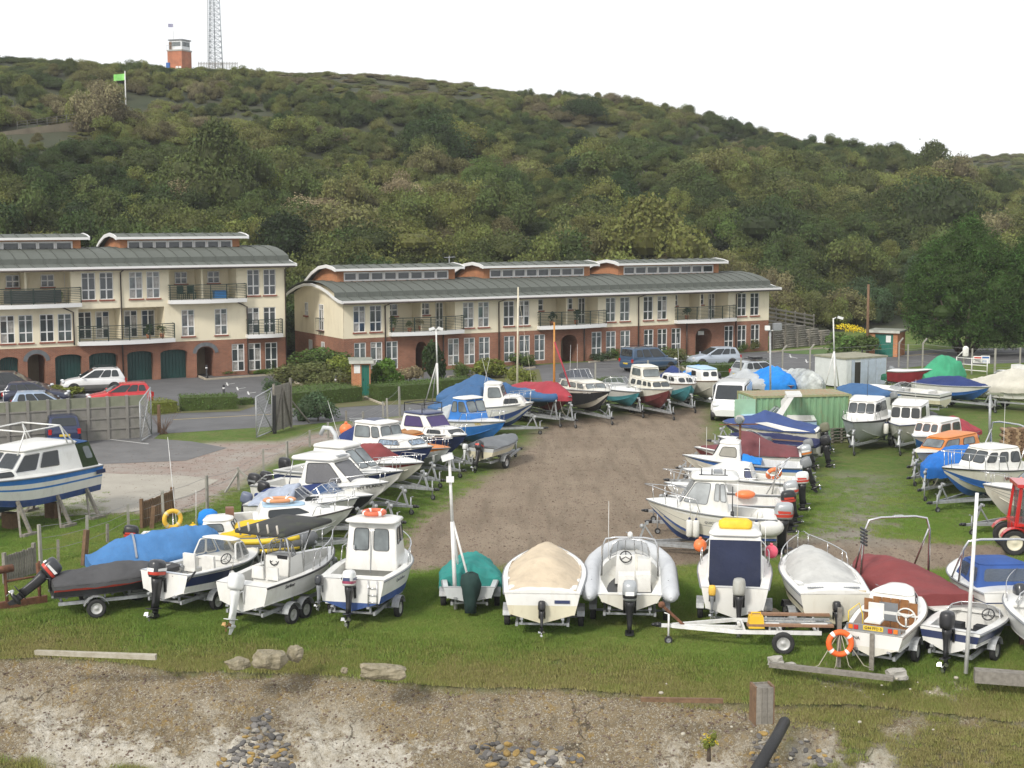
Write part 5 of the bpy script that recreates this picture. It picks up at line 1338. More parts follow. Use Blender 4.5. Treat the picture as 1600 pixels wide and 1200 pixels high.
def lifebuoy(label, m=None, Rr=.27, r=.07, loc=None, band=None, group='lifebuoys'):
 t = thing('lifebuoy', label, 'lifebuoy', loc or (0, 0, 0), 0, group)
 mb = MB(); mb.torus((0, 0, 0), Rr, r, n=24, k=10); mb.obj('ring', m or ORB, t)
 b = MB()
 for k in range(4):
  a = R(45+90*k); pts = []
  M = Matrix.Rotation(a, 3, 'Z'); rg = []
  for i in (-1, 1): rg.append([M @ (Matrix.Rotation(i*.13, 3, 'Z') @ Vector((Rr+(r+.006)*math.cos(q), 0, (r+.006)*math.sin(q)))) for q in np.linspace(0, 2*math.pi, 11)[:-1]])
  b.loft(rg, cap=(False, False))
 b.obj('reflective_band', band or WPL, t)
 return t
def fender(label, loc, l=.5, r=.1, m=None, end=None):
 t = thing('fender', label, 'boat fender', loc, 0, 'boat fenders'); mb = MB(); rg = []
 for z, q in ((-.5, .25), (-.46, .7), (-.4, .97), (0, 1), (.4, .97), (.46, .7), (.5, .25)): rg.append([(r*q*math.cos(a), r*q*math.sin(a), z*l) for a in np.linspace(0, 2*math.pi, 11)[:-1]])
 mb.loft(rg); mb.obj('body', m or WVIN, t)
 for s_ in (-1,) if end == 'low' else (1, -1): MB().tube([(0, 0, s_*l*.48), (0, 0, s_*l*.6)], r*.5, 7, r1=r*.25).obj('end_cap', NAVY if not end else BLK, t)
 MB().tube([(0, 0, l*.5), (.05, 0, l*1.0)], .01, 4).obj('lanyard', ROPE, t)
 return t
def ball(label, loc, r, m, name='mooring_buoy', cat='buoy'):
 o = MB().ell((0, 0, 0), (r, r, r), 14, 10).tube([(0, 0, r*.9), (0, 0, r*1.25)], r*.22, 7).obj(name, m); o.location = loc; return tag(o, label, cat, 'round plastic buoys')
# ---------------------------------------------------------------- the boats, front row from left to right
GF = 'boats parked along the sea bank'; GLW = 'boats along the left fence'; GBK = 'boats along the back fence'; GM = 'boats in the middle row'; GR = 'boats along the right side'
tri = math.pi/2
b = Boat('speedboat', 'low black and red speedboat under a dark grey cover, big outboard tilted up', 'speedboat', (80, 908), (285, 882), zs=1.02, zb=1.15, B=1.65, hs=.52, rise=.1, group=GF, short='the black and red speedboat',
         bands=[(.5, ABLK), (.62, REDS), (.9, REDS), (1, ABLK)], rub=BLK, transom=ABLK, dr=.16)
b.deck(.05, 1, .04, BLK); b.cover(.0, .97, [(0, .16), (.15, .2), (.5, .34), (.75, .2), (1, .02)], TDGR, drop=.14, wr=.03)
b.outboard(0, 1.1, .95, DGREY, BLK, stripe=REDS, z=b.kz+.62)
b = Boat('motor_boat', 'boat wrapped in bright blue cloth tarpaulin tied with a strap, behind the black speedboat', 'motor boat', (142, 876), (352, 846), zs=1.15, zb=1.4, B=1.85, hs=.62, group=GF, short='the boat wrapped in a blue cloth')
b.cover(-.02, .98, [(0, .1), (.1, .42), (.3, .62), (.7, .7), (.86, .62), (1, .05)], cloth('blue_cloth', (.065, .185, .4)), drop=.36, over=.05, wr=.06, seed=4)
mb = MB(); p = [Vector((b.L*.3, y, b.zsh(.3)+.02+.66*(1-abs(y)**1.7*1.05))) for y in np.linspace(-.88, .88, 15)]; mb.loft([[q+Vector((-.03, 0, .0)), q+Vector((.03, 0, 0)), q+Vector((.03, 0, .03)), q+Vector((-.03, 0, .03))] for q in p], sm=False); mb.obj('strap', mat('grey_strap', (.25, .27, .3), .8), b.root)
b = Boat('motor_boat', 'white open motor boat with navy side stripe and dark outboard with red lines', 'motor boat', (252, 896), (399, 860), zs=1.3, L=4.5, B=1.95, hs=.78, rise=.25, group=GF, short='the white boat with the navy side stripe',
         bands=[(.36, GEL), (.86, NAVY), (1, GEL)], transom=GEL)
b.cockpit(.05, .56, .2, .22); b.deck(.55, 1, .12)
b.house(.5, .74, .54, .64, .84, .66, .62, .58, .62, zoff=.02, panes={'F': [(.04, .48, .1, .92), (.52, .96, .1, .92)], 'PS': [(.06, .5, .12, .9), (.54, .95, .12, .9)]}, gl=CLEAR, frm=GEL, fr=.05, openaft=True, roofm=GEL, over=.04, rth=.04, name='windscreen_frame', m=mat('screen_moulding', (.6, .62, .6), .3, trans=.72), nroof='screen_top')
b.outboard(.05, 1.15, .08, DGREY, BLK, stripe=REDS, decal=WPL); b.seat(.4, .35, .22); b.seat(.4, -.35, .22); b.steer((b.L*.52, -.42, b.zsh(.5)+.1))
mb = MB(); mb.tube([(0.02, -.3, b.kz+.72), (.12, -.62, b.kz+.55), (.02, -.86, b.kz+.62), (.2, -.98, b.kz+.9)], .03, 6); mb.obj('fuel_hose', BLK, b.root)
fender('white sausage fender hanging on the navy striped boat', b.world((b.L*.42, -1.0, b.kz+.52)), .42, .085, end='low')
A3 = b
b = Boat('fishing_boat', 'white open centre console boat with black T-top canopy and white outboard', 'fishing boat', (377, 914), (520, 853), zs=1.28, L=4.7, B=2.0, hs=.78, rise=.2, group=GF, axles=2, short='the white centre console boat', bands=[(.9, GEL), (1, GEL)], rub=BLK)
b.cockpit(.1, .93, .2, .3, solem=NONSKID); b.deck(.93, 1, .02)
b.outboard(.05, 1.05, .25, OBW, OBW, cmlow=1); b.box(.44, 0, .3, (.75, .95, .95), GEL, 'console', .85); b.box(.3, 0, .3, (.45, .95, .42), WVIN, 'helm_bench', .95)
for y in (-.25, .25): b.box(.245, y, .7, (.08, .42, .36), WVIN, 'seat_back', .9)
b.steer((b.L*.375, .1, b.kz+1.12), .15); MB().box((b.L*.375, -.18, b.kz+1.2), (.05, .34, .16), ry=-.4).obj('instrument_panel', BLK, b.root)
b.screen(.4, .5, .44, .4, .42, .36, zoff=.42)
mb = MB(); zt = b.zsh(.45)+1.2
for sx, sy in ((.36, .42), (.36, -.42), (.52, .4), (.52, -.4)): mb.tube([(b.L*sx, sy, b.kz+.4), (b.L*(sx+.01), sy*1.05, b.kz+1.3), (b.L*(.3 if sx < .4 else .6), sy*1.25, zt)], .028, 6)
for sy in (-.5, .5): mb.tube([(b.L*.2, sy, zt), (b.L*.7, sy, zt)], .025, 6)
mb.obj('canopy_frame', STEEL, b.root)
c_ = MB(); c_.loft([[(b.L*.44+x*.5, y*.5, zt+z) for x, y in rrect(2.55, 1.5, .12, 3)] if False else [(b.L*.45+x, y, zt+z) for x, y in rrect(2.6*s_, 1.75*s_, .12, 3)] for z, s_ in ((0, .99), (.04, 1), (.1, .98), (.16, .6), (.17, .1))]); c_.obj('canopy', mat('mossy_black_canvas', (.035, .036, .034), .85, var=.2, stain=(.07, .085, .035), sstr=.7, vs=1.4), b.root)
mb = MB()
for y in np.linspace(-.66, .66, 5): mb.tube([(b.L*.19, y, zt-.05), (b.L*.17, y, zt+.34)], .03, 7)
mb.obj('rod_holders', mat('rod_holder', (.45, .42, .36), .5), b.root)
b.rail(.5, .5, .08, .018, n=4); b.letters('Striker', .22, .7, .16, BLK)
b = Boat('fishing_boat', 'white pilothouse fishing boat with blue bottom and two glazed rear doors', 'fishing boat', (547, 906), (620, 852), zs=1.38, L=4.6, B=2.2, hs=.92, rise=.25, group=GF, short='the white pilothouse boat with blue bottom',
         bot=ABLUE, bands=[(.3, ABLUE), (.88, GEL), (1, GEL)], transom=GEL)
b.cockpit(.12, .5, .22, .36); b.deck(.48, 1, .05)
b.house(.4, .74, .42, .62, .74, .66, .56, .56, 1.28, panes={'A': [(.15, .45, .36, .86), (.55, .85, .36, .86)], 'F': [(.06, .94, .4, .9)], 'PS': [(.1, .45, .5, .88), (.52, .92, .5, .88)]}, gl=GLASSL, over=.16, rth=.09, crown=.07, ov=(.28, .12))
for y in (-.02,): MB().box((b.L*.4-.012, 0, b.zsh(.4)+.45), (.02, .02, 1.3)).obj('door_joint', GREYP, b.root)
MB().box((b.L*.39-.02, .5, b.zsh(.4)+.55), (.03, .05, .12)).obj('door_handle', STEEL, b.root)
b.outboard(-.02, 1.0, .1, OBW, BLK, stripe=mat('mauve_stripe', (.3, .05, .1), .4), decal=NAVY); b.outboard(.88, .62, .1, DGREY, GREYP)
b.rail(.5, .45, .06, .018, n=3)
mb = MB()
for y in (-.78, -.52): mb.tube([(-.04, y, b.kz+.2), (-.05, y, b.kz+.92)], .014, 5)
for z in (.3, .5, .7): mb.tube([(-.05, -.78, b.kz+z), (-.05, -.52, b.kz+z)], .012, 5)
mb.obj('boarding_ladder', STEEL, b.root); b.letters('Quicksilver', .3, .72, .15, GREYP)
lb = lifebuoy('faded red lifebuoy lying on the roof of the white pilothouse boat', mat('faded_red', (.6, .13, .06), .55, var=.1), .3, .07); b.put(lb, (b.L*.48, .02, b.zsh(.4)+1.28+.26))
A5 = b
b = Boat('dinghy', 'small grey dinghy half covered by torn teal tarpaulin with a bagged outboard', 'dinghy', (733, 918), (738, 872), zs=.82, L=3.5, B=1.7, hs=.45, rise=.15, group=GF, short='the teal covered dinghy', bands=[(1, GEL3)], wbox=True, dr=.14)
b.cockpit(.02, .4, .14, .12, m=GEL3); b.cover(.26, 1.0, [(.26, .35), (.45, .5), (.7, .45), (1, .1)], TTEAL, drop=.28, over=.08, wr=.09, seed=9)
mb = MB(); rg = []
for z, r_ in ((.95, .05), (.85, .25), (.6, .3), (.3, .24), (.05, .18), (-.25, .15)): rg.append([(-.2+r_*math.cos(a)*1.0+.03*math.sin(3*a+z*4), -.05+r_*math.sin(a)+.03*math.cos(4*a+z*7), b.kz+z) for a in np.linspace(0, 2*math.pi, 15)[:-1]])
mb.loft(rg); mb.obj('bagged_outboard', TDGRN, b.root)
for y in (-.5, .5): b.box(.05, y, .3, (.3, .4, .12), GREYP, 'thwart')
b = Boat('cabin_cruiser', 'white sports boat under a peaked beige canvas cover', 'motor boat', (847, 927), (857, 848), zs=1.32, L=5.0, B=2.35, hs=.85, rise=.25, group=GF, short='the beige covered sports boat', bands=[(.42, HYEL), (.62, GEL), (.7, GEL), (1, GEL)], transom=None, rub=GREYP)
b.deck(0, 1, .1); b.cover(.03, .97, [(.03, .06), (.12, .18), (.34, .52), (.62, .42), (.85, .24), (1, .02)], TBEIGE, drop=-.03, over=-.14, wr=.035, seed=2)
b.sterndrive(); MB().box((-.02, -.55, b.kz+.62), (.012, .42, .09)).obj('badge', NAVY, b.root)
b = Rib('inflatable_boat', 'grey inflatable boat with console, steel arch and large black outboard', 'inflatable boat', (984, 930), (984, 852), zs=1.08, L=4.7, B=2.35, hs=.5, rise=.3, group=GF, short='the grey inflatable boat', bands=[(1, GEL2)], tr=.75, dr=.3, transom=GEL2, tube=HYP)
b.cockpit(.05, .9, .32, .2, m=GEL, solem=BLK); b.outboard(0, 1.2, .02, SILV, BLK, stripe=BLK)
b.box(.52, .12, .25, (.55, .62, .85), GEL, 'console', .85); b.box(.3, .1, .25, (.6, .5, .5), WVIN, 'jockey_seat', .9); b.box(.33, -.38, .25, (.5, .45, .5), WVIN, 'jockey_seat', .9); b.box(.5, -.42, .25, (.4, .42, .75), GEL, 'console', .88)
b.steer((b.L*.47, .12, b.kz+1.05), .17); b.screen(.5, .62, .54, .5, .5, .42, zoff=.32)
b.arch(.4, 1.15, .7, .03, f2=None, rake=-.05); b.aerial(.4, .62, .5, 1.7); MB().ell((b.L*.37, 0, b.zsh(.4)+1.25), (.08, .08, .1), 8, 6).obj('navigation_light', WPIPE, b.root)
for sd in (1, -1):
 mb = MB()
 for k in range(6): p0 = b.tpts[3+k//2]; x = b.L*(.14+.07*k); mb.tube([(x, sd*(b.B/2-.1), b.zsh(.2)+.24), (x+.12, sd*(b.B/2-.03), b.zsh(.2)+.2), (x+.26, sd*(b.B/2-.1), b.zsh(.2)+.24)], .014, 5)
 mb.obj('grab_line', BLK, b.root)
for y in (.55, -.55): b.box(.02, y, .3, (.14, .5, .22), GEL2, 'transom_pad')
b = Boat('fishing_boat', 'white cabin boat with navy canvas closing the cabin back and grey old outboard', 'fishing boat', (1148, 919), (1148, 845), zs=1.26, L=4.6, B=2.1, hs=.85, rise=.28, group=GF, short='the boat with the navy canvas back', bands=[(1, GEL)], transom=GEL)
b.cockpit(.04, .3, .24, .45); b.deck(.28, 1, .06)
H = b.house(.22, .72, .26, .56, .78, .7, .5, .55, 1.18, panes={'F': [(.05, .95, .3, .9)], 'PS': [(.5, .95, .45, .9)]}, over=.08, rth=.1, crown=.05)
P = [Vector((b.L*.215, y*b.B/2, b.zsh(.22)+z)) for y, z in ((.7, -.25), (-.7, -.25), (-.68, 1.12), (.68, 1.12))]
mb = MB(); n = 10
rows_ = [[(P[0].lerp(P[1], i/n)).lerp(P[3].lerp(P[2], i/n), j/8)+Vector((-.03-.02*mnoise.noise(Vector((i*.5, j*.9, 3))), 0, 0)) for i in range(n+1)] for j in range(9)]
mb.loft(rows_, cap=(False, False), closed=False); mb.obj('canvas_back', cloth('dark_navy_canvas', (.028, .035, .07)), H)
b.outboard(-.12, 1.05, .12, OBT, BLK); b.outboard(.62, .6, .0, mat('yellow_bag', (.75, .45, .06), .7, var=.15, bump=.5, bs=12), GREYP)
b.rail(.5, .42, .05, .018, n=2)
t = MB().loft([[(x*s_, y*s_, z) for x, y in rrect(.35, .95, .14, 3)] for z, s_ in ((0, .95), (.08, 1.02), (.2, 1), (.27, .75))]).obj('yellow_holdall', mat('yellow_holdall', (.75, .5, .03), .6, var=.15, bump=.4, bs=10)); b.put(t, (b.L*.36, .0, b.zsh(.22)+1.18+.14)); tag(t, 'yellow holdall lying on the roof of the boat with navy canvas', 'bag')
b.aerial(.4, -.05, 1.3, 1.3); b.aerial(.3, -.85, .1, 1.5)
ball('orange round buoy on the left side of the boat with navy canvas', b.world((b.L*.6, 1.02, b.zsh(.6)+.42)), .2, ORV); ball('pink round buoy on the right side of the boat with navy canvas', b.world((b.L*.58, -1.06, b.zsh(.6)+.32)), .2, PINK)
b = Boat('cabin_cruiser', 'white sports boat under a pale grey cover on a twin axle trailer', 'motor boat', (1306, 928), (1252, 853), zs=1.28, L=4.9, B=2.2, hs=.85, rise=.25, group=GF, axles=2, short='the pale grey covered sports boat', bands=[(.3, HYEL), (.42, BLK), (.5, GEL), (1, GEL)], transom=GEL2, rub=GREYP)
b.deck(0, 1, .1); b.cover(.14, .96, [(.14, .05), (.3, .3), (.5, .5), (.68, .42), (.85, .24), (1, .03)], TGREY, drop=-.03, over=-.16, wr=.03, seed=5); b.sterndrive(); b.rail(.62, .34, .03, .016, n=3)
for y in (.5, -.5):
 mb = MB()
 for k in range(7): mb.box((.32, y-.2+k*.065, b.zsh(0)+.1), (.1, .05, .02))
 mb.obj('vent_grille', GREYP, b.root)
b.box(.02, -.75, .52, (.03, .2, .4), mat('cardboard', (.5, .42, .27), .8), 'paper_notice', 1)
b = Boat('speedboat', 'speedboat under a dull maroon cover with tall steel wakeboard tower', 'speedboat', (1466, 930), (1345, 868), zs=1.2, L=5.2, B=2.15, hs=.75, rise=.2, group=GF, short='the maroon covered speedboat', bands=[(.7, GEL3), (1, NAVY)])
b.cover(-.03, .99, [(0, .06), (.15, .16), (.5, .42), (.7, .34), (1, .02)], TMAR, drop=.3, over=.04, wr=.03, seed=6)
b.arch(.52, 1.72, 1.0, .035, rake=-.1, name='wakeboard_tower', f2=.66); mb = MB(); x = b.L*.52-.15; z = b.zsh(.5)+1.15
for k in range(5): mb.tube([(x-.2, b.B*.48, z-.2+k*.1), (x+.12, b.B*.5, z-.14+k*.1)], .035, 6)
mb.obj('board_rack', BLK, b.root); MB().box((-.3, -.1, b.kz+.45), (.5, .9, .05)).obj('swim_platform', WVIN, b.root)
MB().box((b.L*.52-.2, 0, b.zsh(.5)+1.75), (.12, .3, .05)).obj('tower_light', STEEL, b.root)
b = Boat('sailing_boat', 'small white wooden sailing boat with brown cabin bulkhead and trailer lamp board', 'sailing boat', (1364, 990), (1424, 917), zs=.92, L=3.9, B=1.75, hs=.62, rise=.25, group=GF, short='the small wooden sailing boat', bands=[(.82, GEL2), (1, GREYP)], transom=GEL, rub=WOODG)
b.cockpit(.05, .46, .12, .16, solem=mat('blue_sole', (.05, .14, .25), .7)); b.deck(.44, 1, .06)
H = b.house(.45, .85, .47, .72, .78, .7, .42, .36, .5, panes={'PS': [(.2, .75, .3, .75)]}, over=.03, rth=.04, crown=.12)
mb = MB()
for k in range(6):
 y = -.6+.24*k; mb.box((b.L*.448, y, b.zsh(.45)-.05), (.02, .225, .95 if 0 < k < 5 else .8))
mb.obj('cabin_bulkhead', WOODV, b.root); MB().box((b.L*.444-.005, .05, b.zsh(.45)+.05), (.012, .5, .5)).obj('bulkhead_window', GREYP, b.root)
rd = MB(); rd.torus((b.L*.44, -.42, b.zsh(.45)-.05), .25, .022, Matrix.Rotation(math.pi/2, 3, 'Y'), 20, 6)
for k in range(3): a = 2*math.pi*k/3+.5; rd.tube([(b.L*.44, -.42, b.zsh(.45)-.05), (b.L*.44, -.42+.25*math.cos(a), b.zsh(.45)-.05+.25*math.sin(a))], .03, 5)
rd.obj('bulkhead_wheel', WVIN, b.root)
MB().box((-.05, 0, b.kz+.15), (.06, .12, .95), taper=.9).obj('rudder', WOODG, b.root)
MB().box((.28, 0, b.zsh(.1)+.08), (.12, 1.5, .06)).obj('rope_rail', WOODG, b.root)
c_ = MB(); c_.box((.5, .1, b.zsh(.1)+.2), (.4, .42, .05)); c_.box((.68, .1, b.zsh(.1)+.42), (.05, .4, .4)); c_.obj('cockpit_seat', WVIN, b.root)
mb = MB(); mb.tube([(.3, .72, b.zsh(0)+.0), (.4, .75, b.zsh(0)+.4), (.5, .5, b.zsh(0)+.62), (.55, .42, b.zsh(0)+.3), (.45, .38, b.zsh(0)-.1)], .018, 6); mb.obj('yellow_hose', YPL, b.root)
lbd = thing('trailer_lamp_board', 'trailer lamp board with yellow number plate laid across the wooden sailing boat stern', 'lamp board', b.world((.06, 0, b.zsh(0)+.12)), b.psi)
MB().box((0, 0, 0), (.05, 1.4, .16)).obj('board', GREYP, lbd); MB().box((-.03, 0, .01), (.012, .52, .12)).obj('number_plate', YPL, lbd)
for y in (-.58, -.44, .44, .58): MB().box((-.035, y, 0), (.03, .11, .11)).obj('lamp', REDL if abs(y) < .5 else mat('amber_lens', (.7, .2, .02), .2), lbd)
text('G44 FFD 0', .1, frame_M(Vector((-.04, 0, .01)), (0, -1, 0), (0, 0, 1)), BLK, lbd)
text('ETNA', .12, frame_M(Vector((-.03, .48, b.kz+.47)), (0, -1, 0), (0, 0, 1)), BLK, b.root)
b = Boat('speedboat', 'small white and navy open speedboat with tall black outboard', 'speedboat', (1483, 985), (1554, 938), zs=.95, L=3.9, B=1.8, hs=.62, rise=.15, group=GF, short='the small white and navy speedboat', bands=[(.25, GEL), (.78, NAVY), (1, GEL)], transom=None, rub=GREYP)
b.cockpit(.06, .62, .22, .2, solem=TDGR); b.deck(.6, 1, .06); b.outboard(0, 1.0, .02, BLK, BLK, z=b.kz+.66); b.box(.22, .0, .2, (.25, 1.2, .3), TBLK, 'rear_bench'); b.box(.42, .34, .2, (.35, .4, .3), TBLK, 'seat'); b.box(.42, -.34, .2, (.35, .4, .3), TBLK, 'seat')
b.steer((b.L*.54, -.35, b.zsh(.5)+.05), .16); b.screen(.5, .68, .6, .2, .8, .72, gl=TINT)
b = Boat('cabin_cruiser', 'white motor boat with bright blue canopy and steel arch at the picture edge', 'motor boat', (1592, 928), (1500, 873), zs=1.32, L=4.9, B=2.1, hs=.85, rise=.25, group=GF, short='the boat with the bright blue canopy', bands=[(.5, GEL2), (.56, NAVY), (1, GEL)])
b.deck(0, 1, .08); b.house(.14, .62, .18, .52, .85, .7, .7, .6, .62, m=cloth('royal_blue_canvas', (.035, .085, .27)), panes={'PS': [(.08, .42, .25, .85), (.5, .92, .2, .85)], 'F': [(.05, .95, .2, .9)], 'A': [(.1, .9, .3, .85)]}, gl=CLEAR, roofm=cloth('royal_blue_canvas', (.035, .085, .27)), over=.0, rth=.03, crown=.1, name='canopy', nroof='canopy_top', fr=.0)
b.arch(.35, 1.25, 1.0, .035, rake=-.25, f2=.48); b.outboard(0, .9, .3)
b = Boat('motor_boat', 'white boat cut off by the right picture edge next to the navy speedboat', 'motor boat', (1668, 985), (1594, 908), zs=1.2, L=4.4, B=1.95, hs=.75, group=GF, short='the boat cut off at the right edge', trailer=False)
b.cockpit(.05, .5); b.deck(.48, 1, .08); b.screen(.46, .62, .54, .35); b.rail(.6, .35, n=2)
mb = MB(); mb.box((1.2, .5, .25), (.15, .15, .5)); mb.box((1.2, -.5, .25), (.15, .15, .5)); mb.box((2.8, 0, .25), (.15, .8, .5)); o = mb.obj('timber_cradle', WOODB); o.location = b.loc; o.rotation_euler.z = b.psi; tag(o, 'dark timber props under the boat cut off by the right edge', 'cradle')
# ---------------------------------------------------------------- left row, nearest first, bows to the right
b = Boat('fishing_boat', 'grey hulled white fishing boat with small cabin and yellow lifebuoy on its stern pole', 'fishing boat', (216, 838), (408, 828), zs=1.15, zb=1.35, B=1.75, hs=.65, rise=.22, group=GLW, short='the grey hulled fishing boat', bands=[(.85, GEL3), (1, GEL)], rub=GREYP)
b.cockpit(.03, .55, .14, .2); b.deck(.53, 1, .06); b.house(.52, .82, .55, .76, .72, .6, .5, .45, .5, panes={'PS': [(.12, .7, .3, .85)], 'F': [(.06, .46, .2, .9), (.54, .94, .2, .9)], 'A': [(.2, .8, .3, .8)]}, gl=GLASSL, over=.05)
b.outboard(0, 1.0, .1, BLK, BLK, stripe=REDS, decal=REDS); b.aerial(.3, .3, .1, 3.1, (-.25, 0), .016); b.aerial(.45, .4, .2, 1.2, (.02, 0))
mb = MB(); mb.tube([(b.L*.3, -.3, b.kz+.3), (b.L*.3, -.3, b.kz+1.5)], .025, 6); mb.tube([(b.L*.22, -.55, b.zsh(.2)+.22), (b.L*.5, -.55, b.zsh(.5)+.22)], .02, 5); mb.obj('stern_pole', STEEL, b.root)
lb = lifebuoy('yellow lettered lifebuoy hung upright on the stern pole of the grey hulled boat', mat('lifebuoy_yellow', (.75, .45, .04), .5), .27, .075, band=mat('lifebuoy_pale', (.6, .5, .25), .6)); b.put(lb, (b.L*.3, -.38, b.zsh(.3)+.62), (tri, 0, .5))
ball('yellow barrel float hanging behind the lifebuoy', b.world((b.L*.44, .1, b.zsh(.4)+.2)), .16, TYEL, 'float', 'float')
b = Rib('inflatable_boat', 'black and yellow inflatable boat with yellow cover on its bow', 'inflatable boat', (352, 846), (484, 843), zs=1.0, zb=1.2, B=1.6, hs=.4, rise=.2, group=GLW, short='the black and yellow inflatable boat', bands=[(1, ABLK)], tube=HYPD, tr=.8, dr=.16, tr_=.27)
b.cover(.1, .8, [(.1, .05), (.5, .2), (.8, .1)], TBLK, drop=-.05, over=-.1, wr=.02)
mb = MB()
for sd in (1, -1): mb.tube([Vector((p.x, sd*(p.y+.2), p.z+.17)) for p in b.tpts[2:-1]], .1, 6); mb.tube([Vector((p.x, sd*(p.y+.22), p.z-.13)) for p in b.tpts[2:-1]], .08, 6)
mb.obj('yellow_stripe', HYPY, b.root)
b = Boat('motor_boat', 'dinghy under a yellow tarpaulin beside the black canopy', 'dinghy', (330, 832), (428, 822), zs=1.25, zb=1.45, B=1.5, hs=.5, group=GLW, short='the yellow covered dinghy'); b.cover(0, .98, [(0, .1), (.5, .34), (.9, .22), (1, .05)], TYEL, drop=.3, wr=.04, seed=3)
b = Boat('cabin_cruiser', 'white cuddy boat with pale blue roof and a slanted black side window', 'motor boat', (332, 812), (552, 792), zs=1.3, zb=1.55, B=2.1, hs=.85, rise=.28, group=GLW, short='the white boat with the pale blue roof', bands=[(.94, GEL), (1, GEL)], rub=mat('dark_rub', (.05, .04, .04), .5))
b.cockpit(.04, .3, .2, .35); b.deck(.28, 1, .14)
b.house(.3, .86, .34, .66, .82, .62, .42, .4, .42, panes={'PS': [(.15, .72, .18, .78)]}, hf=.42, roofm=LBLUE, over=-.04, rth=.02, crown=.03)
b.box(.79, 0, b.zsh(.79)-b.kz+.12, (.4, .4, .03), GLASSL, 'deck_hatch'); b.rail(.72, .3, .03, n=3); b.box(.12, .3, .8, (.3, .4, .4), mat('brown_seat', (.2, .1, .06), .6), 'seat')
lb = lifebuoy('faded orange life ring on the pale blue cabin roof of the white boat', PEACH, .36, .1); lb.scale = (1.25, .8, .7); b.put(lb, (b.L*.47, -.05, b.zsh(.4)+.56)); A_B3 = b
t = MB(); t.loft([[(.36*q*math.cos(a)*(1+.1*math.sin(3*a)), .36*q*math.sin(a)*(1+.1*math.cos(2*a)), z) for a in np.linspace(0, 2*math.pi, 15)[:-1]] for z, q in ((0, .9), (.25, 1), (.5, .85), (.62, .4))]); o = t.obj('wrapped_outboard', TBRT, b.root); o.location = (-.15, .2, b.kz+.55)
b = Boat('motor_boat', 'white motor boat with clear canopy sheet and black diamond side window', 'motor boat', (392, 782), (560, 777), zs=1.25, zb=1.5, B=1.9, hs=.78, rise=.25, group=GLW, short='the boat with the black diamond window')
b.cockpit(.03, .45, .18, .3); b.deck(.42, 1, .16); b.screen(.36, .6, .46, .4, .8, .62, gl=TINT); b.rail(.68, .3, .03, n=3)
b.cover(.05, .46, [(.05, .2), (.2, .42), (.46, .62)], mat('grey_clear_sheet', (.3, .34, .42), .35, var=.25, bump=.4, bs=4), drop=.05, wr=.05)
p = [b.hp(f, .9, -1) for f in (.55, .6, .7, .66)]; b.pane(b.hullobj, [Vector((b.L*f, -b.hb_(f)*.8, b.zsh(f)+z)) for f, z in ((.56, .1), (.66, .1), (.69, .22), (.58, .24))], Vector((b.L*.6, 0, b.zsh(.6))), GLASS)
b.outboard(0, .9, .3, mat('outboard_blue_grey', (.12, .14, .2), .4))
b = Boat('speedboat', 'white speedboat with dark hull, blue windscreen and navy stern cover', 'speedboat', (418, 766), (583, 773), zs=1.25, zb=1.42, B=2.0, hs=.75, rise=.2, group=GLW, short='the dark hulled speedboat with blue windscreen', bands=[(.8, ABLK), (1, GEL)])
b.deck(.5, 1, .1); b.cover(.0, .56, [(0, .08), (.3, .2), (.5, .36), (.56, .34)], TNAVY, drop=.1, wr=.03, seed=8); b.screen(.52, .72, .6, .36, .84, .7, gl=mat('blue_screen', (.04, .09, .2), .08, trans=.3)); b.outboard(0, .95, .25, BLK)
b = Boat('fishing_boat', 'white hardtop fishing boat with the name MY PLAICE on its bow', 'fishing boat', (416, 752), (608, 753), zs=1.3, zb=1.75, B=2.25, hs=.95, rise=.35, group=GLW, short='the hardtop boat named MY PLAICE', bands=[(.86, GEL), (1, GEL)], full=2.5)
b.cockpit(.06, .42, .22, .4); b.deck(.4, 1, .16)
b.house(.38, .78, .42, .62, .84, .66, .5, .5, 1.0, panes={'PS': [(.16, .86, .12, .9)], 'F': [(.04, .96, .1, .9)]}, gl=mat('smoky_glass', (.16, .16, .17), .08, spec=.7, trans=.3), over=.18, rth=.14, crown=.06, ov=(.62, .15), openaft=True, m=GEL)
mb = MB()
for sd in (1, -1): mb.tube([(b.L*.3, sd*.8, b.zsh(.3)), (b.L*.33, sd*.72, b.zsh(.3)+1.0)], .02, 6)
mb.obj('roof_stay', STEEL, b.root); b.rail(.66, .3, .03, .02, n=2); b.letters('MY PLAICE', .905, .72, .2, BLK); b.box(.6, 0, b.zsh(.5)-b.kz+1.1, (.6, .6, .02), GREYP, 'roof_hatch')
b.outboard(.32, 1.05, .12, BLK, BLK, decal=GREYP); b.outboard(-.4, 1.1, .12, BLK, BLK, decal=GREYP)
mb = MB()
for sd in (1, -1): mb.tube([(b.L*.02, sd*.95, b.zsh(0)), (b.L*.12, sd*.9, b.zsh(.1)+.4), (b.L*.24, sd*.86, b.zsh(.2)+.5)], .02, 6)
mb.obj('stern_rail', STEEL, b.root)
b = Boat('fishing_boat', 'white wheelhouse boat with navy lettered bow stripe and curved grey pipe at stern', 'fishing boat', (452, 729), (630, 735), zs=1.4, zb=1.75, B=2.3, hs=.95, rise=.35, group=GLW, short='the wheelhouse boat with navy bow stripe', bands=[(.45, GEL), (.8, NAVY), (1, GEL)])
b.cockpit(.06, .34, .22, .4); b.deck(.32, 1, .12)
b.house(.3, .74, .33, .56, .82, .66, .5, .52, 1.0, panes={'PS': [(.1, .48, .3, .85), (.54, .95, .2, .85)], 'F': [(.04, .48, .15, .9), (.52, .96, .15, .9)]}, gl=GLASSL, over=.1, rth=.12, crown=.1)
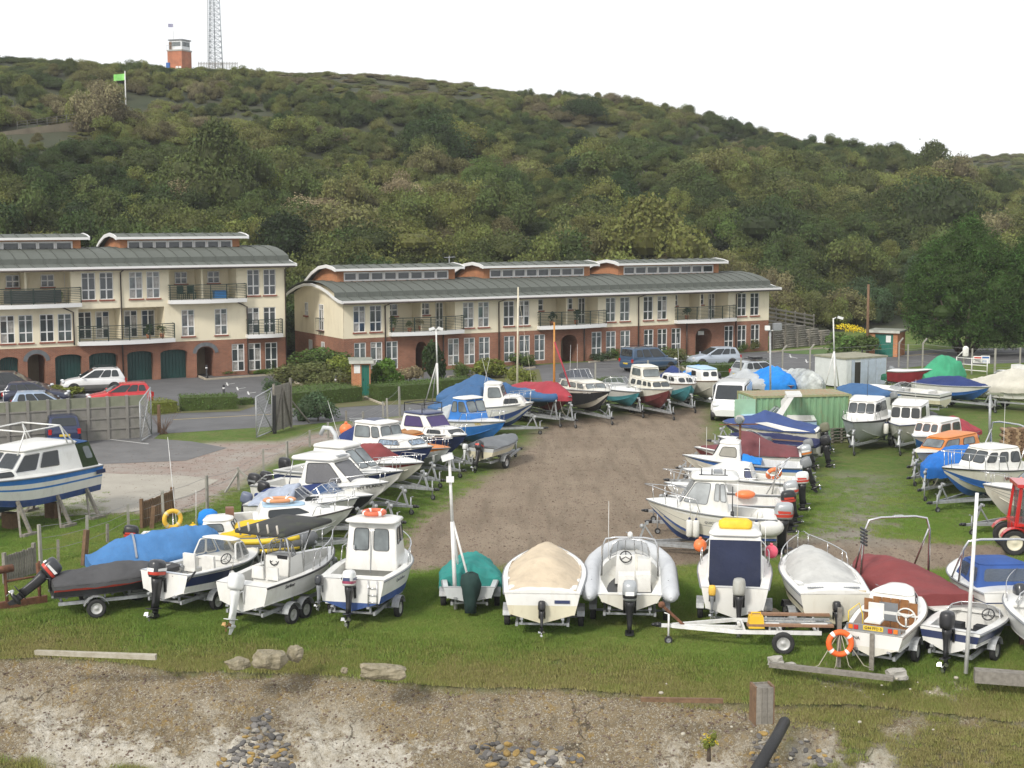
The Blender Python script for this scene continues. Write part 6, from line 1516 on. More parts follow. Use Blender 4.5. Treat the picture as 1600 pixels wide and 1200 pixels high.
b.letters('NN 268', .72, .62, .3, WPL); b.rail(.7, .4, .03, .016, n=3); b.box(.8, 0, b.zsh(.8)-b.kz+.08, (.5, .5, .04), GREYP, 'deck_hatch')
mb = MB(); mb.tube([(b.L*.36, .5, b.zsh(.3)+.9), (b.L*.35, .5, b.zsh(.3)+1.35), (b.L*.31, .5, b.zsh(.3)+1.6), (b.L*.25, .5, b.zsh(.3)+1.6), (b.L*.22, .5, b.zsh(.3)+1.3)], .09, 8); mb.obj('curved_pipe', HYP, b.root)
b.aerial(.42, .3, 1.1, 1.6, (-.6, 0)); b.outboard(0, 1.1, .1, BLK, BLK)
b = Boat('motor_boat', 'white runabout with maroon lower hull and maroon canopy', 'motor boat', (526, 712), (662, 722), zs=1.35, zb=1.55, B=2.0, hs=.8, rise=.2, group=GLW, short='the runabout with the maroon canopy', bands=[(.5, GEL2), (.8, AMAR), (1, GEL)])
b.deck(.36, 1, .14); b.cover(.0, .6, [(0, .2), (.3, .6), (.5, .66), (.6, .2)], TMAR, drop=.05, over=-.05, wr=.04, seed=11); b.rail(.6, .22, .04, n=3)
b = Boat('cabin_cruiser', 'white cabin cruiser with deep navy hull and blue cockpit canopy', 'cabin cruiser', (538, 690), (676, 697), zs=1.45, zb=1.8, B=2.2, hs=1.0, rise=.38, group=GLW, short='the navy hulled cabin cruiser', bands=[(.8, NAVY), (1, GEL)])
b.cockpit(.05, .34, .2, .4); b.deck(.3, 1, .08); b.house(.5, .86, .52, .8, .76, .66, .5, .5, .42, panes={'PS': [(.1, .72, .25, .85)], 'F': [(.1, .9, .2, .9)]}, over=.02, rth=.03, zoff=.02, gl=mat('curtained_glass', (.2, .26, .33), .1, vs=9, var=.6))
b.house(.24, .58, .26, .52, .76, .66, .64, .56, 1.05, panes={'PS': [(.08, .62, .42, .9), (.68, .95, .42, .9)], 'F': [(.04, .48, .45, .9), (.52, .96, .45, .9)]}, gl=GLASSL, over=.1, rth=.07, name='wheelhouse')
b.box(.36, 0, b.zsh(.3)-b.kz+1.13, (.75, .8, .04), NAVY, 'roof_hatch'); b.cover(.02, .25, [(.02, .5), (.25, 1.0)], TNAVY, drop=.1, over=-.15, wr=.05); b.rail(.72, .34, .04, n=3)
ball('orange ball float on the stern of the navy hulled cruiser', b.world((-.1, .2, b.zsh(0)+.5)), .3, TYEL if False else ORV)
b = Boat('motor_boat', 'small cabin boat with orange top and tan canvas hood', 'motor boat', (594, 692), (703, 699), zs=1.2, zb=1.35, B=1.75, hs=.75, rise=.2, group=GLW, short='the orange topped cabin boat', bands=[(.55, GEL3), (1, ORG)])
b.deck(.3, 1, .08, ORG); b.house(.3, .66, .36, .54, .8, .62, .6, .5, .6, m=ORG, panes={'PS': [(.35, .9, .2, .8)], 'F': [(.05, .95, .2, .88)]}, roofm=TBRN, over=.02); b.cover(.0, .36, [(0, .15), (.2, .5), (.36, .72)], TBRN, drop=.1, over=-.08, wr=.04); b.rail(.62, .3, .04, n=3)
fender('small white fender hanging on the bow of the orange topped boat', b.world((b.L*.86, -.5, b.kz+.45)), .35, .06)
b = Boat('dinghy', 'grey covered dinghy with dark outboard, alone at the edge of the gravel', 'dinghy', (748, 700), (803, 678), zs=1.05, zb=1.2, B=1.75, hs=.6, rise=.12, group=GLW, short='the grey covered dinghy on the gravel edge', bands=[(.5, HYEL), (1, GEL3)])
b.cover(.12, .98, [(.12, .08), (.5, .2), (1, .04)], TGLAD, drop=.06, wr=.02, seed=5); b.outboard(-.1, .95, .45, DGREY, BLK, decal=REDS); b.outboard(.6, .6, .2, OBW, OBW)
b = Boat('cabin_cruiser', 'white cabin cruiser with flat navy roof rack and purple tinted windows', 'cabin cruiser', (604, 667), (729, 679), zs=1.4, zb=1.65, B=2.3, hs=.95, rise=.3, group=GLW, short='the cruiser with the flat navy roof', bands=[(.75, NAVY), (1, GEL)])
b.cockpit(.05, .36, .22, .4); b.deck(.34, 1, .12); b.house(.34, .74, .38, .6, .8, .66, .56, .52, .95, panes={'PS': [(.14, .78, .35, .88)], 'F': [(.05, .95, .3, .9)]}, gl=mat('purple_glass', (.05, .03, .12), .08), roofm=NAVY, over=.1, rth=.06)
b.house(.62, .9, .64, .84, .7, .6, .45, .42, .3, panes={'PS': [(.15, .7, .2, .8)], 'F': [(.1, .9, .1, .9)]}, over=.0, rth=.02, name='forward_cabin'); mb = MB(); z = b.zsh(.4)+1.1
for y in (-.6, .6): mb.tube([(b.L*.36, y, z-.1), (b.L*.36, y, z+.3), (b.L*.58, y, z+.3), (b.L*.58, y, z-.1)], .025, 6)
mb.tube([(b.L*.36, -.6, z+.3), (b.L*.36, .6, z+.3)], .02, 6); mb.tube([(b.L*.58, -.6, z+.3), (b.L*.58, .6, z+.3)], .02, 6); mb.obj('roof_rack', BLK, b.root); b.rail(.68, .36, .03, n=3)
b = Boat('fishing_boat', 'white fishing boat with bright blue hull and blue wheelhouse front', 'fishing boat', (664, 648), (790, 658), zs=1.35, zb=1.7, B=2.3, hs=.95, rise=.35, group=GLW, short='the blue and white fishing boat', bands=[(.62, BBLUE), (1, GEL)])
b.cockpit(.04, .5, .16, .4); b.deck(.48, 1, .08); b.house(.46, .7, .5, .62, .74, .62, .5, .52, 1.1, m=BBLUE, panes={'PS': [(.1, .4, .4, .88), (.5, .92, .4, .88)], 'F': [(.05, .48, .4, .9), (.52, .95, .4, .9)]}, gl=GLASSL, roofm=GEL, over=.1)
b.cover(.05, .46, [(.05, .1), (.2, .35), (.46, .9)], TSIL, drop=.1, over=-.1, wr=.05, seed=7); b.rail(.66, .4, .03, n=3); b.letters('NN', .8, .8, .2, YPL)
b = Boat('cabin_cruiser', 'white cabin cruiser with dark blue tent cover over its stern', 'cabin cruiser', (690, 633), (833, 628), zs=1.5, zb=1.75, B=2.4, hs=1.05, rise=.35, group=GLW, short='the cruiser with the blue stern tent', bot=GEL, bands=[(.4, ABLUE), (.85, GEL), (1, GEL)])
b.deck(.36, 1, .1); b.house(.46, .72, .48, .64, .74, .64, .56, .5, 1.15, panes={'PS': [(.25, .9, .4, .88)], 'F': [(.05, .48, .35, .9), (.52, .95, .35, .9)]}, gl=GLASSL, over=.06); b.house(.66, .92, .68, .86, .7, .6, .4, .36, .45, panes={'PS': [(.1, .75, .2, .8)]}, over=.02, rth=.03, name='forward_cabin')
b.cover(-.12, .46, [(-.12, -.1), (.08, .5), (.3, 1.1), (.46, .9)], TMBLU, drop=.25, over=.0, wr=.06, seed=2); b.rail(.72, .55, .03, n=4); b.aerial(.5, .2, 1.1, 1.4, (-.4, 0)); b.aerial(.44, .4, .9, 1.6, (.3, 0))
b = Boat('motor_boat', 'covered boat under a peaked dark blue tarpaulin behind the white cruiser', 'motor boat', (688, 617), (818, 613), zs=1.5, zb=1.7, B=2.4, hs=.9, group=GLW, short='the boat under the peaked blue tarpaulin', trailer=True); b.cover(-.02, .98, [(0, .2), (.42, 1.15), (.7, .7), (1, .1)], TMBLU, drop=.4, over=.08, wr=.06, seed=12)
b = Rib('inflatable_boat', 'long inflatable boat under a smooth mid blue cover', 'inflatable boat', (776, 612), (867, 622), zs=1.45, zb=1.6, B=1.8, hs=.5, rise=.2, group=GLW, short='the blue covered inflatable boat', bands=[(1, ABLK)], tube=TMBLU); b.cover(.0, .96, [(0, .2), (.5, .42), (1, .12)], TMBLU, drop=.2, over=.1, wr=.02)
b = Boat('sailing_boat', 'sailing boat under a dark red cover with varnished wooden mast', 'sailing boat', (808, 607), (892, 619), zs=1.6, zb=1.75, B=2.0, hs=.85, rise=.2, group=GLW, short='the red covered sailing boat', bands=[(.4, AMAR), (1, NAVY)]); b.cover(0, .98, [(0, .35), (.3, .5), (.68, .72), (.85, .35), (1, .03)], TWINE, drop=.3, over=.06, wr=.05, seed=13)
MB().tube([(b.L*.7, 0, b.kz+.5), (b.L*.69, 0, b.zsh(.7)+4.0)], .075, 8, r1=.045).obj('mast', mat('varnished_spar', (.5, .22, .04), .4, var=.1), b.root); MB().tube([(b.L*.7, 0, b.zsh(.7)+2.9), (b.L*.98, 0, b.zsh(1)+.5)], .05, 6).obj('furled_sail', TWINE, b.root)
o = MB().tube([(0, 0, 0), (.06, 0, 7.2)], .07, 8, r1=.045).tube([(.05, 0, 6.9), (.9, -1.2, 1.4)], .008, 4).obj('mast', mat('cream_spar', (.6, .55, .42), .4)); o.location = at(808, 632); o.name = 'bare_mast'; tag(o, 'tall bare cream mast standing between the blue and red covered boats', 'mast')
# ---------------------------------------------------------------- back row, bows towards the camera
b = Boat('cabin_cruiser', 'cream and white cabin cruiser with black hull, raked windows and two whip aerials', 'cabin cruiser', (872, 598), (952, 611), zs=1.6, zb=1.9, B=2.4, hs=1.1, rise=.35, group=GBK, short='the black hulled cabin cruiser', bands=[(.78, ABLK), (1, GEL2)], bot=GEL2)
b.cockpit(.05, .3, .2, .4); b.deck(.28, 1, .1, GEL2); b.house(.3, .78, .33, .72, .78, .7, .56, .52, .5, m=GEL2, panes={'PS': [(.08, .34, .2, .85), (.4, .64, .2, .85), (.7, .92, .2, .85)], 'F': [(.05, .48, .15, .9), (.52, .95, .15, .9)]}, gl=GLASSL, over=.03, rth=.04)
b.screen(.3, .56, .48, .5, .72, .6, gl=TINT, zoff=.5); b.aerial(.2, .6, .2, 2.2); b.aerial(.4, -.5, .5, 1.9, (-.6, .3)); b.rail(.72, .35, .03, n=3); b.letters('NN 25', .8, .82, .22, WPL)
b = Boat('motor_boat', 'white runabout with teal bottom and clear raked windscreen', 'motor boat', (944, 598), (999, 612), zs=1.4, zb=1.5, B=2.2, hs=.9, rise=.2, group=GBK, short='the teal bottomed runabout', bands=[(.35, TEAL), (1, GEL)]); b.cockpit(.05, .4); b.deck(.38, 1, .16); b.screen(.3, .6, .42, .5, .84, .66); b.box(.76, 0, b.zsh(.76)-b.kz+.14, (.45, .45, .03), GLASS, 'deck_hatch'); b.rail(.66, .3, .03, n=2)
b.pane(b.hullobj, [Vector((b.L*f, b.hb_(f)+.02, b.zsh(f)-z)) for f, z in ((.5, .22), (.64, .2), (.62, .08), (.52, .08))], Vector((b.L*.55, 0, b.zsh(.5)-.15)), GLASS)
b = Boat('fishing_boat', 'cream pilothouse boat with maroon bottom and four round cornered side windows', 'fishing boat', (995, 600), (1046, 608), zs=1.5, zb=1.75, B=2.1, hs=1.0, rise=.3, group=GBK, short='the cream pilothouse boat', bands=[(.42, AMAR), (1, GEL2)]); b.deck(0, 1, .05, GEL2)
b.house(.12, .78, .16, .72, .8, .7, .56, .5, .55, m=GEL2, panes={'PS': [(.1, .28, .3, .85), (.36, .54, .3, .85), (.62, .76, .3, .85), (.82, .95, .3, .85)], 'F': [(.05, .48, .25, .9), (.52, .95, .25, .9)]}, gl=GLASSB, over=.04, name='forward_cabin')
b.house(.06, .5, .12, .42, .68, .6, .56, .5, 1.2, m=GEL2, panes={'F': [(.05, .95, .55, .92)], 'PS': [(.2, .85, .58, .92)]}, gl=GLASSL, over=.06)
b = Boat('cabin_cruiser', 'white cabin cruiser with teal bottom and navy roof canvas', 'cabin cruiser', (1038, 592), (1081, 600), zs=1.4, zb=1.7, B=2.1, hs=.95, rise=.3, group=GBK, short='the teal bottomed cabin cruiser', bands=[(.35, TEAL), (.95, GEL), (1, GEL)], rub=WOODB); b.cockpit(.05, .35); b.deck(.33, 1, .08); b.house(.3, .82, .34, .74, .76, .66, .5, .46, .5, panes={'PS': [(.12, .36, .3, .85), (.5, .8, .3, .85)], 'F': [(.1, .45, .2, .85), (.55, .9, .2, .85)]}, over=.03); b.cover(.05, .5, [(.05, .4), (.3, .95), (.5, .7)], TNAVY, drop=-.2, over=-.25, wr=.04); b.aerial(.5, .1, .5, 2.2, (-.5, 0)); b.rail(.66, .4, .03, n=3)
b = Boat('motor_boat', 'white cuddy boat half wrapped in a bright blue tarpaulin', 'motor boat', (1078, 590), (1122, 595), zs=1.4, zb=1.7, B=2.0, hs=.95, rise=.3, group=GBK, short='the half wrapped blue tarpaulin boat', bands=[(.95, GEL2), (1, GEL2)], rub=WOODB); b.deck(.2, 1, .06); b.house(.2, .74, .22, .7, .74, .68, .56, .52, .8, panes={'PS': [(.4, .66, .4, .8)], 'F': [(.1, .42, .4, .8), (.58, .9, .4, .8)]}, over=.06, roofm=LBLUE); b.cover(-.1, .42, [(-.1, .2), (.2, .86), (.42, .8)], TBRT, drop=.6, over=.06, wr=.08, seed=3)
b = Rib('inflatable_boat', 'pale grey inflatable tender with black outboard behind the white van', 'inflatable boat', (1124, 592), (1160, 602), zs=.95, zb=1.1, B=1.6, hs=.4, rise=.2, group=GBK, short='the pale grey inflatable tender', bands=[(1, GEL3)], tube=TGREY); b.cockpit(.05, .9, .25, .15, m=HYPD); b.outboard(0, .9, .2, BLK); b.box(.4, 0, .2, (.5, .6, .5), HYPD, 'console')
b = Boat('motor_boat', 'boat under wrinkled silver grey sheeting beside the grey tender', 'motor boat', (1150, 592), (1200, 600), zs=1.0, zb=1.15, B=1.8, hs=.5, group=GBK, short='the boat under silver grey sheeting', trailer=False); b.cover(-.05, 1.0, [(0, .3), (.3, .75), (.6, .45), (1, .1)], TSIL, drop=.4, over=.05, wr=.09, seed=21)
b = Boat('motor_boat', 'orange hulled boat heaped under a bright blue tarpaulin behind the green container', 'motor boat', (1190, 592), (1238, 602), zs=1.1, zb=1.25, B=2.0, hs=.6, group=GBK, short='the orange hulled boat', bands=[(1, mat('orange_red_hull', (.35, .06, .02), .5))], trailer=False); b.cover(-.08, .95, [(0, .6), (.35, 1.0), (.7, .7), (1, .3)], TBRT, drop=.35, over=.1, wr=.13, seed=22)
b = Boat('motor_boat', 'boat under a creased shiny silver tarpaulin left of the white box', 'motor boat', (1238, 595), (1283, 603), zs=1.1, zb=1.25, B=2.0, hs=.6, group=GBK, short='the boat under the shiny silver tarpaulin', trailer=False); b.cover(-.08, 1.0, [(0, .7), (.4, .95), (.7, .8), (1, .3)], mat('shiny_silver_sheet', (.4, .42, .4), .35, var=.35, vs=3, bump=.6, bs=6), drop=.6, over=.06, wr=.12, seed=23)
b = Boat('motor_boat', 'white decked boat with deep maroon hull in front of the bin store', 'motor boat', (1396, 578), (1458, 577), zs=1.5, zb=1.75, B=2.0, hs=.9, group=GBK, short='the maroon hulled boat', bands=[(.9, MARO), (1, GEL)]); b.deck(0, 1, .08); b.outboard(0, .8, .3, GREYP)
b = Boat('dinghy', 'low dinghy under a dark green sheet in front of the maroon hull', 'dinghy', (1392, 586), (1424, 590), zs=.9, zb=1.0, B=1.6, hs=.4, group=GBK, short='the dark green covered dinghy', trailer=False); b.cover(-.02, 1, [(0, .2), (.5, .4), (1, .1)], cloth('bottle_green_sheet', (.02, .12, .07)), drop=.3, wr=.06)
b = Boat('motor_boat', 'tall boat under a bulging green tarpaulin near the gate', 'motor boat', (1438, 586), (1506, 586), zs=1.3, zb=1.3, B=2.4, hs=.8, group=GBK, short='the boat under the green tarpaulin'); b.cover(-.05, 1.0, [(0, .3), (.3, 1.3), (.5, 1.35), (.8, .9), (1, .2)], TGRN, drop=.75, over=.12, wr=.1, seed=31)
b = Boat('motor_boat', 'white boat under a long mid blue cover behind the small pilothouse boat', 'motor boat', (1394, 620), (1308, 606), zs=1.35, zb=1.5, B=2.1, hs=.8, group=GBK, short='the boat under the long mid blue cover'); b.cover(.02, .98, [(.02, .2), (.4, .55), (.7, .45), (1, .05)], TMBLU, drop=.06, wr=.04, seed=14); b.outboard(0, .9, .3, GREYP)
b = Boat('speedboat', 'long white open speedboat with dark side flash, pointing left', 'speedboat', (1478, 615), (1347, 600), zs=1.35, zb=1.55, B=2.1, hs=.8, rise=.2, group=GBK, short='the long white speedboat', bands=[(.35, HYEL), (.6, GEL), (.74, BLK), (1, GEL)]); b.cockpit(.06, .5, .2, .3); b.deck(.48, 1, .1); b.screen(.42, .66, .54, .32, .84, .7)
b.box(.2, 0, .5, (.5, 1.4, .4), WVIN, 'rear_bench')
b = Boat('speedboat', 'white speedboat under a navy cover on a silver wheeled trailer', 'speedboat', (1440, 596), (1547, 604), zs=1.35, zb=1.55, B=2.1, hs=.8, rise=.2, group=GBK, short='the navy covered speedboat', bands=[(.3, BLUE), (1, GEL)], wr=.3); b.deck(0, 1, .06); b.cover(.0, .93, [(0, .15), (.25, .42), (.55, .5), (.8, .2), (1, .05)], TNAVY, drop=.03, over=-.05, wr=.04, seed=15)
b = Boat('motor_boat', 'big boat under a peaked cream tarpaulin at the right edge, back row', 'motor boat', (1508, 598), (1690, 606), zs=1.4, zb=1.6, B=2.4, hs=.85, group=GBK, short='the boat under the cream tarpaulin', wr=.32); b.cover(-.04, 1, [(0, .15), (.2, .5), (.42, 1.05), (.7, .8), (1, .2)], TCREAM, drop=.35, over=.08, wr=.07, seed=16)
b = Boat('dinghy', 'small white boat by the fence beyond the cream tarpaulin', 'dinghy', (1625, 580), (1558, 578), zs=1.0, zb=1.15, B=1.7, hs=.55, group=GBK, short='the small white boat by the fence'); b.cockpit(.05, .6); b.deck(.6, 1, .05); b.box(.5, 0, .5, (.6, .9, .6), GEL, 'cuddy')
# ---------------------------------------------------------------- middle row right of the gravel, bows to the left
b = Boat('cabin_cruiser', 'white boat with raked white arch in front of the green container', 'motor boat', (1276, 653), (1158, 648), zs=1.5, zb=1.6, B=2.2, hs=.85, group=GM, short='the boat with the white arch', bands=[(1, LBLUE)]); b.cockpit(.05, .5); b.deck(.48, 1, .1, LBLUE); b.screen(.42, .66, .52, .45); mb = MB()
for sd in (1, -1): mb.loft([[(b.L*(.42+.06)*1-.75*t-.0, sd*(.95-.1*t), b.zsh(.4)+1.15*t), (b.L*.48-.75*t+.45-.2*t, sd*(.95-.1*t), b.zsh(.4)+1.15*t), (b.L*.48-.75*t+.45-.2*t, sd*(.87-.1*t), b.zsh(.4)+1.15*t), (b.L*.48-.75*t, sd*(.87-.1*t), b.zsh(.4)+1.15*t)] for t in (0, .5, 1)], sm=False)
mb.box((b.L*.48-.75+.0, 0, b.zsh(.4)+1.18), (.75, 1.75, .1)); mb.obj('arch', GEL, b.root)
b = Boat('speedboat', 'cream hulled speedboat with royal blue cover and white side flash', 'speedboat', (1283, 671), (1130, 658), zs=1.35, zb=1.5, B=2.1, hs=.75, rise=.2, group=GM, short='the royal blue covered speedboat', bands=[(.2, NAVY), (.85, GEL2), (1, NAVY)]); b.deck(0, 1, .1, GEL); b.cover(.02, .99, [(.02, .1), (.3, .4), (.56, .75), (.7, .42), (1, .03)], cloth('royal_cover', (.045, .075, .2)), drop=.1, wr=.03, seed=17)
p = [Vector((b.L*f, b.hb_(f)+.05, b.zsh(f)+z)) for f, z in ((.06, -.02), (.32, -.04), (.62, .2), (.5, .3), (.3, .16))]
for sd in (1,): MB().add([(q.x, q.y*(1-.18*max(0, q.z-b.zsh(.4))*1.6)+.03, q.z+.02) for q in p], [(0, 1, 2, 3, 4)]).obj('white_flash', GEL, b.root)
b.outboard(0, .95, .25, mat('khaki_cover', (.15, .15, .1), .8))
b = Boat('motor_boat', 'low boat under a flat navy cover below the royal blue covered speedboat', 'motor boat', (1284, 693), (1140, 678), zs=1.1, zb=1.25, B=2.0, hs=.6, group=GM, short='the low navy covered boat', bands=[(.7, GEL2), (1, NAVY)]); b.cover(0, .98, [(0, .15), (.5, .3), (1, .05)], cloth('indigo_cover', (.02, .025, .08)), drop=.1, wr=.03)
b.outboard(0, 1.0, .2, BLK)
b = Boat('motor_boat', 'white and navy open boat with blue bow cover and grey boxes, third from the container', 'motor boat', (1258, 697), (1122, 681), zs=1.15, zb=1.35, B=1.9, hs=.65, group=GM, short='the white and navy open boat', bands=[(.5, NAVY), (1, GEL)]); b.cockpit(.05, .6); b.deck(.58, 1, .06); b.screen(.52, .76, .66, .35, gl=TINT); b.cover(.4, .62, [(.4, .25), (.62, .3)], TGLAD, drop=.0, over=-.1); b.outboard(0, .9, .3, GREYP)
mb = MB(); mb.beam((b.L*.05, -.5, b.zsh(.1)+.12), (b.L*.55, -.45, b.zsh(.5)+.1), .05, .05); mb.obj('oar', WOODB, b.root)
b = Boat('motor_boat', 'white boat with rounded plum cover and small bow cover', 'motor boat', (1252, 709), (1086, 698), zs=1.2, zb=1.4, B=2.0, hs=.7, group=GM, short='the plum covered boat', bands=[(.5, AMAR), (1, GEL)]); b.deck(0, 1, .08); b.cover(.02, .58, [(.02, .3), (.25, .42), (.45, .85), (.58, .9)], TPUR, drop=.04, wr=.03, seed=18); b.cover(.64, .94, [(.64, .3), (.94, .05)], TPUR, drop=-.02, over=-.12, wr=.02); b.screen(.56, .66, .6, .5); b.outboard(0, 1.05, .2, SILV, GREYP, stripe=ORG)
b = Boat('fishing_boat', 'white fishing boat with broad blue sheer band and tall cuddy cabin', 'fishing boat', (1254, 727), (1067, 710), zs=1.2, zb=1.5, B=1.9, hs=.75, rise=.32, group=GM, short='the blue banded fishing boat', bands=[(.62, GEL2), (.95, BLUE), (1, GEL)]); b.cockpit(.04, .52, .12, .25, solem=BLUE); b.deck(.5, 1, .06)
b.house(.5, .76, .52, .68, .76, .68, .56, .52, .78, panes={'PS': [(.15, .8, .3, .85)], 'F': [(.05, .46, .3, .88), (.54, .95, .3, .88)]}, gl=mat('dull_glass', (.3, .29, .25), .2, vs=3), over=.04); b.outboard(0, .95, .4, GREYP); b.aerial(.8, 0, 0, 1.3); b.aerial(.36, -.4, .1, .9)
t = b.cover(.34, .5, [(.34, .1), (.5, .35)], TBRT, drop=-.05, over=-.2, wr=.05, name='spray_cloth')
b = Boat('motor_boat', 'white streamlined cuddy boat with white outboard, next to the blue banded fishing boat', 'motor boat', (1244, 751), (1067, 732), zs=1.2, zb=1.5, B=2.0, hs=.75, rise=.3, group=GM, short='the streamlined white cuddy boat', bands=[(1, GEL)]); b.cockpit(.04, .42, .2, .25); b.deck(.4, 1, .12); b.house(.36, .84, .4, .66, .84, .66, .4, .42, .5, over=.0, rth=.02, crown=.08, panes={'PS': [(.0, .16, .15, .9)]}, gl=NAVY); b.outboard(0, 1.05, .1, OBW, BLK, stripe=REDS, decal=REDS)
b = Boat('fishing_boat', 'white fishing boat with pale front window and lifting davit at the stern', 'fishing boat', (1226, 768), (1038, 753), zs=1.2, zb=1.5, B=1.95, hs=.75, rise=.28, group=GM, short='the fishing boat with the stern davit', bands=[(.9, GEL), (1, GEL)]); b.cockpit(.04, .5, .14, .25); b.deck(.48, 1, .06); b.house(.5, .78, .52, .7, .72, .64, .5, .5, .62, panes={'PS': [(.15, .8, .25, .85)], 'F': [(.06, .94, .2, .9)]}, gl=GLASSL, over=.05, roofm=GEL); b.rail(.6, .4, .05, n=3)
mb = MB(); mb.tube([(b.L*.1, -.5, b.kz+.4), (b.L*.06, -.4, b.zsh(0)+.9), (-.2, -.3, b.zsh(0)+1.25)], .03, 6); mb.tube([(b.L*.16, -.5, b.kz+.4), (-.1, -.33, b.zsh(0)+1.15)], .025, 6); mb.tube([(.1, -.9, b.zsh(0)), (.1, -.9, b.zsh(0)+.6), (b.L*.5, -.85, b.zsh(.5)+.55), (b.L*.5, -.85, b.zsh(.5))], .016, 5); mb.tube([(.1, .9, b.zsh(0)), (.1, .9, b.zsh(0)+.6), (b.L*.5, .85, b.zsh(.5)+.55), (b.L*.5, .85, b.zsh(.5))], .016, 5); mb.obj('davit', STEEL, b.root); b.outboard(.1, 1.15, .2, SILV, BLK, stripe=REDS)
lb = lifebuoy('orange lifebuoy on the rail of the boat with the stern davit', ORV, .24, .08); b.put(lb, (b.L*.08, -.7, b.zsh(0)+.55), (.9, .3, 0))
b = Boat('motor_boat', 'low white launch with black and red outboard, hidden behind the large pilothouse boat', 'motor boat', (1222, 784), (1046, 774), zs=1.15, zb=1.4, B=1.9, hs=.65, group=GM, short='the low white launch'); b.cockpit(.04, .6, .14, .2); b.deck(.58, 1, .06); b.outboard(0, 1.1, .12, BLK, BLK, stripe=REDS, decal=REDS); b.rail(.66, .3, n=2)
t = MB().ell((0, 0, 0), (.38, .25, .17), 10, 7).obj('orange_lifejacket', ORV); b.put(t, (b.L*.3, -.6, b.zsh(.3)+.13)); tag(t, 'orange bundle lying on the gunwale of the low white launch', 'life jacket')
b = Boat('fishing_boat', 'large clean white pilothouse boat broadside, its trailer tongue pointing left over the gravel', 'fishing boat', (1211, 804), (1009, 779), zs=1.38, zb=1.85, B=2.15, hs=1.0, rise=.42, group=GM, short='the large white pilothouse boat', bot=GEL2, bands=[(.1, ABLUE), (.5, GEL2), (.52, GREYP), (.82, GEL2), (1, GEL)], full=2.6, rake=.2, tlabel='long galvanised trailer under the large white pilothouse boat, tongue out over the gravel', ext=1.25)
b.cockpit(.1, .38, .2, .45); b.deck(.34, 1, .16)
b.house(.36, .76, .4, .62, .76, .68, .5, .56, 1.14, panes={'PS': [(.04, .17, .38, .92), (.2, .32, .38, .92), (.46, .96, .22, .92)], 'F': [(.03, .97, .16, .92)]}, gl=mat('bright_glass', (.4, .42, .43), .1, spec=.7, var=.3, vs=2), frm=GREYP, over=.14, rth=.13, crown=.05, ov=(.5, .18))
b.rail(.62, .42, .03, .016, n=4); b.outboard(0, 1.3, .02, SILV, BLK, stripe=REDS, decal=REDS); b.letters('QUICKSILVER', .47, .66, .12, GREYP, 1)
for sd in (1, -1): MB().ell((.28, sd*.82, b.kz+.72), (.52, .3, .34), 12, 8).obj('stern_bulwark', GEL, b.root)
for f, lbx in ((.665, 'foremost of two white fenders hanging under the bow window of the large pilothouse boat'), (.615, 'second white fender from the bow of the large pilothouse boat'), (.16, 'single white fender near the stern of the large pilothouse boat')):
 fender(lbx, b.world((b.L*f, b.hb_(f)+.13, b.kz+.66)), .62, .115)
b.box(.45, 0, b.zsh(.4)-b.kz+1.3, (.3, .5, .08), GREYP, 'roof_radar'); mb = MB()
for x in (.4, .5, .58): mb.tube([(b.L*x, .4, b.zsh(.4)+1.26), (b.L*x, .4, b.zsh(.4)+1.5)], .02, 5)
mb.tube([(b.L*.38, .5, b.zsh(.4)+1.3), (b.L*.6, .5, b.zsh(.4)+1.3)], .016, 5); mb.obj('roof_fittings', BLK, b.root)
o = MB().tube([(0, 0, 0), (.02, 0, 1.6)], .02, 6).tube([(.008, 0, .5), (.012, 0, .75)], .06, 8).obj('marker_rod', BLK, b.root); o.location = (b.L*.34, .95, b.kz+.5)
# ---------------------------------------------------------------- right side
b = Boat('fishing_boat', 'white pilothouse boat with black trim facing the camera beside the green container', 'fishing boat', (1372, 640), (1334, 659), zs=1.6, L=5.2, near=True, B=2.3, hs=1.05, rise=.3, group=GR, short='the black trimmed pilothouse boat', bands=[(.85, GEL3), (.93, BLK), (1, GEL)], rub=BLK); b.deck(0, 1, .06); b.house(.3, .74, .34, .64, .8, .7, .6, .56, .95, panes={'F': [(.04, .32, .35, .9), (.36, .64, .35, .9), (.68, .96, .35, .9)], 'PS': [(.1, .5, .4, .88), (.56, .94, .4, .88)]}, gl=GLASSB, over=.06); b.aerial(.45, 0, 1.0, 1.5, m=BLK); b.rail(.7, .4, .03, n=3)
fender('round white fender hanging on the black trimmed pilothouse boat', b.world((b.L*.62, 1.15, b.zsh(.6)-.45)), .55, .13)
b = Boat('fishing_boat', 'white cabin boat with row of upright dark front windows facing the camera', 'fishing boat', (1436, 645), (1406, 664), zs=1.5, L=4.6, near=True, B=2.1, hs=.95, rise=.3, group=GR, short='the boat with upright front windows', bands=[(.9, GEL), (1, GEL2)], rub=NAVY); b.deck(0, 1, .06); b.house(.3, .72, .32, .66, .84, .76, .7, .66, .9, panes={'F': [(.03, .3, .3, .9), (.36, .64, .3, .9), (.7, .97, .3, .9)], 'PS': [(.45, .9, .3, .9)]}, over=.08, rth=.08); b.aerial(.5, .3, .9, 1.2); b.cover(.0, .3, [(0, .3), (.3, .8)], TDGR, drop=.1)
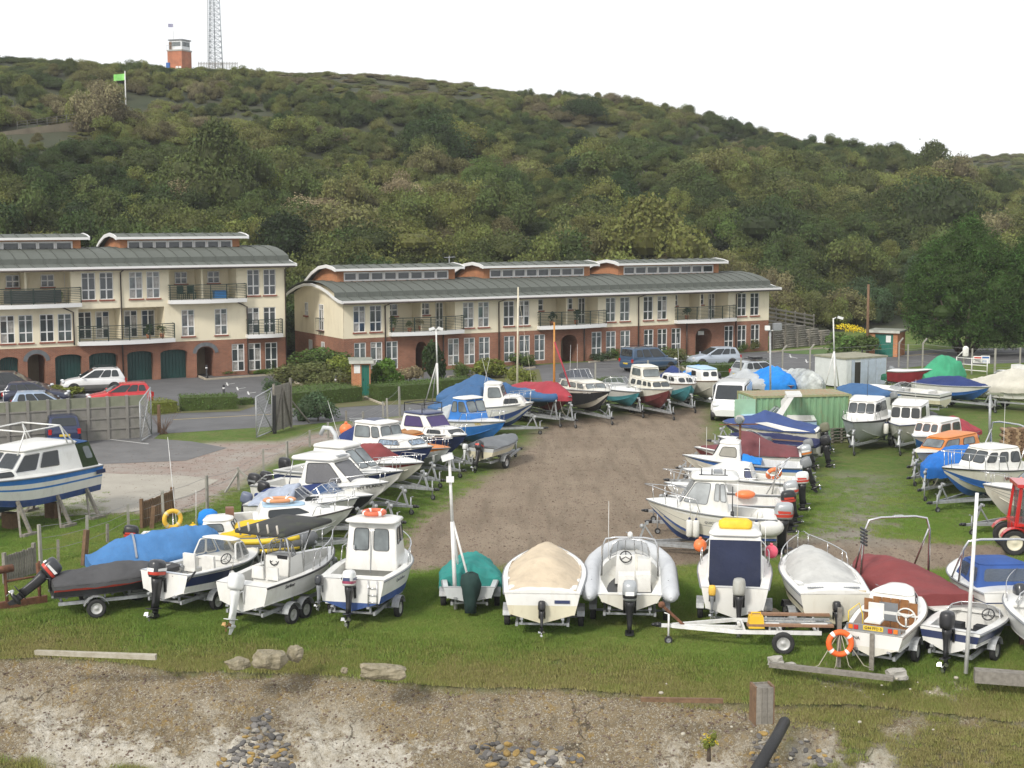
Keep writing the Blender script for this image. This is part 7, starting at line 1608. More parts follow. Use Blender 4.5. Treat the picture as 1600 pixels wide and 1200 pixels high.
b = Boat('fishing_boat', 'white cabin boat with blue waterline and red tarpaulin over its stern', 'fishing boat', (1504, 670), (1429, 682), zs=1.35, zb=1.65, B=2.0, hs=.95, rise=.3, group=GR, short='the red tarpaulin stern boat', bands=[(.12, BBLUE), (.8, GEL), (.9, GEL)]); b.deck(.2, 1, .06); b.house(.34, .8, .37, .74, .78, .7, .6, .56, .72, panes={'F': [(.06, .3, .3, .88), (.36, .64, .3, .88), (.7, .94, .3, .88)], 'PS': [(.08, .4, .3, .85), (.5, .9, .3, .85)]}, gl=GLASSB, frm=BRICK, over=.05); b.cover(-.02, .36, [(0, .3), (.2, .7), (.36, .66)], TWINE, drop=.2, wr=.07, seed=41); b.outboard(0, .9, .3, SILV)
b = Boat('motor_boat', 'small cabin boat with bright orange topsides and cabin', 'motor boat', (1520, 692), (1432, 706), zs=1.25, zb=1.45, B=1.9, hs=.8, rise=.2, group=GR, short='the bright orange cabin boat', bands=[(.68, GEL2), (1, ORG)], rub=WVIN); b.deck(0, 1, .05, GEL2); b.house(.12, .78, .16, .66, .76, .66, .56, .5, .6, m=ORG, panes={'PS': [(.14, .46, .3, .82), (.58, .94, .28, .85)], 'F': [(.06, .94, .25, .88)]}, gl=GLASSL, over=.03, rth=.04); b.outboard(0, 1, .3, NAVY)
b = Boat('motor_boat', 'boat bundled in a taut bright blue tarpaulin on the right side', 'motor boat', (1514, 710), (1447, 732), zs=1.25, zb=1.3, B=1.8, hs=.6, group=GR, short='the boat bundled in bright blue'); b.cover(-.02, .99, [(0, .4), (.3, .62), (.7, .45), (1, .15)], cloth('strong_blue_tarp', (.02, .15, .5)), drop=.45, over=.05, wr=.06, seed=44)
b = Boat('fishing_boat', 'white fishing boat with big steel arch, three side windows and blue bottom', 'fishing boat', (1618, 724), (1472, 730), zs=1.45, zb=1.75, B=2.2, hs=1.0, rise=.32, group=GR, short='the fishing boat with the big steel arch', bot=GEL2, bands=[(.3, BLUE), (.36, BLUE), (.9, GEL2), (1, GEL)], rub=BLK); b.deck(.1, 1, .06); b.house(.3, .72, .34, .62, .78, .68, .56, .54, .85, panes={'PS': [(.08, .32, .35, .85), (.4, .64, .35, .85), (.72, .95, .35, .85)], 'F': [(.04, .48, .3, .9), (.52, .96, .3, .9)]}, gl=GLASSB, over=.05); b.rail(.55, .55, .03, .018, n=4); b.arch(.26, 1.75, .95, .035, rake=.12, f2=.42); b.aerial(.4, .2, .9, 1.7); b.letters('NN', .52, .6, .24, MARO, 1)
b = Boat('motor_boat', 'white lapstrake motor boat with script name and orange ball float on deck', 'motor boat', (1690, 766), (1534, 756), zs=1.4, zb=1.85, B=2.1, hs=.95, rise=.35, group=GR, short='the lapstrake motor boat', bands=[(.3, GEL2), (.34, GREYP), (.55, GEL2), (.59, GREYP), (.8, GEL2), (.84, GREYP), (1, GEL)]); b.deck(0, 1, .12); b.house(.2, .66, .24, .5, .76, .64, .5, .5, .7, panes={'PS': [(.3, .9, .3, .85)], 'F': [(.06, .94, .2, .88)]}, gl=GLASSL, over=.05); b.letters('Waters 3', .74, .72, .2, BLK, 1); b.rail(.6, .35, .03, n=3)
ball('orange ball float resting on the deck of the lapstrake motor boat', b.world((b.L*.68, .35, b.zsh(.68)+.22)), .17, ORV)
# ---------------------------------------------------------------- compound on the far left
b = Boat('cabin_cruiser', 'big white and blue cabin cruiser propped on stands at the left edge', 'cabin cruiser', (122, 722), (-110, 757), zs=1.95, zb=2.25, B=2.8, hs=1.25, rise=.35, group='boats in the left compound', short='the big cruiser', bands=[(.22, ABLUE), (.55, GEL), (.62, BBLUE), (.78, GEL), (1, BBLUE)], rub=GREYP, trailer=False, tr=.92)
b.deck(0, 1, .08); b.house(.1, .62, .16, .5, .84, .72, .66, .6, 1.0, panes={'PS': [(.36, .64, .25, .85), (.68, .96, .18, .85)], 'F': [(.03, .48, .2, .9), (.52, .97, .2, .9)]}, gl=GLASS, over=.14, rth=.08, roofm=GEL, frm=STEEL)
H = b.house(.01, .14, .06, .17, .84, .74, .84, .73, .96, m=cloth('olive_green_canvas', (.03, .05, .02)), panes={'PS': [(.2, .6, .35, .85)]}, gl=GLASSL, roofm=cloth('mid_blue_top', (.03, .08, .2)), over=.03, rth=.03, name='rear_canopy', nroof='canopy_top', fr=0)
b.house(.55, .9, .58, .82, .74, .66, .45, .4, .32, panes={'PS': [(.1, .8, .2, .8)]}, over=.0, rth=.02, name='forward_cabin'); mb = MB(); z = b.zsh(.3)+1.1
for sd in (1, -1): mb.tube([(b.L*.18, sd*1.1, z-.15), (b.L*.26, sd*.95, z+.62), (b.L*.5, sd*.9, z+.6), (b.L*.56, sd*.95, z-.2)], .03, 6); mb.tube([(b.L*.26, sd*.95, z+.62), (b.L*.22, sd*1.02, z-.1)], .03, 6)
mb.tube([(b.L*.26, -.95, z+.62), (b.L*.26, .95, z+.62)], .03, 6); mb.tube([(b.L*.5, -.9, z+.6), (b.L*.5, .9, z+.6)], .03, 6); mb.obj('roof_frame', WPIPE, b.root)
b.box(.03, 1.36, .95, (.5, .02, .16), NAVY, 'name_board')
for k, (f, sd) in enumerate(((.12, 1), (.12, -1), (.34, 1), (.34, -1), (.6, 1), (.6, -1), (.85, 1))):
 p = b.hp(f, .2, sd); t = MB(); t.beam((0, 0, p.z-.02), (-.1, sd*.55, 0), .11, .11); t.beam((-.35, sd*.5, .06), (.3, sd*.5, .06), .2, .1); t.beam((0, 0, p.z-.25), (.35, sd*.45, 0), .07, .07)
 o = t.obj('boat_stand', WOODG); o.location = b.world((p.x, p.y, 0)); o.location.z = 0; o.rotation_euler.z = b.psi; tag(o, 'grey timber prop under the big cruiser on the concrete, %s' % ('at its stern', 'behind its stern', 'amidships', 'behind amidships', 'towards its bow', 'behind its forward half', 'at its bow')[k], 'boat stand', 'timber props under the big cruiser')
for f in (.2, .5, .8):
 t = MB().box((0, 0, .3), (.35, .5, .6)); o = t.obj('keel_block', WOODB); o.location = b.world((b.L*f, 0, 0)); o.location.z = 0; o.rotation_euler.z = b.psi; tag(o, 'dark timber keel block under the big cruiser, %s' % {.2: 'nearest its stern', .5: 'under its middle', .8: 'nearest its bow'}[f], 'keel block', 'keel blocks')
b = Boat('motor_boat', 'white boat bow with rail just showing at the left edge above the big cruiser', 'motor boat', (-130, 640), (12, 628), zs=1.5, zb=1.7, B=2.0, hs=.9, group='boats in the left compound', short='the boat bow at the left edge', bands=[(.7, NAVY), (1, GEL)]); b.deck(0, 1, .08); b.rail(.6, .5, .03, .02, n=4)
# ---------------------------------------------------------------- vehicles
class Car(Boat):
 def __init__(s, name, label, cat, pos, psi, L=4.0, W=1.72, H=1.46, belt=.92, hood=.84, nose=.62, paint=None, lower=None, group='cars', house=None, wr=.3, hoodf=.7, tail=.06, plate=None):
  s.L, s.B, s.hb0 = L, W, belt; s.psi = psi; s.loc = Vector(pos); s.pitch = 0; s.kz = 0
  s.root = thing(name, label, cat, s.loc, psi, group); s.belt = belt; s.parts = {}
  fs_ = [0, .012, .04, .12, .3, .5, hoodf-.04, hoodf, hoodf+.08, .88, .95, .985, 1.0]
  zt = [belt*.72, belt*.86, belt*.98, belt, belt, belt, belt, belt*.99, hood*1.0, hood*.93, nose*1.12, nose, nose*.8]
  wd = [.84, .93, .97, 1, 1, 1, 1, 1, .99, .95, .89, .8, .7]
  rg = []
  for f, z, w in zip(fs_, zt, wd):
   h = W/2*w; x = L*f; zb = .24 if .03 < f < .97 else .34
   rg.append([Vector((x, y*h, zz)) for y, zz in ((-.9, zb), (-.98, zb+.1), (-1, zb+(z-zb)*.45), (-.985, zb+(z-zb)*.8), (-.9, z-.012), (-.6, z+.02), (0, z+.035), (.6, z+.02), (.9, z-.012), (.985, zb+(z-zb)*.8), (1, zb+(z-zb)*.45), (.98, zb+.1), (.9, zb))])
  mb = MB(); mb.loft(rg)
  n = 13
  for i, f in enumerate(mb.f):
   k = i % n
   if len(f) == 4 and k in (0, 1, 10, 11, 12): mb.m[i] = 1
  s.body = mb.obj('body', [paint, lower or paint], s.root)
  for k, x in enumerate((L*.19, L*.81)):
   for sd in (1, -1):
    a = MB(); a.tube([(x, sd*(W/2-.12), wr+.02), (x, sd*(W/2+.006), wr+.02)], wr+.055, 18); a.obj('wheel_arch', BLK, s.root); wheel(s.root, (x, sd*(W/2-.075), wr), wr, .19, side=sd)
  f0, f1, t0, t1, w1 = house or (.02, hoodf+.02, .1, .48, .8)
  s.H = s.house(f0, f1, t0, t1, w=.95, w1=w1, wf=.9, wf1=w1*.95, h=H-belt-.03, m=paint, panes={'F': [(.06, .94, .08, .92)], 'A': [(.1, .9, .2, .9)], 'PS': [(.12, .3, .14, .86), (.33, .56, .1, .88), (.59, .93, .06, .88)]}, gl=GLASS, over=.0, rth=.01, crown=.035, fr=.012, zoff=-.01)
  LH = mat('headlamp', (.6, .62, .64), .12); TL = mat('tail_lamp', (.42, .015, .015), .2)
  for sd in (1, -1):
   MB().ell((L*.965, sd*W*.34, hood*.82), (.13, .19, .1), 8, 6).obj('headlight', LH, s.root); MB().box((.035, sd*W*.42, belt*.82), (.09, .16, .26)).obj('tail_light', TL, s.root)
   MB().ell((L*(f1-.05), sd*(W/2+.08), belt+.06), (.08, .1, .07), 8, 6).obj('wing_mirror', paint, s.root)
  MB().box((L*.995, 0, nose*.62), (.03, .52, .11)).obj('number_plate', WPL, s.root); MB().box((-.01, 0, belt*.62), (.03, .52, .11)).obj('number_plate', plate or YPL, s.root)
  g_ = MB()
  for k in range(3): g_.box((L*.992, 0, nose*.85-.05*k), (.03, .7, .025))
  g_.obj('grille', BLK, s.root)
 def zsh(s, f): return s.belt
def paint(n, c): return mat(n, c, .28, var=.04, coat=.5)
def car_at(center, psi, L, *a, **k): return Vector((center.x-math.cos(psi)*L/2, center.y-math.sin(psi)*L/2, .012)), psi
def car(name, label, cat, px, deg, L=4.0, **k):
 c = at(*px); p, ps = car_at(c, R(deg), L); return Car(name, label, cat, p, ps, L=L, **k)
car('parked_car', 'dark estate car parked by the left block garages, cut off at the picture edge', 'car', (24, 622), 8, 4.7, W=1.8, H=1.72, belt=1.0, hood=.92, paint=paint('black_paint', (.012, .013, .018)))
car('parked_car', 'dark blue small car mostly hidden behind the panel wall', 'car', (58, 632), 10, 3.9, H=1.42, paint=paint('dark_blue_paint', (.015, .02, .05)))
c_ = car('parked_car', 'pale blue car whose roof just shows above the panel wall', 'car', (72, 650), 15, 3.9, H=1.48, paint=paint('pale_blue_paint', (.3, .38, .5)))
c_ = car('parked_car', 'white crossover car with grey lower cladding in front of the garages', 'car', (146, 613), 200, 4.1, W=1.75, H=1.6, belt=1.0, hood=.95, nose=.7, paint=paint('white_paint', (.68, .68, .68)), lower=mat('grey_cladding', (.14, .14, .135), .6), wr=.33)
r_ = MB()
for sd in (1, -1): r_.tube([(c_.L*.14, sd*.6, 1.6), (c_.L*.2, sd*.62, 1.7), (c_.L*.42, sd*.62, 1.7), (c_.L*.5, sd*.6, 1.58)], .02, 5)
r_.obj('roof_rails', BLK, c_.root)
car('parked_car', 'red hatchback behind the right end of the panel wall', 'car', (187, 635), 200, 3.9, W=1.68, H=1.44, paint=paint('red_paint', (.5, .015, .02)))
c_ = car('parked_car', 'dark navy hatchback seen from behind, parked against the panel wall beyond the big cruiser', 'car', (96, 690), 112, 3.8, W=1.68, H=1.5, paint=paint('navy_paint', (.012, .022, .07)))
v = car('parked_van', 'dark blue high roofed car with roof rails seen from its rear corner', 'car', (1014, 579), 33, 4.4, W=1.81, H=1.8, belt=1.05, hood=.98, nose=.7, paint=paint('steel_blue_paint', (.035, .075, .14)), house=(.01, .76, .04, .56, .84))
mb = MB()
for sd in (1, -1): mb.tube([(v.L*.08, sd*.62, 1.78), (v.L*.12, sd*.62, 1.87), (v.L*.5, sd*.62, 1.87), (v.L*.54, sd*.6, 1.78)], .022, 5)
mb.obj('roof_rails', BLK, v.root)
car('parked_car', 'silver blue hatchback parked nose left before the long block', 'car', (1114, 572), 196, 4.0, W=1.72, H=1.47, paint=paint('silver_blue_paint', (.35, .4, .46)))
e_ = car('parked_car', 'silver estate car with roof rack behind the sheeted boats', 'car', (1190, 596), 22, 4.3, W=1.75, H=1.5, paint=paint('silver_paint', (.42, .45, .48)))
mb = MB(); mb.box((1.6, 0, 1.62), (1.2, 1.1, .05)); mb.box((1.6, 0, 1.7), (.7, .8, .1)); mb.obj('roof_rack', BLK, e_.root)
VW = paint('van_white', (.7, .71, .7))
v = car('van', 'white panel van with grey bumper facing the camera beside the green container', 'van', (1143, 652), 255, 4.6, W=1.95, H=2.05, belt=1.15, hood=1.12, nose=.82, paint=VW, lower=mat('grey_bumper', (.1, .1, .105), .6), house=(.0, .87, .02, .7, .86), hoodf=.82, wr=.33, group='vans')
MB().box((2.0, .945, 1.55), (2.9, .03, .75)).obj('side_panel', VW, v.root); MB().box((2.0, -.945, 1.55), (2.9, .03, .75)).obj('side_panel', VW, v.root)
# tractor
q = at(1584, 868); h_ = R(173); t = thing('tractor', 'red tractor with glazed cab and cream wheel centre at the right picture edge', 'tractor', (q.x-1.2*math.cos(h_)+.7*math.sin(h_), q.y-1.2*math.sin(h_)-.7*math.cos(h_), 0), h_); RP = paint('tractor_red', (.5, .02, .02))
mb = MB(); mb.box((.2, 0, .85), (2.1, .6, .5)); mb.box((.2, 0, .55), (2.4, .35, .3)); mb.obj('body', RP, t)
cabm = MB()
for x, y in ((-.3, .65), (-.3, -.65), (1.15, .65), (1.15, -.65)): cabm.beam((x, y, 1.0), (.4+(x-.4)*.8, y*.9, 2.35), .09, .09)
cabm.box((.4, 0, 2.4), (1.5, 1.4, .12)); cabm.box((.42, 0, 1.05), (1.6, 1.38, .1)); cabm.obj('cab', RP, t)
gl_ = MB(); gl_.box((.42, .63, 1.7), (1.1, .01, 1.2)); gl_.box((.42, -.63, 1.7), (1.1, .01, 1.2)); gl_.box((1.0, 0, 1.7), (.01, 1.15, 1.2)); gl_.obj('cab_window', CLEAR, t)
CRM = mat('cream_wheel', (.68, .64, .5), .5, stain=(.35, .25, .15), sstr=.4)
for sd in (1, -1):
 wheel(t, (-.7, sd*.8, .68), .68, .36, CRM, sd); wheel(t, (1.2, sd*.7, .45), .45, .24, CRM, sd)
 for x_, r_, w_ in ((-.7, .78, .2), (1.2, .52, .14)):
  g_ = MB(); P = [(x_+r_*math.cos(a), (.68 if r_ > .6 else .45)+r_*math.sin(a)) for a in np.linspace(R(25), R(150), 9)]; g_.loft([[(x, sd*.76-w_, z), (x, sd*.76+w_, z), (x, sd*.76+w_, z+.02), (x, sd*.76-w_, z+.02)] for x, z in P], sm=False); g_.obj('mudguard', RP, t)
# ---------------------------------------------------------------- containers, stores, kiosk
CG = mat('container_green', (.19, .34, .19), .6, var=.1, vs=1, stain=(.3, .14, .06), sstr=.6); CR = mat('container_roof', (.3, .2, .12), .8, var=.25, vs=2, c2=(.25, .27, .17), stain=(.36, .14, .07), sstr=.8); CD = mat('container_door_green', (.3, .48, .33), .6, var=.08)
P = at(1178, 696); t = thing('shipping_container', 'pale green corrugated shipping container with rusty roof beside the white van', 'shipping container', P, R(11))
Lc, Wc, Hc = 5.1, 2.4, 2.5
def corr(mb, a, b, z0, z1, n, d, mi=0):
 a, b = Vector(a), Vector(b); e = (b-a)/n; nn = Vector((e.y, -e.x, 0)).normalized()*d; pts = []
 for i in range(n):
  for fr_, o_ in ((0, 0), (.3, 0), (.42, 1), (.88, 1)): pts.append(a+e*(i+fr_)+nn*(-o_))
 pts.append(b); vs = [(p.x, p.y, z0) for p in pts]+[(p.x, p.y, z1) for p in pts]; k = len(pts); mb.add(vs, [(i, i+1, k+i+1, k+i) for i in range(k-1)], mi)
mb = MB(); corr(mb, (0, 0, 0), (Lc, 0, 0), .12, Hc-.1, 16, .05); corr(mb, (Lc, 0, 0), (Lc, Wc, 0), .12, Hc-.1, 8, .05); corr(mb, (Lc, Wc, 0), (0, Wc, 0), .12, Hc-.1, 16, .05); mb.obj('side_wall', CG, t)
mb = MB()
k = 22
vs = []
for i in range(k+1):
 for j in range(2):
  x = Lc*(i+.5*j)/k
  if x <= Lc: vs.append((x, Hc-.02+(.035 if j else 0)))
mb.add([(x, .02, z) for x, z in vs]+[(x, Wc-.02, z) for x, z in vs], [(i, i+1, len(vs)+i+1, len(vs)+i) for i in range(len(vs)-1)]); mb.obj('roof', CR, t)
mb = MB()
for y in (0, Wc):
 mb.beam((0, y, Hc-.05), (Lc, y, Hc-.05), .08, .1); mb.beam((0, y, .1), (Lc, y, .1), .08, .14)
 for x in (0, Lc): mb.box((x, y, Hc/2), (.13, .13, Hc))
for x in (0, Lc): mb.beam((x, 0, Hc-.05), (x, Wc, Hc-.05), .1, .1)
mb.obj('corner_frame', mat('container_frame', (.28, .3, .15), .7, stain=(.33, .13, .06), sstr=.8, vs=3), t)
for y0 in (.06, Wc/2+.02):
 d_ = MB(); d_.box((-.02, y0+Wc/4-.04, Hc/2), (.05, Wc/2-.1, Hc-.25)); o = d_.obj('door', CD, t)
 b_ = MB()
 for yy in (.3, .8): b_.tube([(-.07, y0+yy, .15), (-.07, y0+yy, Hc-.15)], .02, 6)
 b_.obj('locking_bar', GALV, o)
d_ = MB(); d_.box((-.55, -.12, Hc/2), (1.1, .05, Hc-.25)); d_.obj('open_door', CD, t)
P = at(1321, 608); t = thing('lorry_box', 'white flat roofed lorry box body with blue grey doors behind the green container', 'storage box', P, R(32)); WB = mat('box_white', (.6, .62, .62), .5, var=.06, stain=(.35, .36, .33), sstr=.5); WBD = mat('box_blue_grey', (.42, .48, .56), .55, var=.1, stain=(.3, .28, .22), sstr=.5)
mb = MB(); mb.box((1.9, 1.5, 1.05), (3.76, 2.96, 1.9)); mb.obj('body', WB, t); MB().box((1.9, 1.5, 2.03), (3.9, 3.1, .1)).obj('roof', mat('dirty_roof', (.26, .25, .18), .9, var=.2), t)
for i, (x0, x1, m_) in enumerate(((.05, .5, WB), (.52, .8, WBD), (1.35, 2.05, WBD), (2.08, 2.75, WBD), (2.78, 3.7, WBD))):
 MB().box(((x0+x1)/2, .0, 1.02), (x1-x0-.03, .06, 1.75)).obj('door_panel', m_, t)
MB().box((1.08, .01, .95), (.5, .03, 1.6)).obj('opening_shade_panel', mat('painted_interior_shade', (.03, .028, .02), .9), t)  # flat panel coloured near black as the shade inside an open door
def bin_store(label, px, rz, w, d, h, door, notice):
 t = thing('bin_store', label, 'bin store', at(*px), rz, 'brick bin stores'); x0, x1 = door
 mb = MB(); wall(mb, 0, w, 0, h, [(x0, x1, -.1, h-.1)]); mb.add([(w, 0, 0), (w, d, 0), (w, d, h), (w, 0, h)], [(0, 1, 2, 3)]); mb.add([(0, 0, 0), (0, d, 0), (0, d, h), (0, 0, h)], [(3, 2, 1, 0)]); mb.add([(0, d, 0), (w, d, 0), (w, d, h), (0, d, h)], [(3, 2, 1, 0)]); mb.obj('wall', BRICKO, t)
 g_ = MB(); n = 5
 for k in range(n): g_.box((x0+(x1-x0)*(k+.5)/n, .08+.005*(k % 2), (h-.1)/2), ((x1-x0)/n-.012, .04, h-.12))
 o = g_.obj('door', mat('green_door', (.015, .15, .11), .5, var=.08), t); MB().box((x0+.12, .05, h*.5), (.04, .05, .14)).obj('handle', BLK, o)
 r = MB(); r.box((w/2, d/2, h+.12), (w+.4, d+.4, .12)); r.obj('roof', mat('store_roof', (.22, .23, .19), .9, var=.2, vs=2, stain=(.3, .3, .25)), t); MB().box((w/2, -.21, h+.1), (w+.42, .03, .2)).obj('fascia', mat('dirty_fascia', (.5, .5, .45), .7, stain=(.3, .3, .25)), t)
 nx, nz = notice; MB().box((nx, -.02 if nx < x0 or nx > x1 else .03, nz), (.4, .02, .55)).obj('notice', WPL, t)
 return t
bin_store('small brick bin store with green door half covered in ivy before the long block', (551, 619), R(8), 1.15, 2.2, 2.1, (.58, 1.08), (.3, 1.75))
bin_store('orange brick bin store with white notice on its green door near the telegraph pole', (1357, 556), R(-28), 2.35, 2.6, 1.95, (.5, 2.0), (1.6, 1.45))
# ---------------------------------------------------------------- walls, gates, fences, posts
PAN = mat('grey_concrete_panel', (.22, .21, .19), .9, var=.16, vs=1.5, bump=.25, bs=25, stain=(.13, .14, .1), sstr=.6, rnd=.05); PANT = mat('mossy_panel', (.2, .21, .15), .9, var=.15, vs=2, bump=.25)
def panel_wall():
 a, b = at(-52, 702), at(229, 683); d = b-a; L_ = d.length; t = thing('panel_wall', 'grey concrete panel wall between posts, hiding parked cars', 'wall', a, math.atan2(d.y, d.x)); n = 9; w = L_/n; h = 2.25
 pm = MB().box((w/2, 0, h/8), (w-.14, .06, h/4-.012)).mesh('panel', PAN); pt = MB().box((w/2, 0, h/8), (w-.14, .06, h/4-.012)).mesh('panel', PANT); ql = MB().box((w/2, -.05, 0), (w-.14, .05, .07)).mesh('rail', PAN); po = MB().box((0, 0, h/2), (.14, .16, h+.04)).mesh('post', PAN)
 for i in range(n):
  for k in range(4):
   link('panel', pt if k == 3 else pm, t, (i*w, 0, k*h/4))
   if k: link('rail', ql, t, (i*w, 0, k*h/4))
 for i in range(n+1): link('post', po, t, (i*w, -.02, 0))
panel_wall()
MESH = mat('wire_mesh', (.3, .31, .31), .5, metal=.5, trans=.72)
def gate(label, a, b, h0, h1, mesh=True):
 a, b = Vector(a), Vector(b); t = thing('gate', label, 'gate', a, math.atan2((b-a).y, (b-a).x), 'yard gates'); L_ = (b-a).length
 f = MB(); P = [(0, 0, .1), (L_, 0, .1), (L_, 0, h1), (0, 0, h0)]
 for p, q in zip(P, P[1:]+P[:1]): f.tube([p, q], .035, 6)
 f.tube([P[0], P[2]], .025, 6); f.tube([P[1], P[3]], .025, 6); f.obj('gate_frame', GALV, t)
 g_ = MB()
 n = int(L_/.12)
 for i in range(1, n): x = L_*i/n; g_.tube([(x, 0, .1), (x, 0, h0+(h1-h0)*x/L_)], .005, 3, caps=False)
 for k in range(1, 14): g_.tube([(0, 0, .1+(h0-.15)*k/14), (L_, 0, .1+(h1-.15)*k/14)], .005, 3, caps=False)
 o = g_.obj('gate_mesh', GALV, t); o['kind'] = 'stuff'
 return t
gate('open grey steel mesh gate leaf at the end of the panel wall', at(220, 692), at(237, 682), 2.1, 2.6)
gate('open steel mesh gate leaf beside the grey boarded gate', at(401, 686), at(426, 676), 2.2, 2.4)
a, b = at(429, 677), at(455, 668); t = thing('boarded_gate', 'grey weathered board gate panel with diagonal braces', 'gate', a, math.atan2((b-a).y, (b-a).x), 'yard gates'); L_ = (b-a).length; n = 9
bm = MB().box((0, 0, 1.25), (L_/n-.015, .035, 2.4)).mesh('board', WOODG)
for i in range(n): link('board', bm, t, (L_*(i+.5)/n, .03, .05))
f = MB(); f.box((0, 0, 1.3), (.12, .12, 2.7)); f.box((L_, 0, 1.35), (.12, .12, 2.75)); f.beam((.05, -.05, .2), (L_*.5, -.05, 2.3), .09, .05); f.beam((L_*.95, -.05, .2), (L_*.5, -.05, 2.3), .09, .05); f.box((L_*.5, -.04, 1.2), (.09, .05, 2.3)); f.obj('brace', WOODG, t); MB().box((-.12, -.06, 1.0), (.16, .16, 2.1)).obj('dark_post', BLK, t)
MB().beam((L_+.05, 0, 1.5), (L_+1.9, -.3, .02), .07, .07).obj('raking_strut', WOODG, t)
# post and wire fence along the left side
FP = [((64, 882), 1.35, 0), ((91, 878), .75, 1), ((136, 866), 1.35, 0), ((131, 884), 1.2, 2), ((168, 848), .68, 1), ((201, 828), .98, 0), ((256, 822), 1.35, 0), ((237, 826), .85, 2), ((324, 800), 1.45, 0), ((373, 766), 1.0, 0),
      ((412, 745), 1.25, 0), ((449, 722), 1.0, 0), ((484, 698), .85, 0), ((513, 685), .85, 0), ((542, 680), 1.3, 1), ((568, 670), .95, 0), ((599, 664), 1.3, 0), ((606, 661), 1.4, 0), ((625, 651), 1.75, 0)]
CP = mat('concrete_post', (.3, .29, .255), .9, var=.15, vs=3, bump=.3, stain=(.2, .2, .15), rnd=.1)
ORD = ['nearest the picket fence at the left', 'thin, left of the blue wrapped boat', 'taller, behind the blue wrapped boat', 'dark and leaning, by the blue wrapped boat', 'short and dark, above the blue wrapped boat', 'left of the dark paling fence', 'tall, through the dark paling fence', 'dark, at the foot of the paling fence', 'right of the yellow lifebuoy', 'propped, above the blue wrapped outboard', 'behind the black outboards', 'left of the curved grey pipe', 'by the curved grey pipe', 'right of the curved grey pipe', 'brown, below the round bush', 'brown, left of the leaning pair', 'left one of the leaning pair', 'right one of the leaning pair', 'tall corner one by the hedge']
tops = []
for i, ((u, v), h, k) in enumerate(FP):
 p = at(u, v); mb = MB(); w = .1 if k == 0 else .09 if k == 1 else .16
 mb.box((0, 0, h/2), (w, w, h), taper=.92); o = mb.obj('fence_post', CP if k == 0 else WOODG if k == 1 else WOODB); o.location = p; o.rotation_euler = (rng.uniform(-.04, .04), rng.uniform(-.04, .04)+(.12 if k == 2 else 0), rng.uniform(0, 1)); tag(o, 'fence post %s' % ORD[i], 'fence post', 'posts of the left fence'); o.name = 'fence_post'
 if k == 0: tops.append((p, h))
mb = MB()
for (p, h), (q, g_) in zip(tops, tops[1:]):
 for fz in (.95, .66, .36): m_ = (p+q)/2; mb.tube([p+Vector((0, 0, h*fz)), m_+Vector((0, 0, (h+g_)/2*fz-.05)), q+Vector((0, 0, g_*fz))], .008, 4)
o = mb.obj('fence_wire', mat('dull_wire', (.25, .25, .24), .6)); tag(o, 'slack wire strands strung along the left fence posts', 'fence wire')
o = MB().beam((0, 0, .85), (1.2, -.4, 0), .07, .07).beam((0, 0, .85), (-.5, -.6, 0), .07, .07).obj('fence_strut', CP); o.location = at(374, 766); tag(o, 'pair of raking struts propping the fence post above the blue wrapped outboard', 'fence strut')
def picket(label, a, b, h, n, m_=None, cat='fence', post=True, dark=False):
 a, b = at(*a), at(*b); d = b-a; L_ = d.length; t = thing('picket_fence', label, cat, a, math.atan2(d.y, d.x), 'timber paling fences'); m_ = m_ or WOODG
 me = MB().box((0, 0, h/2), (L_/n*.72, .025, h)).mesh('paling', m_)
 for i in range(n): link('paling', me, t, (L_*(i+.5)/n, -.03, rng.uniform(-.03, .02)))
 r = MB(); r.box((L_/2, .01, h*.9), (L_, .05, .08)); r.box((L_/2, .01, h*.25), (L_, .05, .08)); r.obj('rail', m_, t)
 for x in (0, L_): MB().box((x, 0, h*.55), (.11, .11, h*1.15)).obj('post', m_, t)
picket('grey paling fence section at the left edge beside the rusty frame', (8, 913), (54, 896), .9, 12)
picket('dark brown paling fence behind the grey hulled fishing boat', (222, 826), (270, 806), 1.0, 14, WOODB)
t = thing('rusty_frame', 'rusty iron winch frame at the left picture edge', 'winch frame', at(12, 952), R(40)); mb = MB()
for x in (0, 1.0):
 mb.tube([(x, 0, 0), (x-.05, 0, 1.25)], .05, 6)
mb.tube([(-.6, 0, 1.2), (.2, 0, 1.22)], .12, 8); mb.tube([(0, 0, .85), (1.05, 0, .85)], .035, 6); mb.beam((-.8, 0, .15), (1.2, 0, .12), .12, .22); mb.tube([(1, 0, 0), (1.0, 0, 1.3)], .04, 6); mb.obj('frame', RUST, t); MB().ell((-.5, 0, 1.2), (.35, .2, .2), 10, 7).obj('drum', RUST, t)
# back fence: cranked concrete posts, wires and the signed gate
BP = [(930, 612), (1012, 607), (1157, 602), (1222, 588), (1265, 586), (1404, 574), (1418, 577), (1441, 575), (1505, 583), (1518, 585), (1554, 585), (1593, 583)]
bt = []
LBP = ['between the black hulled cruiser and the runabout', 'behind the cream pilothouse boat', 'by the half wrapped boat', 'cranked, behind the silver estate', 'cranked, left of the white lorry box', 'cranked, right of the white lorry box', 'straight, above the maroon hulled boat', 'cranked, left of the green tarpaulin', 'carrying the white plastic can', 'left of the signs', 'thick, right of the signs', 'at the right picture edge']
for i, (u, v) in enumerate(BP):
 p = at(u, v); mb = MB(); h = 1.9
 mb.beam((0, 0, 0), (0, 0, h), .13 if i == 10 else .1, .1)
 if i in (3, 4, 5, 7): mb.beam((0, 0, h-.02), (.32, .1, h+.35), .09, .09)
 o = mb.obj('fence_post', CP); o.location = p; tag(o, 'concrete fence post of the back fence, %s' % LBP[i], 'fence post', 'posts of the back fence'); bt.append(p)
mb = MB()
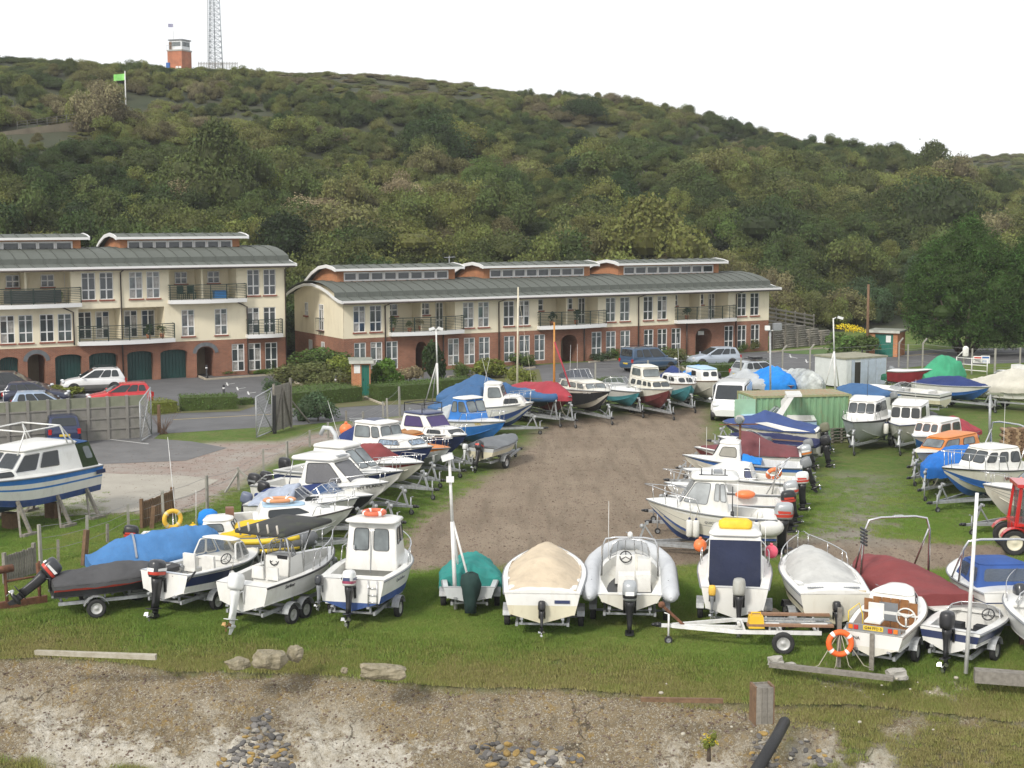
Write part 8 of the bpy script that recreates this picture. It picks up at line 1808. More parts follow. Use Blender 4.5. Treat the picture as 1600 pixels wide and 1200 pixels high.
for p, q in zip(bt, bt[1:]):
 for z in (.5, 1.0, 1.5, 1.85): mb.tube([p+Vector((0, 0, z)), (p+q)/2+Vector((0, 0, z-.04)), q+Vector((0, 0, z))], .009, 4)
o = mb.obj('fence_wire', mat('dull_wire', (.25, .25, .24), .6)); tag(o, 'wire strands strung between the back fence posts', 'fence wire')
a, b = at(1494, 584), at(1542, 588); t = thing('tube_gate', 'white tubular gate with raking end behind the green tarpaulin', 'gate', a, math.atan2((b-a).y, (b-a).x), 'yard gates'); L_ = (b-a).length; mb = MB()
for z in (.35, .75, 1.2): mb.tube([(0, 0, z), (L_, 0, z)], .035, 6)
for x in (0, L_*.5, L_): mb.tube([(x, 0, .1), (x, 0, 1.25)], .04, 6)
mb.tube([(0, 0, 1.2), (.5, 0, 1.7)], .035, 6); mb.obj('gate_frame', WPIPE, t)
for label, u, w, h, c1 in (('white notice board with red heading hung on the tubular gate', 1526, .62, .5, REDS), ('white notice board with blue lines hung on the tubular gate', 1538, .62, .55, BLUE)):
 s_ = thing('notice_board', label, 'sign', at(u, 586)+Vector((0, -.12, 1.15)), R(-12), 'notice boards on the gate'); MB().box((0, 0, 0), (w, .03, h)).obj('board', WPL, s_); mb = MB(); mb.box((0, -.02, h*.25), (w*.8, .005, h*.22)); mb.obj('heading', c1, s_); mb = MB()
 for k in range(3): mb.box((0, -.02, -.02-k*.08), (w*(.75-.1*(k % 2)), .005, .03))
 mb.obj('print_line', BLK if c1 is REDS else BLUE, s_)
o = MB().loft([[(x*s_, y*s_, z) for x, y in rrect(.42, .3, .1, 3)] for z, s_ in ((0, .92), (.05, 1), (.62, 1), (.7, .7), (.76, .3))]).obj('plastic_can', WVIN); o.location = at(1507, 583)+Vector((0, -.1, 1.25)); tag(o, 'white plastic can hung on the back fence post by the gate', 'plastic can')
# woven retaining wall and rail fence right of the long block
a, b = at(1206, 546), at(1300, 538); d = b-a; L_ = d.length; t = thing('retaining_wall', 'retaining wall of stacked split logs right of the long block', 'retaining wall', a, math.atan2(d.y, d.x)); n = 12
lm_ = [MB().tube([(0, 0, 0), (L_/5*.99, rng.uniform(-.02, .02), 0)], .1, 7).mesh('log', WOODG) for _ in range(3)]
for k in range(n):
 h = k*.185+.1
 for j in range(5):
  if h > 2.35-.28*j: continue
  link('log', lm_[(k+j) % 3], t, (j*L_/5+(k % 2)*.15-.1, k*.05, h))
for j in range(6): MB().box((j*L_/5, -.12, 1.15-.13*j), (.12, .1, 2.3-.26*j)).obj('post', WOODG, t)
a = a+Vector((-.3, 1.4, 0)); a.z = 2.15; b = b+Vector((-1.2, 2.2, 0)); b.z = 1.0; d = b-a; L_ = d.length
t = thing('rail_fence', 'grey timber post and rail fence on top of the log retaining wall', 'fence', a, math.atan2(d.y, d.x)); sl_ = d.z/math.hypot(d.x, d.y); Lh = math.hypot(d.x, d.y)
for k in range(4): MB().beam((0, 0, .3+k*.36), (Lh, 0, .3+k*.36+d.z), .05, .15).obj('rail', WOODG, t)
for j in range(6): MB().box((Lh*j/5, .05, .7+d.z*j/5), (.13, .1, 1.7)).obj('post', WOODG, t)
# poles and lamps
def tripod(label, top, base, legs, pipe=WPIPE, heads=((.35, 0),), box=None):
 b = at(*base); s_ = FPX/b.y; h = (base[1]-top[1])/s_; t = thing('tripod_light_pole', label, 'light pole', b, 0, 'tripod light poles'); lean = (top[0]-base[0])/s_
 mb = MB(); mb.tube([(0, 0, 0), (lean*.55, 0, h*.58)], .06, 8); mb.tube([(lean*.55, 0, h*.58), (lean, 0, h)], .05, 8, r1=.04); mb.obj('pole', pipe, t)
 for (u, v) in legs: q = at(u, v)-b; MB().tube([(q.x, q.y, 0), (lean*.55, 0, h*.6)], .035, 7).obj('leg', pipe, t)
 for dx, dy in heads:
  m = MB(); m.tube([(lean, 0, h-.05), (lean+dx*.4, dy*.4, h+.04)], .03, 6); m.box((lean+dx, dy, h+.02), (.34, .2, .16), ry=.3 if dx > 0 else -.3); m.obj('lamp_head', OBW, t)
 if box: MB().box((0+lean*box, -.08, h*box), (.22, .12, .16)).obj('junction_box', WPL, t)
 return t
tripod('white tripod light pole standing by the teal covered dinghy', (703, 706), (712, 953), [(744, 950), (722, 932)], heads=((-.05, -.1),), box=.86)
tripod('tall white tripod light pole behind the cruiser with the blue stern tent', (682, 513), (685, 640), [(663, 634), (675, 628)], heads=((-.25, 0), (.25, .1)))
tripod('white tripod camera pole in front of the white lorry box', (1299, 496), (1305, 620), [(1286, 618), (1312, 616)], heads=((.45, 0),))
def plain_pole(name, label, top, base, r, m, cat='pole', lean=True, r1=None):
 b = at(*base); s_ = FPX/b.y; mb = MB(); h = (base[1]-top[1])/s_; mb.tube([(0, 0, 0), ((top[0]-base[0])/s_, 0, h)], r, 9, r1=r1 or r); o = mb.obj(name, m); o.location = b; return tag(o, label, cat), h
plain_pole('scaffold_pole', 'bare white pole leaning slightly in front of the navy speedboat', (1517, 758), (1509, 1052), .055, WPIPE, r1=.045)
t_, h = plain_pole('floodlight_pole', 'grey floodlight pole with white lamp near the right end of the long block', (1201, 515), (1204, 640), .06, GALV); m = MB(); m.box((.05, 0, h), (.9, .06, .05)); m.box((-.3, -.1, h+.16), (.3, .2, .26)); m.obj('lamp_head', OBW, t_); MB().box((.3, 0, h+.22), (.5, .35, .4)).obj('lamp_box', GREYP, t_)
t_, h = plain_pole('light_pole', 'grey light pole with small lamp arm rising behind the orange cabin boat', (1544, 614), (1546, 702), .065, GALV); m = MB(); m.box((.1, 0, h), (.75, .12, .07)); m.box((.45, 0, h-.06), (.25, .2, .12)); m.obj('lamp_arm', mat('mossy_steel', (.2, .22, .15), .8), t_)
t_, h = plain_pole('telegraph_pole', 'brown telegraph pole beside the orange brick bin store', (1354, 444), (1355, 560), .13, WOODB, r1=.1)
b = at(1155, 762); t = thing('yard_lamp', 'rusty lamp post with round floodlight among the middle row boats', 'lamp post', b); MB().tube([(0, 0, 0), (0, 0, 2.75)], .05, 8).obj('pole', RUST, t); MB().beam((-.9, 0, 2.72), (.75, 0, 2.74), .05, .05).obj('crossbar', RUST, t); MB().ell((-.05, -.1, 2.95), (.22, .2, .2), 12, 8).obj('lamp_head', mat('lamp_chrome', (.55, .52, .45), .2, metal=.7), t); MB().ell((-.1, -.27, 2.94), (.17, .05, .16), 12, 8).obj('lamp_glass', GLASSL, t)
def bollard(label, px, h=1.0):
 t = thing('bollard', label, 'bollard', at(*px), 0, 'black bollards with pale bands'); MB().tube([(0, 0, 0), (0, 0, h*.2), (0, 0, h*.22), (0, 0, h)], [.12, .12, .08, .075], 10).obj('body', BLK, t); MB().tube([(0, 0, h*.78), (0, 0, h*.88)], .079, 10).obj('band', WPL, t); MB().ell((0, 0, h), (.085, .085, .07), 8, 6).obj('cap', BLK, t)
bollard('black bollard at the passage entrance of the left block', (323, 592), .95); bollard('black bollard behind the box hedge by the road', (350, 626), .95); bollard('black bollard by the white crossover', (92, 598)); bollard('black bollard above the wide round bush', (525, 615), 1.1); bollard('black bollard beside the blue high roofed car', (1048, 572)); bollard('black bollard below the telegraph pole', (1347, 556))
for u, v in ((740, 566),): bollard('black bollard among the spiky plants before the long block', (u, v+5), 1.2)
# ---------------------------------------------------------------- hedges, beds and bushes near the blocks
def hedge(label, pts, d, h, kind='hedge', name='hedge', leaf=.1, dens=90, cat='hedge', group='clipped hedges', rnd=.0):
 a, b = at(*pts[0]), at(*pts[1]); e = b-a; L_ = e.length; t = thing(name, label, cat, a, math.atan2(e.y, e.x), group)
 P, N = [], []
 for (ax, n_, ar) in (((0, 0, 1), None, L_*d), ((0, -1, 0), None, L_*h), ((0, 1, 0), None, L_*h), ((1, 0, 0), None, d*h), ((-1, 0, 0), None, d*h)):
  k = int(ar*dens); q = nrg.uniform(0, 1, (k, 3)); q[:, 0] *= L_; q[:, 1] *= d; q[:, 2] *= h; ax = np.array(ax, float)
  i = int(np.argmax(np.abs(ax))); q[:, i] = (L_, d, h)[i] if ax[i] > 0 else 0
  P.append(q+nrg.normal(size=q.shape)*.035); n2 = ax+nrg.normal(size=q.shape)*.4; N.append(n2/np.linalg.norm(n2, axis=1, keepdims=True))
 P, N = np.concatenate(P), np.concatenate(N); S = np.clip(nrg.normal(.5, .2, len(P)), 0, 1)
 if rnd:
  cx = np.abs(P[:, 0]-L_/2)/(L_/2); P[:, 2] *= 1-rnd*cx**3; P[:, 2] *= 1+.07*np.sin(P[:, 0]*2.1)
 core = MB().box((L_/2, d/2, h*.47), (L_-.12, d-.12, h*.92*(1-rnd*.5)))
 link('foliage', leaves_mesh('foliage', P, N, leaf, [LEAFK[kind]], S, core=([list(v_) for v_ in core.v], [list(f_) for f_ in core.f])), t)
 st_ = MB()
 for k in range(3): st_.tube([(L_*(k+.5)/3, d/2, -.05), (L_*(k+.5)/3, d/2, h*.5)], .03, 5)
 st_.obj('stem', BARK, t); return t
hedge('clipped box hedge beside the road in front of the left parking court', ((282, 643), (372, 640)), 1.6, .85)
hedge('low yellow green hedge left of the clipped box hedge', ((238, 648), (279, 645)), 1.3, .75, 'lime', rnd=.2)
hedge('tiny low hedge right of the clipped box hedge', ((377, 634), (399, 632)), .7, .4)
hedge('clipped hedge with flat top running to the ivy bin store, before the round bush', ((457, 638), (568, 627)), 3.0, .95, 'hedge')
hedge('clipped hedge right of the ivy bin store path', ((592, 628), (690, 622)), 1.8, 1.0)
hedge('dark clipped hedge behind the blue tarpaulins', ((632, 622), (742, 612)), 1.2, .95)
hedge('low hedge between the road and the back row boats', ((830, 622), (975, 606)), 1.0, .7)
hedge('low clipped hedge behind the grey tender', ((1122, 590), (1205, 584)), 1.2, .9)
hedge('hedge at the foot of the left block, right corner', ((378, 585), (430, 583)), 1.0, 1.0, 'dark', rnd=.1)
def bush(label, px, w, h, kind, name='bush', variant=0, leaf=.13, n=1400, nl=9, cat='bush', group='bushes near the blocks'): b = at(*px); return tree(name, label, (b.x, b.y, 0), w, h, kind, n=n, nl=nl, leaf=leaf, cat=cat, group=group, trunk=False, lob=.5, variant=variant)
bush('wide round grey green bush between the boarded gate and the leaning posts', (497, 658), 2.55, 2.05, 'box', leaf=.1, n=3000)
bush('round clipped bush behind the mesh gate leaf', (425, 618), 1.45, 1.35, 'box', variant=1, leaf=.1, n=2400)
bush('mounded bush in the corner beside the left block', (470, 596), 3.8, 1.7, 'olive'); bush('mounded bush in front of the corner bush', (500, 605), 4.0, 1.7, 'olive', variant=1); bush('nearest mounded bush along the kerb before the gable', (512, 612), 3.0, 1.5, 'olive', variant=2)
bush('dark green dome shaped bush under the gable of the long block', (508, 590), 4.6, 2.3, 'hedge', n=3200)
bush('spiky leaved yellow green shrub left of the ivy bin store', (534, 602), 2.4, 2.3, 'lime', leaf=.2); bush('ivy mass covering the right side of the small bin store', (604, 611), 2.3, 2.4, 'bright', variant=1, leaf=.16, n=2400)
tree('pine_tree', 'dark bushy pine in front of the first arch of the long block', at(675, 602), 2.2, 3.2, 'dark', n=2600, nl=16, leaf=.2, group='bushes near the blocks')
bush('russet bush between the ivy and the dark pine', (640, 597), 2.0, 1.5, 'pale', variant=2); bush('yucca like shrub before the third window group of the long block', (765, 590), 2.6, 1.6, 'lime', variant=1, leaf=.22); bush('dark small bush right of the dark pine', (725, 590), 1.8, 1.3, 'mid'); bush('bright rounded bush left of the red covered sailing boat', (816, 603), 1.9, 1.75, 'lime', variant=2); bush('low spiky shrub under the windows left of the second arch', (812, 572), 2.4, 1.2, 'mid', variant=1)
bush('grey lavender clump under the windows right of the second arch', (938, 564), 2.0, .8, 'box', variant=2); bush('small green bush at the right of the lavender clump', (958, 562), 1.2, 1.0, 'mid', variant=2)
bush('olive bush between the blue high roofed car and the silver hatchback', (1062, 572), 2.2, 1.5, 'olive', variant=2); bush('low dark bush in front of the silver hatchback', (1086, 580), 2.2, 1.0, 'hedge', variant=1); bush('low bush behind the blue high roofed car', (1040, 562), 3.0, 1.2, 'mid')
bush('spiky bush under the last windows of the long block', (1160, 550), 1.4, 1.0, 'mid', variant=1); bush('olive bush at the right corner of the long block', (1176, 549), 1.5, 1.1, 'olive', variant=1)
bush('yellow flowering broom bush left of the telegraph pole', (1330, 558), 4.0, 2.6, 'hedge', n=2600); bush('yellow flower heads at the top of the broom bush', (1337, 553), 2.4, 2.95, 'lime', variant=2) if False else None
yf = leaf_mat('yellow_flowers', [(.62, .5, .02), (.7, .55, .03)], .3); P, N, S, lb = bush_points(1.7, 1.2, .8, 7, 500, lob=.5); o = link('broom_flowers', leaves_mesh('broom_flowers', P, N, .14, [yf], S)); p = at(1333, 557); o.location = (p.x, p.y-.2, 1.95); tag(o, 'yellow flower heads crowning the broom bush by the telegraph pole', 'flowers')
bush('bright ground plants at the left block wall, left clump', (355, 586), 1.6, .5, 'bright', variant=2); bush('bright ground plants at the left block wall, right clump', (415, 585), 2.0, .5, 'bright', variant=0); bush('grassy bush at the foot of the white crossover', (100, 622), 2.2, 1.0, 'lime', variant=1)
# bare shrub and post by the end of the panel wall
t = thing('bare_shrub', 'leafless twiggy shrub beside the stump at the road gate', 'shrub', at(256, 678)); mb = MB()
for k in range(26): a = rng.uniform(0, 6.28); l = rng.uniform(.5, 1.1); mb.tube([(rng.uniform(-.2, .2), rng.uniform(-.2, .2), 0), (math.cos(a)*.3*l, math.sin(a)*.3*l, .5*l), (math.cos(a)*.75*l, math.sin(a)*.6*l, 1.0*l)], .014, 4, r1=.005)
mb.obj('twigs', mat('reddish_twigs', (.2, .12, .08), .9), t)
o = MB().box((0, 0, .75), (.16, .16, 1.5), taper=.9).obj('gate_post', WOODB); o.location = at(249, 676); tag(o, 'brown stump post beside the leafless shrub', 'post')
# soil beds and kerbs under the planting
SOIL = mat('bed_grass', (.1, .12, .035), .95, c2=(.13, .105, .05), vs=1.5, bump=.4)
sheet('planting_bed', [(425, 588), (560, 586), (585, 610), (640, 600), (700, 592), (842, 577), (850, 606), (760, 618), (640, 632), (578, 634), (460, 642), (462, 622)], .02, SOIL)
sheet('planting_bed', [(1000, 578), (1055, 566), (1110, 578), (1088, 588)], .02, SOIL); sheet('planting_bed', [(826, 626), (980, 604), (1206, 584), (1218, 590), (980, 616), (832, 634)], .02, SOIL); sheet('planting_bed', [(1210, 549), (1300, 541), (1330, 556), (1240, 553)], .02, mat('lawn', (.07, .13, .025), .95, var=.2))
sheet('planting_bed', [(276, 646), (374, 643), (402, 634), (376, 630), (280, 634), (236, 640), (236, 650)], .02, SOIL)
KERB = mat('kerb_stone', (.42, .37, .29), .85, var=.1, stain=(.3, .27, .2))
def kerb(pts):
 mb = MB(); P = [at(*p) for p in pts]
 for a, b in zip(P, P[1:]): mb.beam(a+Vector((0, 0, .055)), b+Vector((0, 0, .055)), .14, .13)
 o = mb.obj('kerb', KERB); o['kind'] = 'structure'
kerb([(303, 586), (322, 594), (432, 586), (496, 614)]); kerb([(570, 622), (600, 634)]); kerb([(836, 575), (700, 590)]); kerb([(920, 567), (985, 560)]); kerb([(980, 576), (1000, 583)]); kerb([(1200, 551), (1300, 544)]); kerb([(1290, 546), (1345, 560), (1352, 576)]); kerb([(1065, 575), (1085, 590)])
# ---------------------------------------------------------------- foreground objects
t = boat_trailer(at(1285, 1008)+Vector((0, 0, 0)), math.pi-.06, 3.9, 2.0, .62, 'empty white tubed boat trailer with planks, yellow wheel centre towards the camera', 1, .9, .3, False, True, WPIPE, False)
mb = MB(); mb.beam((3.75, 0, .5), (4.3, 0, 1.0), .07, .07); mb.ell((4.35, 0, 1.05), (.1, .07, .1), 8, 6); mb.obj('winch_post', RUST, t)
tb = Matrix.Translation(t.location) @ Matrix.Rotation(t.rotation_euler.z, 4, 'Z')
for k, (y, z, x0, x1, lb) in enumerate(((.55, .78, -.2, 2.1, 'reddish plank lying on the empty trailer, the nearer one'), (-.5, .8, -.25, 1.95, 'reddish plank lying on the empty trailer, the farther one'))):
 o = MB().box((0, 0, 0), (x1-x0, .16, .06)).obj('plank', mat('red_brown_plank', (.3, .17, .1), .85, c2=(.22, .13, .08), vs=8)); o.location = tb @ Vector(((x0+x1)/2, y, z-.09)); o.rotation_euler.z = t.rotation_euler.z; tag(o, lb, 'plank', 'planks on the empty trailer')
o = thing('ladder', 'aluminium ladder lying between the planks on the empty trailer', 'ladder', tb @ Vector((.9, 0, .66)), t.rotation_euler.z); mb = MB()
for y in (-.18, .18): mb.box((0, y, 0), (2.2, .03, .07))
mb.obj('stile', GALV, o); rm = MB().tube([(0, -.18, 0), (0, .18, 0)], .016, 6).mesh('rung', GALV)
for k in range(8): link('rung', rm, o, (-.95+k*.27, 0, 0))
o = MB().box((0, 0, .16), (.42, .34, .32), taper=.85).tube([(-.12, 0, .3), (-.12, 0, .4), (.12, 0, .4), (.12, 0, .3)], .02, 6).obj('fuel_can', mat('yellow_plastic', (.75, .45, .02), .45)); o.location = tb @ Vector((1.85, .45, .6)); tag(o, 'yellow plastic container standing on the front of the empty trailer', 'container')
for u, v, lb in ((1192, 968, 'plywood sheet on a dark drum between the parked boats'),):
 t = thing('drum_table', lb, 'drum', at(u, v+6)); MB().tube([(0, 0, 0), (0, 0, .3)], .28, 14).obj('drum', BLK, t); MB().box((0, 0, .33), (.95, .6, .03), rz=.2).obj('plywood_top', mat('plywood', (.5, .4, .26), .8), t)
o = MB().tube([(0, 0, 0), (0, 0, .17)], .1, 12).obj('white_tub', WVIN); o.location = at(1192, 974)+Vector((0, 0, .345)); tag(o, 'small white tub standing on the plywood sheet', 'tub')
p = at(1310, 1042); t = thing('lifebuoy_post', 'grey timber post carrying the orange lifebuoy', 'post', p); MB().box((0, 0, .78), (.1, .09, 1.56)).obj('post', WOODG, t); MB().box((0, -.06, .95), (.04, .06, .04)).obj('hook', RUST, t)
lb = lifebuoy('bright orange lifebuoy with white bands hung on the grey post', ORB, .29, .075, p+Vector((0, -.12, .66))); lb.rotation_euler = (math.pi/2-.05, .1, 0)
mb = MB()
for k, dx in enumerate((-.5, .2, .55, -.1)): mb.tube([(0, -.1, .98), (dx*.6, -.14, .5), (dx*1.1, -.2, .1), (dx*1.5, -.22, .02)], .012, 5)
o = mb.obj('throw_line', ROPE); o.location = p; tag(o, 'pale throw line trailing from the orange lifebuoy onto the grass', 'rope')
def lay(name, label, a, b, w, h, m, cat='timber beam', z=None, lift=0):
 def pt(u, v):
  q = at(u, v)
  for _ in range(6): q = at(u, v, float(ground_z(q.x, q.y)))
  return q
 A, B_ = pt(*a), pt(*b); mid = (A+B_)/2; mb = MB(); mb.beam(A-mid+Vector((0, 0, h/2+lift)), B_-mid+Vector((0, 0, h/2+lift)), w, h)
 L_ = (A-B_).length
 for i, v_ in enumerate(mb.v): mb.v[i] = (v_[0]+rng.uniform(-.01, .01), v_[1]+rng.uniform(-.01, .01), v_[2]+rng.uniform(-.015, .015))
 o = mb.obj(name, m); o.location = mid; return tag(o, label, cat, 'beams and driftwood on the bank')
lay('timber_beam', 'long bleached timber beam lying on the grass bank at the left', (56, 1023), (244, 1031), .16, .13, mat('bleached_wood', (.42, .39, .32), .85, c2=(.3, .27, .2), vs=6, bump=.3))
lay('timber_beam', 'grey timber beam with blocks lying below the orange lifebuoy', (1203, 1041), (1396, 1064), .16, .12, WOODG)
lay('timber_beam', 'thick grey timber baulk at the right picture edge', (1522, 1064), (1640, 1072), .32, .3, WOODG)
lay('driftwood', 'brown piece of driftwood on the lower grass bank', (1001, 1095), (1130, 1098), .1, .09, WOODB, 'driftwood')
def ground_pt(u, v):
 q = at(u, v)
 for _ in range(8): q = at(u, v, float(ground_z(q.x, q.y)))
 return q
def rock(name, label, px, d, m, rz=0, seed=0, cat='rock', group='stones on the grass bank', sq_=3.2):
 mb = MB(); mb.ell((0, 0, 0), (1, 1, 1), 15, 10); V = []
 for v_ in mb.v:
  q = Vector(v_); k = (abs(q.x)**sq_+abs(q.y)**sq_+abs(q.z)**sq_)**(-1/sq_); q = q*k; n_ = 1+.3*mnoise.noise(q*1.3+Vector((seed, 0, 0)))+.2*mnoise.cell(q*2.2+Vector((seed, 5, 0)))*.5; V.append((q.x*d[0]/2*n_, q.y*d[1]/2*n_, q.z*d[2]/2*n_))
 mb.v = V; mb.s = [False]*len(mb.s); o = mb.obj(name, m); o.location = ground_pt(*px)+Vector((0, 0, d[2]*.3)); o.rotation_euler = (rng.uniform(-.15, .15), rng.uniform(-.1, .1), rz); return tag(o, label, cat, group)
STN = mat('lichened_stone', (.3, .26, .18), .95, c2=(.16, .14, .085), vs=5, bump=.9, bs=14, stain=(.42, .38, .3), sstr=.7)
rock('rock', 'long lichened concrete slab lying at the lip of the sea bank', (597, 1056), (1.15, .6, .36), STN, 0, 1); rock('rock', 'largest angular rock of the three on the grass bank', (422, 1038), (.85, .7, .45), STN, .5, 2); rock('rock', 'squarish hollow stone left of the largest rock', (372, 1042), (.55, .55, .28), STN, .8, 3); rock('rock', 'small upright stone right of the largest rock', (461, 1028), (.4, .4, .38), STN, .3, 4); rock('rock', 'tiny stone between the largest rock and the long slab', (538, 1050), (.17, .15, .14), STN, .3, 5)
rock('concrete_block', 'pale concrete block on the left end of the grey beam', (1212, 1036), (.38, .26, .22), CONC, .2, 6, 'concrete block', 'blocks on the grey beam', 8); rock('concrete_block', 'pale concrete block at the right end of the grey beam', (1401, 1058), (.46, .3, .26), CONC, .1, 7, 'concrete block', 'blocks on the grey beam', 8); rock('concrete_block', 'flat small slab beside the left block on the grey beam', (1235, 1040), (.24, .18, .1), CONC, .1, 8, 'concrete block', 'blocks on the grey beam', 8)
p = ground_pt(1190, 1126); t = thing('timber_box_post', 'square weathered timber box post at the top of the sea bank', 'timber post', p, R(8)); bm = MB().box((0, 0, .42), (.128, .04, .86)).mesh('plank', WOODG)
for k in range(3): link('plank', bm, t, (-.135+.135*k, -.2, 0)); link('plank', bm, t, (-.135+.135*k, .2, 0))
for sx in (-1, 1): MB().box((sx*.21, 0, .42), (.05, .42, .9)).obj('side_plank', WOODB, t)
MB().box((0, 0, .8), (.4, .38, .04)).obj('top', WOODG, t)
p0, p1 = ground_pt(1226, 1136), ground_pt(1188, 1199); mb = MB(); mb.tube([(0, 0, .12), (p1-p0)*.5+Vector((.05, 0, .16)), (p1-p0)*1.25+Vector((0, 0, .08))], .13, 12); o = mb.obj('drain_pipe', mat('black_pipe', (.012, .012, .013), .6, bump=.3)); o.location = p0; tag(o, 'black drain pipe running down the sea bank', 'pipe')
p = ground_pt(1108, 1158)-Vector((0, 0, .16)); t = tree('flowering_plant', 'yellow green flowering plant growing on the sea bank', p, .62, .45, 'lime', n=420, nl=6, leaf=.12, cat='plant', trunk=False); P, N, S, lb = bush_points(.22, .2, .2, 5, 80); o = link('flowers', leaves_mesh('flowers', P, N, .05, [yf], S), t, (0, 0, .1))
# cobbles exposed in the bank
bank = bpy.data.objects['sloping_sea_bank']
COB = [mat('cobble_grey', (.14, .13, .12), .8, var=.2, vs=6, bump=.3, rnd=.35), mat('cobble_pale', (.27, .25, .21), .8, var=.15, vs=6, rnd=.25), mat('cobble_dark', (.08, .075, .07), .75, var=.2, rnd=.3), mat('cobble_ochre', (.26, .17, .05), .8, var=.2, rnd=.2)]
cm_ = []
for i in range(8):
 mb = MB(); mb.ell((0, 0, 0), (1, .75, .5), 8, 6); mb.v = [tuple(Vector(v_)*(1+.18*mnoise.noise(Vector(v_)*1.5+Vector((i*3, 0, 0))))) for v_ in mb.v]; cm_.append(mb.mesh('cobble', COB[(0, 2, 1, 2, 0, 0, 3, 2)[i]]))
nc = 0
def cobbles(n, poly, smin, smax):
 global nc
 us_, vs_ = [p[0] for p in poly], [p[1] for p in poly]; k = 0; tries = 0
 P2 = np.array(poly, float)
 while k < n and tries < n*30:
  tries += 1; u, v = rng.uniform(min(us_), max(us_)), rng.uniform(min(vs_), max(vs_))
  if polymask(poly, np.array([[u]]), np.array([[v]]), .01)[0, 0] < .5: continue
  p = ground_pt(u, v); s_ = rng.uniform(smin, smax)**1.0; o = link('cobble', cm_[rng.randrange(8)], bank, p+Vector((0, 0, s_*rng.uniform(-.3, .15)))); o.scale = (s_*rng.uniform(.8, 1.4), s_, s_*rng.uniform(.7, 1.1)); o.rotation_euler = (rng.uniform(-.4, .4), rng.uniform(-.4, .4), rng.uniform(0, 6.28)); k += 1; nc += 1
cobbles(120, [(335, 1206), (360, 1160), (395, 1125), (418, 1100), (432, 1104), (425, 1140), (455, 1165), (462, 1206)], .06, .12); cobbles(14, [(395, 1130), (420, 1105), (430, 1108), (415, 1135)], .05, .09)
cobbles(70, [(735, 1165), (775, 1158), (840, 1160), (915, 1172), (905, 1196), (760, 1204)], .06, .13); cobbles(40, [(1170, 1206), (1178, 1150), (1200, 1140), (1225, 1206)], .05, .12); cobbles(22, [(1225, 1180), (1260, 1150), (1300, 1180), (1290, 1206)], .05, .1)
# scattered pale stones on the broken right bank and grass
st = [MB().ell((0, 0, 0), (1, .8, .6), 7, 5).mesh('chalk_stone', mat('chalk_stone', (.4, .37, .3), .9, var=.15, rnd=.15))]
for k in range(24):
 u, v = (rng.uniform(880, 1600), rng.uniform(1040, 1190)); p = ground_pt(u, v); s_ = rng.uniform(.02, .07)
 o = link('chalk_stone', st[0], bank, p+Vector((0, 0, .01))); o.scale = (s_, s_, s_); o.rotation_euler.z = rng.uniform(0, 6)
p = at(548, 676); boat_trailer(p, R(8), 3.2, 1.7, .6, 'empty galvanised trailer parked by the fence behind the navy hulled cruiser', 1, .8, .26, True, True, GALV)
# ---------------------------------------------------------------- hilltop: lookout, mast, flag, wall
def hill_thing(u, v): return hill_hit(u, v)
def ridge_pt(u, v):
 k = (u-800)/FPX; Y = (QR-4-PR.x*EY+PR.y*EX)/(-k*EY+EX); return atY(u, v, Y)
p = ridge_pt(281, 111); s_ = FPX/p.y; zb = p.z; t = thing('lookout_tower', 'brick lookout tower with white glazed top room on the hill skyline', 'tower', (p.x, p.y, zb-2), R(-22))
k = 1/s_; hb = (106-77)*k+2; LBRK = brick_mat('lookout_brick', (.5, .17, .08), (.42, .13, .06), (.35, .2, .13))
w_, d_w = 26*k, 26*k; mb = MB(); mb.box((0, 0, hb/2), (w_, d_w, hb)); mb.obj('brick_storey', LBRK, t); MB().box((0, 0, hb+.15), (w_*1.06, d_w*1.06, .3)).obj('floor_slab', CONC, t)
h2 = 14*k; MB().box((w_*.03, 0, hb+.3+h2/2), (w_*.86, d_w*.86, h2)).obj('glazed_room', mat('lookout_white', (.75, .76, .77), .5), t); MB().box((w_*.03, 0, hb+.3+h2+.12), (w_*.98, d_w*.98, .24)).obj('roof', GREYP, t)
for x, y, sx, sy in ((w_*.03, -d_w*.435, w_*.7, .05), (w_*.465, 0, .05, d_w*.7), (-w_*.405, 0, .05, d_w*.7)): MB().box((x, y, hb+.3+h2*.6), (sx, sy, h2*.45)).obj('window', GLASSL, t)
MB().box((-w_*.32, -d_w*.44, hb+.3+h2*.45), (.7, .06, h2*.8)).obj('door', WOODB, t)
for x in (.15, .36): MB().box((w_*x, -d_w*.503, hb*.42), (.6, .04, .6)).obj('window', WPL, t)
MB().box((-w_*.45, -d_w*.52, 2+1.0), (.9, .3, 1.4)).obj('blue_notice', BLUE, t)
r_ = MB()
for x in np.linspace(-w_*.53, -w_*.1, 5): r_.tube([(x, -d_w*.53, hb+.3), (x, -d_w*.53, hb+1.3)], .03, 4)
r_.tube([(-w_*.53, -d_w*.53, hb+1.3), (-w_*.1, -d_w*.53, hb+1.3)], .03, 4); r_.obj('railing', GALV, t)
q = thing('flag_pole', 'thin flagpole with small tattered flag above the lookout tower', 'flagpole', (p.x-1.2, p.y, zb+hb+h2-1.6), 0, 'flagpoles'); hh = (62-38)*k+.3; MB().tube([(0, 0, 0), (0, 0, hh)], .05, 5).obj('pole', WPIPE, q); mb = MB(); mb.loft([[(-x*1.0, .12*math.sin(x*4), hh-.1-z) for z in (0, .75)] for x in np.linspace(0, 1.1, 7)], closed=False, cap=(False, False)); mb.obj('flag', mat('grey_mauve_flag', (.3, .3, .42), .8), q)
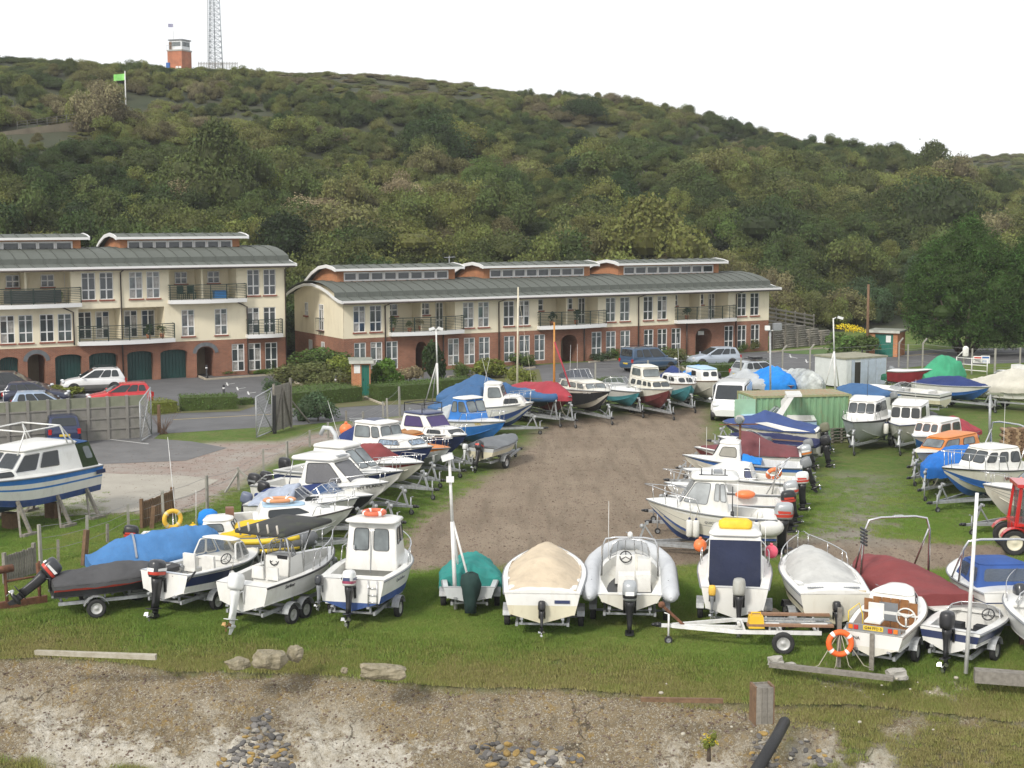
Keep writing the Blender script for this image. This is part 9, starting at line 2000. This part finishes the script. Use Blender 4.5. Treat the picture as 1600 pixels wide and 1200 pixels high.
p = ridge_pt(337, 110); k = p.y/FPX; t = thing('lattice_mast', 'steel lattice radio mast rising out of the top of the picture', 'mast', (p.x, p.y, p.z-1)); H_ = 125*k; mb = MB(); bw, tw_ = 11.5*k, 8.0*k
def leg(i, z): w = bw+(tw_-bw)*z/H_; a = R(90+120*i+14); return Vector((math.cos(a)*w*1.05, math.sin(a)*w*1.05, z))
for i in range(3): mb.tube([leg(i, 0), leg(i, H_)], .11, 6)
mb.obj('leg', mat('mast_steel', (.3, .33, .36), .6), t); mb = MB(); nz = 15
for j in range(nz):
 z0, z1 = H_*j/nz, H_*(j+1)/nz
 for i in range(3): mb.tube([leg(i, z0), leg((i+1) % 3, z1)], .042, 4); mb.tube([leg((i+1) % 3, z0), leg(i, z1)], .042, 4); mb.tube([leg(i, z0), leg((i+1) % 3, z0)], .036, 4)
mb.obj('bracing', mat('mast_steel', (.3, .33, .36), .6), t); mb = MB()
for x in (-.35, .35): mb.tube([(leg(1, 0).x*.0-bw*.8+x, -.3, 0), (-bw*.8*.8+x, -.3, H_)], .06, 4)
for j in range(40): mb.box((-bw*.8+bw*.16*j/40, -.3, H_*j/40), (.7, .06, .06))
mb.obj('ladder', GALV, t)
a = ridge_pt(312, 109); t = thing('compound_fence', 'paling fence round the foot of the radio mast on the skyline', 'fence', (a.x, a.y-1.0, a.z+.3)); me = MB().box((0, 0, .6), (.12, .06, 1.5)).mesh('paling', WOODG)
for i in range(26): link('paling', me, t, (i*.34, 0, 0))
MB().box((4.2, .05, .9), (8.8, .05, .12)).obj('rail', WOODG, t)
p = FLAG_P; k = p.y/FPX; t = thing('flag_pole', 'white flagpole with bright green flag on the left hillside', 'flagpole', (p.x, p.y, p.z-.3), 0, 'flagpoles'); H_ = (178-114)*k+.3; MB().tube([(0, 0, 0), (0, 0, H_)], .12, 8, r1=.07).obj('pole', WPIPE, t); mb = MB(); mb.loft([[(-x, .2*math.sin(x*3.2), H_-.35-.12*x-z) for z in np.linspace(0, .95, 4)] for x in np.linspace(.05, 1.65, 12)], closed=False, cap=(False, False)); mb.obj('flag', mat('green_flag', (.2, .62, .1), .8, c2=(.35, .7, .25), vs=2.2), t)
for q in TRK[:1]:
 mb = MB(); A = [hill_hit(u, v) for u, v in ((314, 188), (326, 188), (340, 206), (334, 207))]; o = mb.add([p+Vector((0, 0, .15)) for p in A], [(0, 1, 2, 3)]).obj('chalk_path', mat('chalk_track', (.24, .21, .14), .95, var=.15)); o['kind'] = 'structure'
a, b = WALL_A.copy(), WALL_B.copy(); d = b-a; k = b.y/FPX; t = thing('old_wall', 'old stained concrete retaining wall across the left hillside', 'retaining wall', (a.x, a.y, 0), math.atan2(d.y, d.x)); Lh = math.hypot(d.x, d.y)
z0, z1 = a.z, b.z; OW = mat('stained_wall', (.2, .175, .125), .95, c2=(.13, .11, .08), vs=.6, bump=.4, stain=(.09, .08, .06), sstr=.7); mb = MB()
ta, tb_ = atY(-40, 212, a.y).z, atY(152, 185, b.y).z
mb.add([(0, 0, z0-2), (Lh, 0, z1-2), (Lh, 0, tb_), (0, 0, ta), (0, 1.0, z0-2), (Lh, 1.0, z1-2), (Lh, 1.0, tb_), (0, 1.0, ta)], [(0, 1, 2, 3), (3, 2, 6, 7), (1, 5, 6, 2), (5, 4, 7, 6), (4, 0, 3, 7)]); mb.obj('wall', OW, t)
f = MB()
for i in range(9): x = Lh*(.35+.65*i/8); zt = ta+(tb_-ta)*x/Lh; f.tube([(x, .5, zt-.1), (x, .5, zt+.95)], .05, 5)
for zz in (.3, .6, .9): f.tube([(Lh*.35, .5, ta+(tb_-ta)*.35+zz), (Lh, .5, tb_+zz)], .03, 4)
f.obj('wire_fence', mat('dark_wire', (.1, .1, .085), .8), t)
# seaward clutter by the right lane
t = thing('pallet_stack', 'heap of timber pallets and dark drums at the right end of the green container', 'pallet stack', at(1308, 690), R(15)); pm = MB()
for k in range(4): pm.box((0, -.45+k*.3, 0), (1.1, .12, .03));
for k in range(3): pm.box((-.5+k*.5, 0, -.06), (.09, 1.05, .09))
pmesh = pm.mesh('pallet', WOODG)
for k in range(5): link('pallet', pmesh, t, (rng.uniform(-.05, .05), rng.uniform(-.05, .05), .12+k*.16), rz=rng.uniform(-.1, .1))
for i, (u, v) in enumerate(((1268, 700), (1290, 702))): o = MB().tube([(0, 0, 0), (0, 0, .55)], .25, 12).obj('drum', (BLK, TBRT)[i]); o.location = at(u, v); tag(o, ('black drum at the foot of the green container', 'blue drum beside the timber pallets')[i], 'drum')
t = thing('log_pile', 'brown stack of cut logs at the right edge behind the steel arch boat', 'log pile', at(1572, 716), R(5)); lg = [MB().tube([(0, 0, 0), (0, .7, 0)], r_, 9).mesh('log', WOODB if i else mat('log_end', (.32, .22, .13), .9, var=.2)) for i, r_ in enumerate((.09, .075, .1))]
for k in range(9):
 for j in range(11-(k % 2)): link('log', lg[(k*3+j) % 3], t, (j*.175+(k % 2)*.09, rng.uniform(-.04, .04), .09+k*.155))
# ---------------------------------------------------------------- autumn air between the yard and the hilltop
hz = bpy.data.materials.new('hazy_air'); hz.use_nodes = True; t = hz.node_tree; t.nodes.remove(t.nodes['Principled BSDF']); pv = t.nodes.new('ShaderNodeVolumePrincipled')
pv.inputs['Color'].default_value = (.93, .95, .97, 1); pv.inputs['Density'].default_value = .00021; pv.inputs['Anisotropy'].default_value = 0; t.links.new(pv.outputs[0], t.nodes['Material Output'].inputs['Volume'])
mb = MB(); mb.box((0, 300, 48), (1300, 700, 112)); o = mb.obj('haze', hz); o['kind'] = 'stuff'
